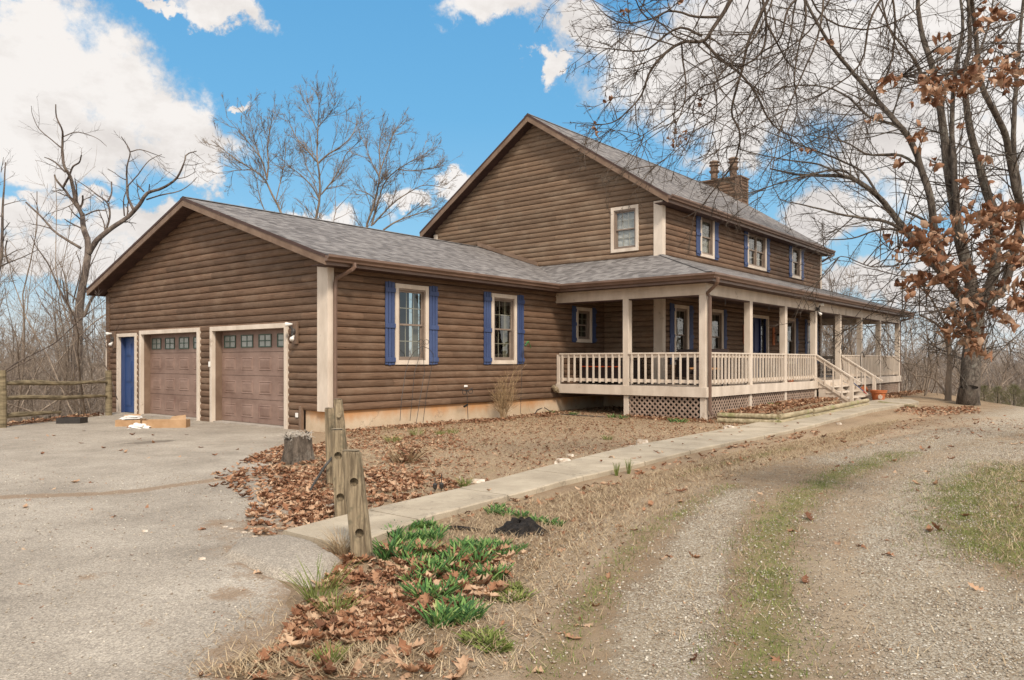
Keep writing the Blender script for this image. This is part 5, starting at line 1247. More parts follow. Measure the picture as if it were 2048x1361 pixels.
# landscape timbers edging the porch bed
def timber(a, b, r, z, label):
    A = Vector(base(*a)); B = Vector(base(*b)); t = thing('landscape_timber', label, 'timber', tuple((A+B)/2), 'round timbers edging the porch bed'); m = (A+B)/2
    mb = MB(); P = [A+(B-A)*k/5-m+Vector((0, 0, z)) for k in range(6)]; mb.tube(P, [r*random.uniform(.94, 1.05) for _ in P], 12, jit=.08); mb.build('timber', M['edgelog'], t)
T = [((1436,846),(1554,851)), ((1558,851),(1622,838)), ((1626,838),(1735,814))]
for k, (a, b) in enumerate(T):
    w1 = ['left', 'middle', 'right'][k]
    timber(a, b, .058, .055, f'lower round timber in the {w1} length of the bed edging')
    timber((a[0], a[1]-1), (b[0], b[1]-1), .060, .168, f'upper round timber in the {w1} length of the bed edging')
mb = MB(); bedp = [(7.75,-4.5),(7.8,-5.25),(8.3,-5.5),(11.7,-5.25),(17.0,-4.95),(16.9,-4.5)]
mb.prism([(x, y, h1(x, y)-.05) for x, y in bedp], (0, 0, .17)); tag(mb.build('flower_bed', M['ground']), kind='structure')
q = sample_poly(bedp, 1500); P = np.column_stack([q, H(q[:,0], q[:,1])+rng.uniform(.12, .19, len(q))]); V, F = add_leaves(P, rng.uniform(.09, .14, len(P)), .5)
tag(npmesh('bed_leaves', V, F, M['leaf']), 'brown oak leaves filling the flower bed before the porch lattice', 'fallen leaves', kind='stuff')
timber((1757, 809), (1832, 817), .05, .05, 'short dark timber lying past the terracotta pot')

# terracotta pots
def pot(loc, r, h, label, emblem=False, tilt=None):
    t = thing('terracotta_pot', label, 'plant pot', loc, 'terracotta pots by the porch'); mb = MB()
    mb.lathe([(r*.62, 0), (r*.66, .02*h), (r*.86, h*.74), (r*.90, h*.76), (r*.98, h*.77), (r*1.0, h*.8), (r*1.0, h*.9), (r*1.05, h*.91), (r*1.05, h), (r*.93, h), (r*.90, h*.8)], n=32)
    o = mb.build('pot_body', M['terra'], t, smooth=False); o.rotation_euler = tilt or (0, 0, 0)
    k = MB(); k.lathe([(.001, h*.8), (r*.88, h*.8)], n=24); k2 = k.build('potting_soil', M['dark'], t); k2.rotation_euler = tilt or (0, 0, 0)
    if emblem:
        k = MB(); c = rt3(-.04, -r*.80, h*.42); 
        for i in range(8):
            a = 2*math.pi*i/8; d = rt3(math.cos(a)*.05, 0, math.sin(a)*.05); s = rt3(-math.sin(a)*.014, 0, math.cos(a)*.014); e = rt3(0, -.012)
            k.prism([c+d*.25+e, c+d*.7-s+e, c+d*1.15+e, c+d*.7+s+e], rt3(0, .02))
        ring = [c+rt3(math.cos(q)*.067, -.006, math.sin(q)*.067) for q in np.linspace(0, 2*math.pi, 21)]; k.tube(ring, .008, 5); k.build('flower_emblem', M['trim'], t)
    return t
pot(base(1757, 803), .25, .36, 'large terracotta pot with a pale round flower emblem beside the steps', True)
pot((18.75, -4.78, h1(18.75,-4.78)+.0), .14, .20, 'small dark orange pot tipped beside the right newel', tilt=(R_(55), R_(20), 0)); pot((18.72, -4.72, h1(18.7,-4.7)+.28), .13, .18, 'small pot stacked tipped above the other small tipped pot', tilt=(R_(60), R_(10), .4))
pot((14.2, -3.9, DK), .15, .16, 'small brown pot on the porch deck behind the railing')
# shepherd hook, pole
t = thing('shepherd_hook', 'thin curled shepherd hook beside the porch right of the steps', 'garden hook', (18.9, -4.66, h1(18.9,-4.66))); mb = MB()
mb.tube([Vector((0,0,0)), Vector((.02,0,.9)), Vector((-.06,0,1.35)), Vector((.0,0,1.55)), Vector((.16,0,1.62)), Vector((.30,0,1.52)), Vector((.38,0,1.42)), Vector((.47,0,1.45)), Vector((.48,0,1.53))], .012, 6); mb.build('hook', M['iron'], t)
t = thing('garden_pole', 'thin red and dark blue pole leaning across the porch steps', 'pole', (17.3, -4.9, .15)); mb = MB(); mb.tube([Vector((.55,-.45,-.05)), Vector((.25,-.2,.28))], .016, 6); mb.build('pole_tip', M['red'], t); mb = MB(); mb.tube([Vector((.25,-.2,.28)), Vector((-.3,.3,.85))], .015, 6); mb.build('pole_shaft', M['blue'], t)

# garden stakes, trellis, ornaments against the side wall
t = thing('wire_trellis', 'tall arched black wire trellis with curled top before the left side window', 'trellis', (2.25, -.62, 0)); mb = MB()
def on_wall(px, py, y):
    d = FW+RT*(px-CX)/FL; k = (y-CAM[1])/d[1]; return Vector((CAM[0]+k*d[0], y, CAM[2]+k*(HY-py)/FL))
def wire(pts, y0=-.35, r=.006, o=(2.25, -.62, 0)):
    mb = MB(); P = [on_wall(px, py, yy)-Vector(o) for px, py, yy in pts]; mb.tube(P, r, 5, cap=True); return mb
tr0 = (2.25, -.62, 0)
for k, pts in enumerate([[(800,842,-.7),(803,800,-.65),(811,745,-.55),(818,720,-.5),(829,703,-.45),(845,693,-.42)], [(846,846,-.35),(853,790,-.35),(861,745,-.38),(866,722,-.4),(867,709,-.41),(858,698,-.42),(845,693,-.42)], [(832,850,-.6),(840,798,-.55),(849,745,-.48),(845,693,-.42)], [(820,842,-.5),(824,800,-.48),(829,745,-.45),(845,693,-.42)]]):
    wire(pts).build('trellis_wire', M['iron'], t)
for (y_, xs_) in ((751, (811, 862)), (803, (804, 853))):
    wire([(xs_[0], y_+2, -.62), ((xs_[0]+xs_[1])/2, y_-3, -.6), (xs_[1], y_+4, -.4)], r=.004).build('trellis_brace', M['iron'], t)
for s, cx_ in ((1, 841), (-1, 853)):
    wire([(cx_+s*6*math.cos(a)*(1-a/14), 685-6*math.sin(a)*(1-a/14), -.42) for a in np.linspace(-1.2, 6.6, 16)], r=.005).build('trellis_curl', M['iron'], t)
t = thing('garden_stake', 'dark pinwheel garden stake with two small wheels before the wall', 'garden ornament', tr0)
wire([(936,838,-.35),(935,812,-.35),(934,784,-.35)], r=.007).build('stake_rod', M['iron'], t)
for cx_, cy_ in ((929, 785), (941, 783)):
    wire([(cx_+4.2*math.cos(a), cy_+4.6*math.sin(a), -.36) for a in np.linspace(0, 6.3, 13)], r=.008).build('wheel', M['iron'], t)
wire([(922,779,-.36),(934,783,-.36),(945,777,-.36)], r=.012).build('wheel_bar', M['iron'], t); wire([(928,814,-.36),(935,810,-.36)], r=.025).build('solar_cell', M['dark'], t)
t = thing('bird_stake', 'slim stake with a small green metal bird by the right-hand blue shutter', 'garden ornament', tr0)
wire([(1041,828,-.3),(1043,760,-.3),(1046,700,-.3),(1049,690,-.3)], r=.006).build('stake_rod', M['iron'], t)
wire([(1050,692,-.3),(1053,687,-.3),(1057,684,-.3)], r=.03).build('bird_body', M['greenleaf'], t); wire([(1053,687,-.3),(1058,686,-.3),(1061,692,-.3),(1062,697,-.3)], r=.010).build('bird_wing', M['greenleaf'], t); wire([(1050,692,-.3),(1052,686,-.32),(1047,690,-.3)], r=.008).build('bird_tail', M['iron'], t)
def small_stake(px, py, h, label):
    t = thing('solar_light', label, 'garden light', base(px, py)); mb = MB(); mb.tube([Vector((0,0,.0)), Vector((0,0,h))], .006, 6); mb.build('stake_rod', M['iron'], t); mb = MB(); mb.lathe([(.004, 0), (.022, .02), (.026, .06), (.012, .075)], (0, 0, .02), 10); mb.build('light_head', M['iron'], t)
small_stake(870, 984, .15, 'broken black garden light spike, left one in the lawn by the walk'); small_stake(883, 983, .19, 'broken black garden light spike, right one in the lawn by the walk')
# soaker hose by foundation
t = thing('garden_hose', 'grey hose curled on the ground at the foundation left of the porch', 'hose', (7.5, -.45, 0)); mb = MB(); O = Vector((7.5, -.45, 0))
P = [Vector(base(px, py, .02))-O for px, py in ((1068,833),(1075,829),(1088,827),(1100,828),(1120,830),(1148,832),(1180,834),(1210,836))]; P[1].z += .10; P[2].z += .14; P[3].z += .05
mb.tube(P, .013, 6); mb.build('hose_tube', M['hose'], t)
t = thing('metal_scoop', 'crumpled pale metal scoop hanging at the wall by the porch corner', 'scoop', (7.25, -.12, .66)); mb = MB(); mb.tube([Vector((-.09,0,.08)), Vector((0,-.04,0)), Vector((.09,-.05,-.07))], [.05, .075, .045], 8, jit=.3); mb.build('scoop', M['endgrain'], t)

# ---------------------------------------------------------------- porch furniture
t = thing('storage_bench', 'dark porch bench box with a bright orange strip along its side', 'bench', (8.9, -.95, DK)); mb = MB(); mb.box(-.55, .55, -.55, .75, .10, .62); mb.box(-.58, .58, -.58, .78, .62, .66)
mb.build('bench_body', M['wicker'], t, bevel=.01); mb = MB(); mb.box(-.575, -.55, -.55, .74, .47, .495); mb.build('orange_strip', M['orange'], t)
for sx in (-.5, .46):
    for sy in (-.54, .69): mb = MB(); mb.box(sx, sx+.05, sy, sy+.05, 0, .10); mb.build('leg', M['iron'], t)
def chair(loc, rz, label):
    t = thing('wicker_chair', label, 'chair', loc, 'dark wicker chairs on the porch'); t.rotation_euler = (0, 0, rz)
    mb = MB(); mb.box(-.30, .30, -.30, .30, .30, .40); mb.build('seat', M['wicker'], t, bevel=.01)
    mb = MB(); mb.prism([(-.30,.27,.40),(.30,.27,.40),(.29,.36,.95),(-.29,.36,.95)], (0,.05,0)); mb.build('backrest', M['wicker'], t)
    for s in (-1, 1):
        mb = MB(); mb.box(s*.30, s*.37, -.30, .32, .20, .62); mb.box(s*.28, s*.40, -.34, .34, .62, .66); mb.build('armrest', M['wicker'], t, bevel=.01)
        for y in (-.28, .26): mb = MB(); mb.tube([(s*.31, y, 0), (s*.31, y, .31)], .018, 6); mb.build('leg', M['iron'], t)
    mb = MB(); mb.box(-.27, .27, -.28, .24, .401, .46); mb.build('cushion', M['found'], t, bevel=.02)
chair((9.6, -3.0, DK), R_(-35), 'dark wicker chair with pale cushion at the porch corner, nearer the steps side of two'); chair((9.15, -3.75, DK), R_(-80), 'dark wicker armchair just inside the porch corner railing')

# ================================================================== SMALL PLANTS
def curvy_blades(n, r, Lr, w, lean, droop, seg=4, rg=rng, z0=0.0):
    a = rg.uniform(0, 2*np.pi, n); q = r*np.sqrt(rg.uniform(0, 1, n)); P = np.column_stack([q*np.cos(a), q*np.sin(a), np.full(n, z0)])
    L = rg.uniform(*Lr, n); th = a+rg.normal(0, .7, n); out = lean*(.25+q/r*.9)*rg.uniform(.5, 1.3, n)
    d = np.column_stack([np.cos(th), np.sin(th)]); tw = rg.uniform(0, np.pi, n); sdv = np.column_stack([np.cos(tw), np.sin(tw), 0*tw]); rows = []
    for k in range(seg+1):
        t = k/seg; z = L*(t-.30*droop*t*t); x = L*out*(t+.9*droop*t*t); c = P+np.column_stack([d[:,0]*x, d[:,1]*x, z]); ww = (w*(1-.1*t if k < seg else .45))
        rows.append(np.stack([c-sdv*ww, c+sdv*ww], 1))
    V = np.concatenate(rows, 1).reshape(-1, 3); m = 2*(seg+1); F = np.array([[2*k, 2*k+1, 2*k+3, 2*k+2] for k in range(seg)])
    return V, (F[None]+(np.arange(n)*m)[:,None,None]).reshape(-1, 4)
def plant(name, px, py, mat, V, F, label, cat, group, part='leaves', z=0.0):
    loc = base(px, py, z); o = npmesh(name, V, F, mat, None, loc); return tag(o, label, cat, group)
dpos = [(772,1118,.085,.15),(792,1116,.085,.16),(812,1124,.05,.12),(788,1074,.07,.10),(777,1066,.05,.08),(799,1062,.05,.08),(818,1060,.05,.08),(840,1056,.05,.08),(860,1055,.05,.08),(879,1066,.05,.08),
        (806,1088,.08,.12),(829,1086,.07,.11),(852,1080,.07,.11),(872,1084,.06,.11),(850,1116,.055,.14),(836,1110,.05,.12),
        (906,1130,.075,.15),(918,1104,.07,.11),(947,1115,.07,.12),(968,1105,.06,.11),(996,1117,.07,.10),(1021,1110,.05,.08),(976,1094,.055,.08),(1003,1096,.055,.08),(936,1096,.05,.09),(1040,1100,.03,.06),
        (958,1131,.07,.12),(973,1162,.06,.11),(994,1160,.06,.11),(836,1140,.07,.12),(860,1160,.085,.14),(882,1144,.07,.13),(828,1170,.06,.11),(842,1202,.07,.13),(862,1206,.07,.13),(887,1196,.06,.12),(911,1180,.06,.11),(917,1154,.07,.12),(935,1162,.06,.10),
        (874,1252,.065,.13),(897,1250,.05,.11),(922,1245,.065,.12),(944,1240,.06,.11),(903,1216,.055,.10),(925,1222,.05,.09),
        (987,1028,.08,.08),(1014,1031,.08,.08),(1000,1020,.06,.07),(1046,1036,.07,.07),(1073,1044,.06,.07),(1098,1049,.06,.07),(1119,1053,.04,.06)]
DAFF = []
for i, (px, py, r, L) in enumerate(dpos):
    n = int(20+r*480); rg = np.random.default_rng(100+i); V, F = curvy_blades(n, r*.8, (L*.5, L*1.02), .0066, .62, .5, 4, rg)
    if py < 1060 and px > 980: lb, gr = 'low clump of green daffodil leaves between the walk and the charred stump', 'daffodil clumps by the charred stump'
    elif py > 1210: lb, gr = 'short clump of green daffodil leaves in the nearest cluster at the bed tip', 'daffodil clumps at the near tip of the bed'
    elif px > 900: lb, gr = 'upright clump of green daffodil leaves on the right side of the main patch', 'daffodil clumps right in the main patch'
    elif py > 1135: lb, gr = 'upright clump of green daffodil leaves in the middle of the bed among dry leaves', 'daffodil clumps amid the bed'
    else: lb, gr = 'upright clump of green daffodil leaves right of the nearest holed post by the walk', 'daffodil clumps by the nearest post'
    DAFF.append((px, py, V, F, lb, gr))
ORD = ['leftmost', 'second from left', 'third from left', 'fourth from left', 'fifth from left', 'sixth from left', 'seventh from left', 'eighth from left', 'ninth from left', 'tenth from left', 'eleventh from left', 'twelfth from left', 'thirteenth from left', 'fourteenth from left', 'fifteenth from left', 'sixteenth from left']
SH = {'daffodil clumps by the charred stump': 'low daffodil clump by the charred stump', 'daffodil clumps at the near tip of the bed': 'short daffodil clump in the nearest cluster', 'daffodil clumps right in the main patch': 'daffodil clump right in the main patch', 'daffodil clumps amid the bed': 'daffodil clump amid the leafy bed', 'daffodil clumps by the nearest post': 'daffodil clump right of the nearest post'}
for gr in SH:
    for k, (px, py, V, F, lb, g_) in enumerate(sorted([d for d in DAFF if d[5] == gr], key=lambda d: d[0]+d[1]*.01)):
        plant('daffodil_clump', px, py, M['daff'], V, F, SH[gr]+', '+ORD[k], 'daffodils', gr)
for i, (px, py) in enumerate([(1102,829),(1145,831),(1225,836),(1245,838),(1346,845),(1362,846),(1548,822)]):
    V, F = curvy_blades(40, .09, (.07, .13), .008, .8, .6, 3, np.random.default_rng(300+i)); plant('seedling', px, py, M['daff'], V, F, ['small green sprout by the hose at the foundation', 'small green sprout right of the hose end', 'green sprout left of the first porch pier', 'green sprout at the foot of the first porch pier', 'green sprout before the corner lattice, left one', 'green sprout before the corner lattice, right one', 'lone green sprout in the leafy porch bed'][i], 'plant', None, z=.12 if px > 1500 else 0)
for i, (px, py, r, lb) in enumerate([(1022,1198,.11,'spreading pale green low plant right of the daffodils'), (965,1282,.10,'larger pale green low plant below the daffodils'), (990,1300,.07,'small yellowish low plant nearest the camera'), (1025,1180,.05,'small green tuft atop the spreading low plant')]):
    V, F = curvy_blades(int(260*r/.1), r, (.015, .05), .007, .9, .5, 2, np.random.default_rng(400+i)); plant('low_plant', px, py, M['grassb'], V, F, lb, 'plant', 'pale low plants')
for i, (px, py, r, h, lb) in enumerate([(640,1205,.07,.26,'tall wispy green weed at the asphalt edge before the nearest post'),(668,1238,.06,.17,'shorter wispy green weed at the asphalt edge nearest the camera'),(1233,952,.018,.19,'left of two green grass tufts growing on the walk edge'),(1257,948,.018,.21,'right of two green grass tufts growing on the walk edge'),(930,975,.06,.13,'green wispy weed beside the walk near the light spikes'),(785,885,.12,.16,'grey-green weed in the leaves near the garage corner'),(832,872,.12,.17,'grey-green weed left of the trellis feet'),(905,868,.10,.12,'thin green weed in the lawn below the pinwheel stake'),(880,870,.08,.1,'tiny green weed in the lawn'),(660,1330,.05,.10,'tiny green weed at the bottom of the bed'),(1215,880,.08,.10,'thin green weed in the middle of the lawn')]):
    V, F = curvy_blades(90 if r > .03 else 45, r, (h*.5, h*1.1), .0022, .5 if r > .03 else .13, .5, 4, np.random.default_rng(500+i)); plant('weed', px, py, M['grassb'], V, F, lb, 'weed', 'wispy weeds')
# tall dry shrub against the side wall
t = thing('dry_shrub', 'tall tan leafless shrub of thin stems against the wall below the right shuttered window', 'shrub', (4.81, -.34, h1(4.81, -.34))); SHRUB = t
# dried bushlet with leaves
t = thing('dried_plant', 'dried brown bushy plant tangled with leaves in the lawn', 'plant', base(810, 925)); V, F = curvy_blades(160, .16, (.1, .26), .006, .8, .3, 3); npmesh('dried_stems', V, F, M['straw'], t)
n = 90; P = np.column_stack([rng.normal(0, .14, n), rng.normal(0, .12, n), rng.uniform(.02, .2, n)]); V, F = add_leaves(P, rng.uniform(.07, .12, n), 1.0); tag(npmesh('caught_leaves', V, F, M['leaf'], t), kind='stuff')
V, F = curvy_blades(220, .06, (.08, .24), .0016, .6, .8, 4); plant('dry_grass_tuft', 683, 1108, M['straw'], V, F, 'fine dry grass tuft against the left foot of the nearest post', 'grass', None)

# ================================================================== TREES
def nrm(v): return v/np.maximum(np.linalg.norm(v, axis=-1, keepdims=True), 1e-9)
def walk_(P0, D0, L, R0, K, wig, trop, r, taper=.3):
    n = len(P0); P = [P0]; D = nrm(D0); seg = (L/K)[:, None]
    for k in range(K):
        D = nrm(D+r.normal(0, wig, (n, 3))+np.array([0, 0, 1.0])*trop); P.append(P[-1]+D*seg)
    t = np.linspace(0, 1, K+1)[None]; Rr = R0[:, None]*(1-(1-taper)*t)
    return np.stack(P, 1), Rr
def spawn(P, Rr, n, tmin, tmax, ang, asd, lr, rr, r, rmin=.0015, plen=None, rmax=9):
    """children on every branch: n per branch (array or int)"""
    N, K1, _ = P.shape; cnt = np.full(N, n) if np.isscalar(n) else n; idx = np.repeat(np.arange(N), cnt); m = len(idx)
    if m == 0: return None
    t = r.uniform(tmin, tmax, m)*(K1-1); k = np.minimum(t.astype(int), K1-2); f = (t-k)[:, None]
    A = P[idx, k]; B = P[idx, k+1]; p = A+(B-A)*f; d = nrm(B-A); rad = Rr[idx, k]*(1-f[:,0])+Rr[idx, k+1]*f[:,0]
    x = nrm(np.cross(d, r.normal(0, 1, (m, 3)))); a = r.normal(ang, asd, m)[:, None]
    D = d*np.cos(a)+x*np.sin(a)
    Lp = np.linalg.norm(np.diff(P, axis=1), axis=2).sum(1)[idx] if plen is None else plen
    L = Lp*lr*r.uniform(.55, 1.25, m)*(1.15-.55*t/(K1-1)); R2 = np.clip(rad*rr*r.uniform(.7, 1.1, m), rmin, rmax)
    return p, D, L, R2
def tubes(P, Rr, S=4):
    N, K1, _ = P.shape; T = np.empty_like(P); T[:, 1:-1] = P[:, 2:]-P[:, :-2]; T[:, 0] = P[:, 1]-P[:, 0]; T[:, -1] = P[:, -1]-P[:, -2]; T = nrm(T)
    mt = nrm(P[:, -1]-P[:, 0]); ref = np.where(np.abs(mt[:, 2:3]) > .8, np.array([[1., 0, 0]]), np.array([[0, 0, 1.]]))[:, None, :]
    U = nrm(np.cross(T, np.broadcast_to(ref, T.shape))); Vv = np.cross(T, U)
    a = np.arange(S)*2*np.pi/S; ring = P[:, :, None]+(U[:, :, None]*np.cos(a)[None, None, :, None]+Vv[:, :, None]*np.sin(a)[None, None, :, None])*Rr[:, :, None, None]
    V = ring.reshape(-1, 3); base_ = (np.arange(N)*K1*S)[:, None, None]; k = (np.arange(K1-1)*S)[None, :, None]; j = np.arange(S)[None, None]; j2 = (j+1) % S
    F = np.stack([base_+k+j, base_+k+j2, base_+k+S+j2, base_+k+S+j], -1).reshape(-1, 4)
    return V, F
def join(parts):
    Vs, Fs, o = [], [], 0
    for V, F in parts: Vs.append(V); Fs.append(F+o); o += len(V)
    return np.concatenate(Vs), np.concatenate(Fs)
def free_tree(seed, h, r0, nl=9, spread=.75, levels=3, dens=1.0, fork=.35, twig=.006, trop=.06, rise=.05, lean=.05, sub=(9, 9)):
    r = np.random.default_rng(seed); parts_t, parts_c = [], []
    P0 = np.zeros((1, 3)); P0[0, 2] = -.4; D0 = np.array([[r.normal(0, lean), r.normal(0, lean), 1.]])
    P, R1 = walk_(P0, D0, np.array([h*.92]), np.array([r0]), 12, .06, .03, r, .12); parts_t.append(tubes(P, R1, 8))
    c = spawn(P, R1, nl, fork, .97, spread, .18, .52, .62, r, .01); L1 = walk_(*c, 8, .10, trop, r, .25); parts_t.append(tubes(*L1, 5))
    c = spawn(*L1, int(sub[0]*dens), .15, .98, .75, .2, .42, .6, r, twig*1.6); L2 = walk_(*c, 6, .13, rise, r, .3); parts_c.append(tubes(*L2, 4))
    c2 = spawn(P[:, 7:], R1[:, 7:], 12, .1, 1, .7, .2, .35, .5, r, twig*1.6); L2b = walk_(*c2, 6, .12, rise, r, .3); parts_c.append(tubes(*L2b, 4))
    if levels > 2:
        for q in (L2, L2b):
            c = spawn(*q, int(sub[1]*dens), .12, 1., .7, .25, .45, .6, r, twig); L3 = walk_(*c, 4, .16, rise, r, .4); parts_c.append(tubes(*L3, 3))
            if levels > 3:
                c = spawn(*L3, 4, .2, 1., .7, .25, .5, .7, r, twig*.8); L4 = walk_(*c, 3, .18, .02, r, .5); parts_c.append(tubes(*L4, 3))
    return join(parts_t), join(parts_c)
def tree_obj(label, tc_, mat, loc, group=None, name='bare_tree', cat='tree', rz=0, s=1):
    t = thing(name, label, cat, loc, group); t.rotation_euler = (0, 0, rz); t.scale = (s, s, s)
    npmesh('trunk', *tc_[0], mat, t, smooth=True); npmesh('crown', *tc_[1], mat, t); return t
def copy_tree(src, label, loc, rz, s, group=None):
    c = src.copy(); COL.objects.link(c); c.location = loc; c.rotation_euler = (0, 0, rz); c.scale = (s, s, s*random.uniform(.9, 1.1)); c['label'] = label
    if group: c['group'] = group
    for ch in src.children: q = ch.copy(); COL.objects.link(q); q.parent = c
    return c
def smooth_path(pts, m=4):
    P = np.array(pts, float); n = len(P)
    if n < 3: return np.array([P[0]+(P[-1]-P[0])*t for t in np.linspace(0, 1, m+1)])
    E = np.vstack([2*P[0]-P[1], P, 2*P[-1]-P[-2]]); out = []
    for i in range(1, n):
        p0, p1, p2, p3 = E[i-1], E[i], E[i+1], E[i+2]
        for t in np.arange(m)/m: out.append(.5*((2*p1)+(-p0+p2)*t+(2*p0-5*p1+4*p2-p3)*t*t+(-p0+3*p1-3*p2+p3)*t**3))
    out.append(P[-1]); return np.array(out)
def resample(P, K):
    d = np.r_[0, np.cumsum(np.linalg.norm(np.diff(P, axis=0), axis=1))]; t = np.linspace(0, d[-1], K+1)
    return np.column_stack([np.interp(t, d, P[:, k]) for k in range(3)]), d[-1]
def guided(name, label, base_loc, D, guides, mat, seed, lv, wr=.78, nr_=.05, side=8, group=None, dsp=1.0, leaves=None):
    """guides: (list of (px,py[,dD]), width px at start, width px at end). Real 3-D limbs set at depth D with their own in/out sway."""
    r = np.random.default_rng(seed); B = np.array(base_loc, float); t = thing(name, label, 'tree', base_loc, group)
    tp, cp = [], []; allL = []
    for gi, (pts, w0, w1) in enumerate(guides):
        n = len(pts); sway = np.cumsum(r.normal(0, dsp*.5, n))*np.linspace(0, 1, n); Q = []
        start = pts[0][2] if len(pts[0]) > 2 else 0
        for i, p in enumerate(pts): Q.append(at(p[0], p[1], D+(p[2] if len(p) > 2 else start)+sway[i]))
        P, L = resample(smooth_path(Q), max(6, 3*n)); P[1:-1] += r.normal(0, .006*L/len(P)*3, P[1:-1].shape)
        k = D/FL/2*wr; R = np.linspace(w0, w1, len(P))*k; Pn = (P-B)[None]
        tp.append(tubes(Pn, R[None], side)); allL.append((Pn, R[None], L))
    cur = []
    for Pn, R, L in allL:
        n = max(2, int(L*lv[0]['n'])); c = spawn(Pn, R, n, .08, 1.0, lv[0]['a'], .22, 1, lv[0].get('rr', .5), r, lv[0]['r'], plen=lv[0]['L'], rmax=lv[0].get('rc', .03)); cur.append(walk_(*c, 6, lv[0]['w'], lv[0]['t'], r, .35))
    P = np.concatenate([a for a, _ in cur]); R = np.concatenate([b for _, b in cur]); cp.append(tubes(P, R, 4)); last = (P, R)
    for q in lv[1:]:
        c = spawn(*last, q['n'], .12, 1.0, q['a'], .25, q['L'], q.get('rr', .6), r, q['r']); last = walk_(*c, q.get('K', 4), q['w'], q['t'], r, .45); cp.append(tubes(*last, 3))
    npmesh('trunk', *join(tp), mat, t, smooth=True); npmesh('crown', *join(cp), mat, t); return t, last, allL

# big oak behind the drive
OAK = base(1938, 809)
oD = (OAK[0]-CAM[0])*FW[0]+(OAK[1]-CAM[1])*FW[1]
og = [([(1938,818),(1940,770),(1942,720),(1948,680),(1950,640),(1952,610)], 52, 44), ([(1938,825),(1936,800),(1937,775)], 66, 46),
 ([(1950,640),(1938,605),(1917,588),(1889,551),(1861,519),(1819,470),(1787,431),(1759,396),(1723,368),(1688,353),(1600,350),(1540,338)], 30, 4),
 ([(1952,620),(1945,580),(1939,548),(1924,500),(1918,466),(1907,403),(1895,330),(1882,223),(1862,126),(1841,59),(1835,-30)], 34, 10),
 ([(1889,551),(1880,500),(1868,455),(1861,396),(1843,340),(1823,285),(1797,250),(1732,176),(1668,100),(1638,53),(1600,-20)], 22, 6),
 ([(1952,630),(1980,600),(2006,576),(2016,548),(2034,484),(2041,420),(2032,382),(2020,323),(2009,265),(1979,206),(1962,162),(1950,60),(1940,-30)], 26, 8),
 ([(1953,620),(1985,560),(1990,500),(1988,430),(1973,382),(1953,312),(1935,235),(1929,147),(1940,90),(1935,-30)], 30, 8),
 ([(2034,484),(2040,400),(2026,294),(2032,176),(2038,88),(2050,-30)], 16, 7), ([(1924,500),(1912,400),(1909,323),(1903,250),(1912,132),(1925,60),(1920,-30)], 18, 6),
 ([(1812,466),(1776,445),(1741,438),(1688,431),(1635,417),(1560,400)], 10, 2), ([(1830,480),(1790,460),(1750,462),(1700,478),(1640,480)], 7, 2), ([(1861,452),(1840,436),(1812,424)], 8, 6),
 ([(1759,396),(1730,350),(1690,325),(1600,290),(1500,250)], 7, 2), ([(1797,250),(1740,235),(1690,190),(1620,170),(1540,180)], 8, 2), ([(1843,340),(1800,310),(1740,310),(1690,285),(1620,270)], 8, 2),
 ([(1882,223),(1850,180),(1830,120),(1780,60),(1760,-20)], 9, 4), ([(1929,147),(1960,100),(1980,40),(1990,-30)], 8, 4), ([(1688,353),(1640,330),(1560,318),(1480,300)], 6, 2), ([(1723,368),(1680,340),(1600,355),(1520,380),(1470,400)], 6, 2)]
lv = [dict(n=2.3, a=.85, r=.010, L=2.5, w=.12, t=.0, rc=.022), dict(n=6, a=.70, r=.006, L=.42, w=.14, t=.02, K=4), dict(n=4, a=.75, r=.0048, L=.45, w=.18, t=.0, K=3)]
guided('oak_tree', 'large many-limbed oak with dark rough trunk standing at the far edge of the drive', OAK, oD, og, M['bark'], 11, lv, dsp=.9, side=12, wr=.74)

# slim tree beside the oak
ST_ = base(1893, 806); sD = (ST_[0]-CAM[0])*FW[0]+(ST_[1]-CAM[1])*FW[1]
sg = [([(1896,815),(1897,760),(1899,720),(1893,680),(1880,655),(1860,640),(1838,630)], 17, 4), ([(1899,720),(1898,670),(1885,640),(1870,610),(1850,580),(1835,560)], 9, 2), ([(1899,740),(1910,700),(1925,670),(1930,640)], 7, 2), ([(1893,680),(1870,690),(1850,668)], 5, 2), ([(1890,790),(1880,770),(1860,755),(1830,752)], 5, 2)]
lv2 = [dict(n=1.5, a=.8, r=.010, L=1.5, w=.13, t=.02), dict(n=5, a=.7, r=.005, L=.45, w=.16, t=0.03)]
guided('small_tree', 'slim twisted grey tree between the porch end and the large oak', (ST_[0], ST_[1], ST_[2]), sD+1.0, sg, M['barkfar'], 12, lv2, dsp=.4)

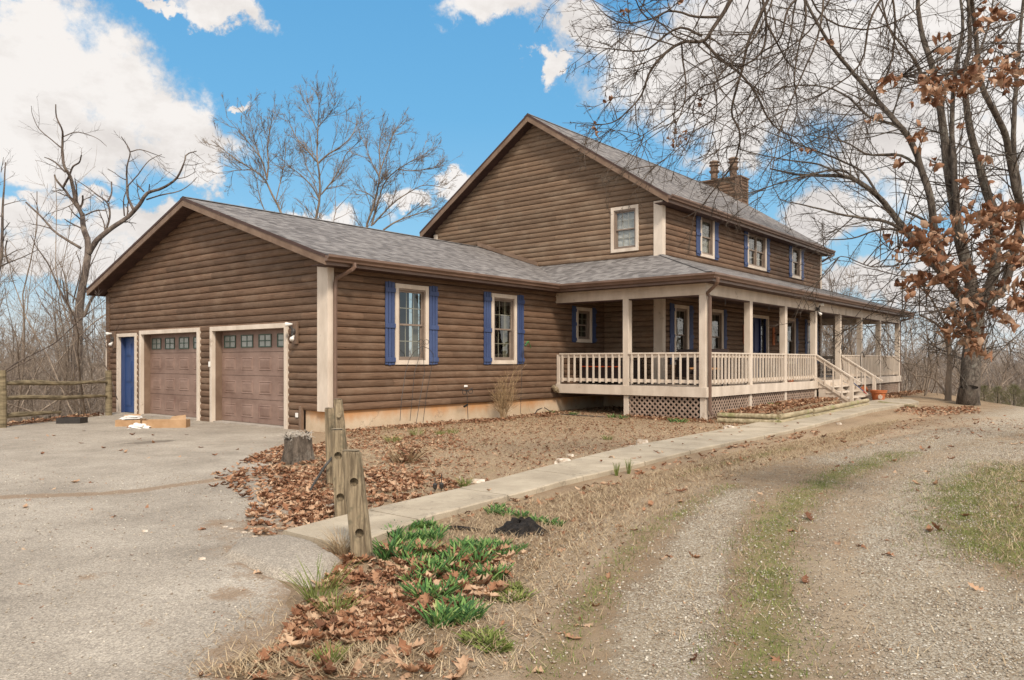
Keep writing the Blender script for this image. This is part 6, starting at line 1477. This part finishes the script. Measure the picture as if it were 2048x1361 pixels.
# dead tree beyond the garage
s3 = lambda L: [(x/3.093, 180+y/3.093) for x, y in L]
dg_ = [(s3([(470,1900),(480,1500),(500,1280),(535,1080),(545,950),(515,850),(510,770)]), 30, 12), (s3([(510,780),(470,690),(450,600),(432,530),(400,480),(385,400),(387,310),(385,250),(350,170),(345,90)]), 11, 2.6),
 (s3([(480,730),(400,620),(350,560),(338,528)]), 7, 4.5), (s3([(392,600),(430,530),(450,475),(490,450),(503,405)]), 6, 3), (s3([(405,510),(330,440),(275,418)]), 4.5, 2), (s3([(380,360),(320,310),(240,240),(200,150),(195,100)]), 3.2, 1),
 (s3([(392,290),(450,265),(500,265),(600,300),(660,350)]), 3, 1), (s3([(550,1010),(600,930),(700,850),(800,780),(870,700),(910,640),(1000,610),(1090,550),(1140,450),(1155,400),(1215,380)]), 15, 2.2),
 (s3([(825,740),(790,660),(785,560),(785,480),(805,385),(770,320),(750,290)]), 7, 2), (s3([(785,600),(850,530),(920,440),(1000,400)]), 3.5, 1.5), (s3([(810,383),(870,370),(960,400),(1020,420)]), 3, 1), (s3([(905,680),(1000,650),(1100,630),(1170,590),(1220,540)]), 4, 1.5),
 (s3([(770,780),(765,680),(795,590)]), 4, 2), (s3([(655,870),(680,780),(665,700),(600,650),(550,610),(460,550)]), 6, 1.6), (s3([(668,690),(690,640),(690,570)]), 4.5, 3), (s3([(530,775),(600,745),(660,750)]), 4, 2.5), (s3([(500,980),(400,920),(330,870),(260,790),(160,695)]), 7, 4),
 (s3([(320,860),(250,840),(190,830)]), 3, 1.4), (s3([(495,730),(510,700),(512,655)]), 6, 4), (s3([(1095,550),(1150,540),(1215,505)]), 2.5, 1), (s3([(1140,465),(1200,465),(1260,450)]), 2.2, .8), (s3([(920,635),(925,585)]), 3, 2.4), (s3([(890,630),(845,580)]), 4, 2.5), (s3([(500,855),(430,820),(400,800)]), 4, 2),
 (s3([(460,1400),(380,1260),(300,1080),(230,980),(190,900)]), 7, 2), (s3([(450,1450),(420,1300),(400,1150),(360,1050)]), 6, 2), (s3([(480,1300),(520,1180),(600,1000),(640,900)]), 4, 1.5), (s3([(520,1400),(570,1290),(650,1180),(700,1100)]), 9, 3), (s3([(450,1320),(480,1200),(500,1100),(470,1000)]), 4, 2)]
DT = at(125, 850, 27.0); DT[2] = h1(DT[0], DT[1])
lvd = [dict(n=1.1, a=.9, r=.007, L=1.1, w=.14, t=.03), dict(n=5, a=.7, r=.0045, L=.5, w=.18, t=.02)]
guided('dead_tree', 'big gnarled leafless tree with broken stubs rising behind the rail fence', tuple(DT), 27.0, dg_, M['barkdark'], 13, lvd, dsp=.5)
# left edge tree
eg = [([(-60,860),(-40,700),(-20,600),(0,530),(4,470),(5,420),(9,370),(11,325)], 20, 2.5), ([(4,465),(20,445)], 3, 1.5), ([(0,370),(-4,355)], 3, 2), ([(-20,545),(12,528),(45,515),(75,500)], 5, 1.5), ([(16,525),(11,505),(13,482)], 5, 3), ([(2,345),(7,315)], 2, 1)]
ET = at(-60, 850, 24.0); ET[2] = h1(ET[0], ET[1])
guided('dead_tree', 'leafless dark tree trunk cut by the left edge of the picture', tuple(ET), 24.0, eg, M['barkdark'], 14, [dict(n=1.0, a=.9, r=.006, L=.9, w=.14, t=.03), dict(n=4, a=.7, r=.004, L=.5, w=.18, t=.02)], dsp=.3)

# three tall trees behind the garage roof
s4 = lambda L: [(400+x/3.793, 160+y/3.793) for x, y in L]
lvt = [dict(n=3.0, a=.60, r=.014, L=1.9, w=.10, t=.09, rc=.026), dict(n=7, a=.55, r=.009, L=.5, w=.12, t=.06), dict(n=5, a=.6, r=.007, L=.5, w=.15, t=.05, K=3)]
T1 = [(s4([(700,1900),(680,1300),(615,1010),(560,900),(510,790),(480,740),(400,680),(280,610),(180,530),(90,460)]), 11, 1.2), (s4([(510,760),(480,640),(430,520),(395,370),(360,230)]), 4.5, 1), (s4([(510,740),(520,620),(510,500),(540,330),(550,240)]), 4.5, 1), (s4([(580,900),(620,730),(650,560),(640,470)]), 3, 1), (s4([(500,1020),(450,880),(430,760),(400,690)]), 3, 1), (s4([(400,680),(250,690),(120,710)]), 2.5, .8), (s4([(450,580),(330,430),(200,280)]), 3, .8)]
T2 = [(s4([(850,1900),(870,1300),(880,1055),(905,930),(910,800),(900,660),(887,600),(892,400),(900,250),(905,90)]), 11, 1.2), (s4([(885,620),(800,520),(730,440),(690,350),(640,250)]), 4.5, 1), (s4([(900,630),(980,560),(1080,500),(1160,410),(1200,290)]), 5, 1), (s4([(900,900),(850,810),(750,710),(640,640)]), 4.5, 1), (s4([(920,870),(1000,770),(1080,640),(1110,560),(1250,430)]), 4, 1), (s4([(895,400),(830,250),(790,160)]), 2.5, .8), (s4([(895,360),(980,260),(1040,160)]), 2.5, .8), (s4([(880,780),(800,640),(780,520)]), 2.5, .8)]
T3 = [(s4([(1230,1900),(1260,1300),(1265,1110),(1310,980),(1340,860),(1360,760),(1370,680),(1430,520),(1470,400),(1560,290)]), 10, 1.2), (s4([(1300,1110),(1360,900),(1400,780),(1500,680),(1620,610),(1760,530)]), 5, 1), (s4([(1310,1100),(1450,950),(1560,870),(1700,800),(1850,820)]), 5, 1), (s4([(1360,740),(1290,600),(1240,460)]), 3, .8), (s4([(1390,1140),(1500,1070),(1700,1000),(1830,950)]), 5, 1), (s4([(1320,900),(1270,860),(1180,830)]), 3, .8), (s4([(1370,680),(1360,500),(1400,330)]), 3.5, .8), (s4([(1500,680),(1640,690),(1840,640)]), 3, .8)]
for T_, px, D, lb, sd_ in ((T1, 580, 44, 'left of three tall bare trees behind the garage roof', 21), (T2, 632, 45, 'tallest middle one of three bare trees behind the garage roof', 22), (T3, 735, 43, 'broad right one of three bare trees behind the garage roof', 23)):
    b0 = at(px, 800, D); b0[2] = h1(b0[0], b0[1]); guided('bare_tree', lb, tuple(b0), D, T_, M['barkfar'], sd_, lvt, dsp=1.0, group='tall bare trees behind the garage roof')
small = [([(660,560),(668,440),(672,420),(670,385),(678,355)], 4, .8), ([(672,420),(695,395),(715,380)], 2, .6), ([(668,440),(690,430),(705,420)], 1.6, .6)]
b0 = at(665, 800, 40); b0[2] = h1(b0[0], b0[1]); guided('bare_tree', 'small thin bare tree between the middle and right tall trees', tuple(b0), 40, small, M['barkfar'], 24, [dict(n=1.5, a=.7, r=.008, L=1.5, w=.12, t=.04), dict(n=6, a=.65, r=.006, L=.45, w=.15, t=.03)], dsp=.4)

# ---------------------------------------------------------------- near oak whose branches hang into view from the upper right
FD = 8.2
NT_ = at(2900, 800, 9.5); NT_[2] = h1(NT_[0], NT_[1])
def sc_(x0, y0, k): return lambda L: [(x0+p[0]/k, y0+p[1]/k)+tuple(p[2:]) for p in L]
s5 = sc_(1150, 0, 3.24); s6 = sc_(1550, 0, 3.4); s7 = sc_(1600, 350, 2.834)
fg = [([(2900,1100,1.5),(2890,600,1.4),(2850,100,1.2),(2700,-500,.8),(2300,-700,.5),(1900,-500,.2),(1620,-200,0),(1500,-20,0)], 110, 16),
 (s5([(1060,-60),(1010,0),(960,90),(890,190),(830,270),(700,275),(580,350),(480,480),(430,620),(330,730),(230,800),(30,820)]), 12, 1.6), (s5([(830,270),(940,380),(1080,490),(1180,620),(1240,750),(1330,850),(1440,900),(1520,1000)]), 8, 2),
 (s5([(1300,-120),(1250,0),(1200,100),(1120,280),(1090,430),(1040,600),(1015,740),(1070,860),(1050,1000),(1000,1100),(900,1230),(800,1361),(690,1420)]), 9, 2), (s5([(940,110),(780,110),(620,70),(480,130),(300,150),(180,80),(110,0)]), 7, 1.6),
 (s5([(825,235),(700,180),(600,220),(450,330),(250,320),(0,295)]), 7, 1.5), (s5([(1200,-80),(1240,150),(1210,340),(1090,430),(900,540),(830,560),(730,650),(640,740),(400,900),(330,905)]), 7, 1.5), (s5([(690,275),(700,400),(720,560),(700,700),(640,850),(660,950),(560,1050),(440,1140)]), 5, 1.3),
 (s5([(1090,430),(1000,420),(880,360),(800,300)]), 5, 4), (s5([(1240,150),(1320,300),(1400,430),(1560,480)]), 6, 2), (s5([(900,540),(920,700),(890,860),(860,1000),(800,1030)]), 4, 1.2), (s5([(1500,-60),(1380,60),(1330,250),(1210,340)]), 7, 4),
 (s5([(1460,-100),(1500,100),(1450,300),(1420,500),(1440,700),(1400,900),(1390,1050)]), 6, 1.4), (s5([(480,130),(420,60),(380,-40)]), 4, 2), (s5([(620,70),(600,0),(640,-60)]), 4, 3), (s5([(580,350),(420,420),(300,450),(170,430)]), 4, 1),
 (s5([(1080,490),(1000,600),(900,700),(780,780),(640,830)]), 4, 1.2), (s5([(1180,620),(1100,720),(980,800),(920,900)]), 3, 1),
 ([(1650,-60),(1640,60),(1600,160),(1560,260),(1540,360),(1500,430)], 6, 1.4), ([(1800,-60),(1740,40),(1720,130),(1640,190),(1560,215),(1480,215)], 7, 1.6), ([(1780,-40),(1790,60),(1770,160),(1700,220),(1640,300),(1600,360)], 6, 1.4), ([(1600,-60),(1640,30),(1720,60),(1800,40),(1880,-20)], 5, 3),
 ([(1560,-120),(1545,0),(1500,90),(1440,150),(1400,230),(1370,300)], 6, 1.4), ([(1620,-120),(1590,10),(1570,110),(1510,170),(1470,260),(1440,330)], 6, 1.4), ([(1700,-120),(1660,0),(1600,80),(1520,120),(1440,110),(1370,150)], 6, 1.4), ([(1480,-120),(1420,-10),(1380,70),(1330,110),(1270,200)], 5, 1.3), ([(1440,-120),(1370,-10),(1310,40),(1250,70),(1200,120)], 4, 1.2),
 (s6([(2600,200,0),(1900,300,0),(1694,350),(1540,390),(1300,460),(1050,540),(880,590),(760,610),(640,640)]), 10, 1.6), (s6([(1900,520),(1694,560),(1480,590),(1300,680),(1180,760)]), 5, 1.4), (s6([(2300,-200),(1694,120),(1400,220),(1240,330),(1060,440),(860,520)]), 6, 1.4), (s6([(1800,0),(1694,80),(1480,300),(1300,420),(1160,520)]), 4, 1.2),
 (s7([(2300,-200,-.8),(1600,60,-.9),(1270,250),(1180,350),(1000,425),(870,460),(700,455),(560,440),(470,390)]), 9, 1.5), (s7([(2300,100,-1.0),(1500,200,-1.1),(1270,370),(1100,600),(960,720),(780,770),(650,800),(480,810)]), 8, 1.2), (s7([(2000,200,-.6),(1500,420,-.7),(1270,480),(1000,570),(850,610),(660,640),(380,700)]), 6, 1.2),
 (s7([(1800,700,-1.0),(1400,790,-1.0),(1270,770),(1150,760),(1050,770),(960,760)]), 5, 1.4), (s7([(900,440,-.9),(600,505),(400,520),(250,460),(160,500),(0,545)]), 4, 1), (s7([(1100,600,-1.0),(1020,720),(930,830),(880,900)]), 3, 1), (s7([(1270,560,-1.0),(1200,700),(1090,860),(1040,1000)]), 3, 1), (s7([(750,600,-1.0),(600,650),(480,740),(280,870)]), 3, 1)]
lvf = [dict(n=4.4, a=.85, r=.0052, L=1.05, w=.13, t=-.035, rr=.6, rc=.010), dict(n=6, a=.75, r=.0032, L=.46, w=.16, t=-.03, K=5), dict(n=5, a=.8, r=.0024, L=.34, w=.18, t=0.0, K=3)]
ft, last, allL = guided('oak_tree', 'near oak whose bare drooping branches hang into the upper right, some with brown leaves', tuple(NT_), FD, fg, M['barkfg'], 31, lvf, dsp=.35, side=7)
# brown leaves still hanging: clusters at branch positions
cl = [(1862,470,34,26),(1840,500,40,22),(1890,478,40,22),(1815,475,22,16),(1880,540,26,34),(1905,560,30,20),(1925,540,26,20),(1970,440,34,34),(2005,420,44,26),(1985,480,34,36),(2020,500,34,40),(1945,455,26,14),(1940,600,30,26),(1905,620,22,20),(1900,660,34,22),(1925,640,26,30),(1935,690,22,20),(1945,660,20,26),(1970,700,14,22),
      (1990,630,22,18),(2015,640,20,14),(2020,590,34,22),(2040,600,20,24),(1820,590,18,12),(1840,560,26,20),(1805,570,12,18),(2035,520,22,40),(2040,440,18,30),(1780,478,12,12),(1862,170,24,26),(1890,165,24,22),(1875,190,26,26),(1850,150,20,14),(1930,165,26,24),(1945,150,24,20),(1925,180,20,14),(1960,140,20,20),(2010,135,26,26),(2030,140,24,22),(2000,165,20,20),(1890,85,16,18),
      (1790,165,16,16),(1760,180,12,12),(1755,228,14,12),(1985,25,22,20),(1960,40,18,16),(2015,30,16,14),(2040,160,20,18),(1358,275,12,16),(1352,290,12,14),(1365,265,10,10),(1222,205,12,8),(1195,258,8,9),(1248,25,8,8),(1400,210,5,8),(1355,2,10,5),(1660,85,10,6),(1840,285,16,18),(1850,265,14,10),(1790,325,8,8),(1600,300,6,8),(1618,298,7,7),(1920,250,8,16),(1870,330,10,12),(1990,90,12,14),(1935,370,10,14),(1975,330,12,18),(1910,430,14,14),(1795,520,10,10),(1960,770-90,10,10)]
n0 = 0; PP, SS, ctr = [], [], []
r = np.random.default_rng(5)
for (px, py, wx, wy) in cl:
    n = max(3, int(wx*wy/46)); D = (FD if px < 1740 else 6.9)+r.normal(0, .15)
    for k in range(n):
        PP.append(at(px+r.normal(0, wx*.60), py+r.normal(0, wy*.55), D+r.normal(0, .22))); SS.append(r.uniform(.055, .115) if px > 1740 else r.uniform(.045, .075))
PP = np.array(PP)-NT_; LT_g = LT; LT = [leaf_template(c, f, s+40, [.05, .22, .40, .34, .50, .42, .56, .44, .46, .26, .06]) for s, (c, f) in enumerate([(2.6, 1.3), (-2.4, -1.2), (3.0, .9), (1.5, -1.6), (-2.8, 1.5)])]
V, F = add_leaves(PP, np.array(SS), 1.3); LT = LT_g
tag(npmesh('hanging_leaves', V, F, M['leaftree'], ft), 'brown dead leaves still hanging on the twigs', kind='stuff')
# stalks so that every cluster hangs on a twig
stk = []
ends = np.concatenate([a[0] for a, b, L in allL])+0
for (px, py, wx, wy) in cl:
    D = FD if px < 1740 else 6.9; c = at(px, py, D)-NT_
    e = ends[np.argmin(np.linalg.norm(ends-c, axis=1))]; m = (c+e)/2+np.array([0, 0, .03]); stk.append(np.stack([e, m, c, c+(c-m)*.35+np.array([0, 0, -.03])]))
stk = np.array(stk)
for k in range(len(stk)): npmesh('leafy_twig', *tubes(stk[k:k+1], np.array([[.006, .0045, .0035, .002]]), 5), M['barkfg'], ft)

# ---------------------------------------------------------------- woods
temp = [free_tree(200+k, 13, .16, nl=11, spread=.62, levels=3, twig=.010, trop=.09, rise=.05, fork=.22) for k in range(5)]
protos = []
def place_world(px, D): p = at(px, HY, D); return (p[0], p[1], h1(p[0], p[1])-.1)
spots = [(20,46,1.0),(75,52,1.0),(-30,38,.8),(160,58,1.05),(215,49,.9),(255,60,1.0),(110,70,1.1),(330,64,.9),(395,58,.85),(440,52,.8),(520,60,.9),(700,55,.8),(790,58,.8),(850,50,.75),(905,60,.85),(-90,44,1.0),
         (1665,52,.8),(1700,44,.72),(1735,56,.85),(1765,48,.7),(1800,58,.85),(1835,62,.8),(1868,50,.62),(1990,60,.66),(2030,52,.6),(1640,60,.95),(1610,66,1.05),(1905,70,.7),(2070,66,.8),(1960,75,.7),(1720,40,.55),(1680,36,.5)]
lbs = ['far left edge','left edge beside the dead tree','extreme left','behind the dead tree','behind the fence rails','left of the garage gable','behind the dead tree trunk','above the left roof slope','above the garage ridge, left','above the garage ridge','behind the left tall tree','between the middle and right tall trees','behind the right tall tree','right of the right tall tree','left of the main gable','outside the left edge',
       'behind the porch roof, far end','seen through the end porch posts','right of the end porch posts','between the last two porch posts','right of the porch corner','left of the slim twisted tree','behind the slim twisted tree','right of the oak trunk','near the right edge','behind the upper roof corner','behind the upper eave','beyond the oak trunk, left','at the right edge beyond the drive','far beyond the oak trunk, right','low beyond the porch rail','low beyond the porch posts']
for i, ((px, D, s), lb) in enumerate(zip(spots, lbs)):
    k = i % 5; loc = place_world(px, D)
    if i < 5:
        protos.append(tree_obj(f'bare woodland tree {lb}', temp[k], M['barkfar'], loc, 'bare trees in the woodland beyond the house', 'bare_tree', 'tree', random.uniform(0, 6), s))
    else: copy_tree(protos[k], f'bare woodland tree {lb}', loc, random.uniform(0, 6), s, 'bare trees in the woodland beyond the house')

# far wood: one mass
r = np.random.default_rng(77); FT = []
for k in range(7):
    (tv, tf), (cv, cf) = free_tree(900+k, 12, .13, nl=10, spread=.55, levels=2, twig=.022, trop=.10, rise=.07, fork=.2, sub=(9, 0)); V, F = join([(tv, tf), (cv, cf)]); FT.append((V, F))
parts = []
n = 1500; ang = r.uniform(-.72, .72, n); rad = np.sqrt(r.uniform(62**2, 235**2, n)); a0 = math.atan2(FW[1], FW[0])
PX_ = CAM[0]+rad*np.cos(a0+ang); PY_ = CAM[1]+rad*np.sin(a0+ang); pos = np.column_stack([PX_, PY_, H(PX_, PY_)-.2])
pxs = CX-FL*np.tan(ang); vis = (pxs < 1230) | (pxs > 1590); vis &= ~((pxs > 420) & (pxs < 1230) & (r.random(n) < .85)); pos = pos[vis]; n = len(pos)
idx = r.integers(0, 7, n)
for k in range(7):
    m = idx == k; T, F = FT[k]; V, FF = scatter(T, F, pos[m], r.uniform(.62, 1.05, m.sum()), stuff_rot(m.sum(), .04, r)); parts.append((V, FF))
V, F = join(parts); tag(npmesh('distant_woods', V, F, M['barkhaze']), 'hazy grey-brown leafless woods filling the valley beyond the house', 'woods', kind='stuff')

# brush thickets nearer the crest
def thicket(name, label, spots_fn, n, seed, hr=(2.0, 5.0), mat='brushm', tw=.006):
    r = np.random.default_rng(seed); P = spots_fn(r, n); n = len(P); a = r.uniform(0, 2*np.pi, n); lean = r.uniform(.1, 1.3, n)**1.4; D = np.column_stack([np.cos(a)*lean, np.sin(a)*lean, np.ones(n)])
    L0 = walk_(P, D, r.uniform(*hr, n), r.uniform(.012, .035, n), 8, .09, -.02, r, .3); parts = [tubes(*L0, 4)]
    c = spawn(*L0, 8, .15, 1, .6, .25, .42, .55, r, tw); L1 = walk_(*c, 5, .13, .02, r, .4); parts.append(tubes(*L1, 3))
    c = spawn(*L1, 5, .15, 1, .6, .25, .45, .6, r, tw*.75); L2 = walk_(*c, 3, .16, .03, r, .5); parts.append(tubes(*L2, 3))
    V, F = join(parts); return tag(npmesh(name, V, F, M[mat]), label, 'brush', kind='stuff')
def sp_left(r, n):
    px = r.uniform(-160, 235, n); D = r.uniform(22.5, 46, n); Q = np.array([at(a, HY, b) for a, b in zip(px, D)]); Q[:, 2] = H(Q[:, 0], Q[:, 1]); return Q
def sp_right(r, n):
    px = r.uniform(1250, 2150, n); D = r.uniform(40, 60, n); m = px > 1800; D[m] = r.uniform(27, 50, m.sum()); Q = np.array([at(a, HY, b) for a, b in zip(px, D)]); Q[:, 2] = H(Q[:, 0], Q[:, 1]); return Q
thicket('brush_thicket', 'dense tangle of leafless brush and vines behind the rail fence', sp_left, 360, 41, (2.0, 8.5))
thicket('brush_thicket', 'tangle of grey leafless brush below the crest right of the porch', sp_right, 420, 42, (1.8, 4.6))
# long arching dark limbs low at left, in front of the thicket
ag = [([(-30,800),(0,752),(40,722),(85,700),(118,680),(160,640),(210,600)], 4.5, 1.6), ([(115,682),(105,640),(85,610),(68,575)], 3, 1.5), ([(-30,770),(30,735),(70,715),(84,700)], 2.6, 1.5), ([(200,720),(180,680),(150,650),(120,625),(90,600)], 3, 1), ([(215,700),(195,660),(170,630),(140,610)], 2.5, 1), ([(235,800),(215,740),(190,700),(150,660)], 2.4, 1), ([(112,835),(95,795),(60,770),(30,755)], 1.8, .8)]
AB = at(-40, 860, 19.5); AB[2] = h1(AB[0], AB[1])
guided('fallen_tree', 'low arching dark bare limbs tangled just behind the rail fence', tuple(AB), 20.5, ag, M['barkdark'], 51, [dict(n=2.2, a=.8, r=.006, L=.9, w=.13, t=0), dict(n=5, a=.7, r=.004, L=.5, w=.16, t=0)], dsp=.3)

r = np.random.default_rng(8); n = 26; a = r.uniform(0, 2*np.pi, n); lean = r.uniform(.05, .55, n); P = np.column_stack([np.cos(a)*.04, np.sin(a)*.03, np.zeros(n)]); P[:, 1] -= .05
w0_ = walk_(P, np.column_stack([np.cos(a)*lean, np.sin(a)*lean*.5, np.ones(n)]), r.uniform(.5, 1.35, n), r.uniform(.005, .010, n), 8, .10, .05, r, .4); tp_ = [tubes(*w0_, 4)]
c = spawn(*w0_, 8, .15, 1, .55, .2, .45, .6, r, .0032); w1_ = walk_(*c, 5, .12, .06, r, .5); tp_.append(tubes(*w1_, 3)); c = spawn(*w1_, 4, .2, 1, .6, .2, .4, .7, r, .0025); tp_.append(tubes(*walk_(*c, 3, .15, .05, r, .6), 3)); npmesh('stems', *join(tp_), M['twigtan'], SHRUB)

# trees behind the photographer: they only show as reflections in the window panes
for i, (x_, y_, s_) in enumerate([(-15, -27, 1.0), (-3, -30, 1.15), (10, -27, 1.0), (-27, -17, 1.1), (22, -30, 1.2)]):
    copy_tree(protos[i], f'bare tree {["straight", "slightly left", "right", "far left", "far right"][i]} behind the viewpoint, mirrored in the panes', (x_, y_, h1(x_, y_)), i*1.3, s_, 'bare trees behind the viewpoint')

# cedar shrubs at the right edge
def cedar(px, D, s, label, seed):
    r = np.random.default_rng(seed); n = 800; th = r.uniform(0, 2*np.pi, n); z = r.uniform(0, 1, n)**.8; rad = (1-z)**.6*.75*r.uniform(.35, 1.1, n)*(1+.3*np.sin(3*th+seed)+.25*np.sin(7*z*3+th)); P = np.column_stack([np.cos(th)*rad, np.sin(th)*rad, z*1.25+.05])
    D_ = np.column_stack([np.cos(th), np.sin(th), r.uniform(.3, 1.6, n)]); w = walk_(P, D_, r.uniform(.10, .26, n), np.full(n, .007), 2, .25, .1, r, .4); t = thing('cedar_shrub', label, 'shrub', place_world(px, D), 'green cedar shrubs at the crest'); t.scale = (s, s, s)
    npmesh('foliage', *tubes(*w, 3), M['evergreen'], t); mb = MB(); mb.tube([(0,0,-.2),(.02,0,.5),(0,.02,1.1)], [.05,.035,.01], 7); mb.build('stem', M['bark'], t)
for i, (px, D, s, lb) in enumerate([(1995, 26.0, .5, 'left of the green cedar shrubs just beyond the drive crest'), (2028, 25.5, .6, 'fullest green cedar shrub just beyond the drive crest'), (2060, 25.5, .65, 'cedar shrub cut by the right edge of the picture'), (1968, 28, .5, 'farthest low cedar shrub right of the oak trunk')]): cedar(px, D, s, lb, 60+i)
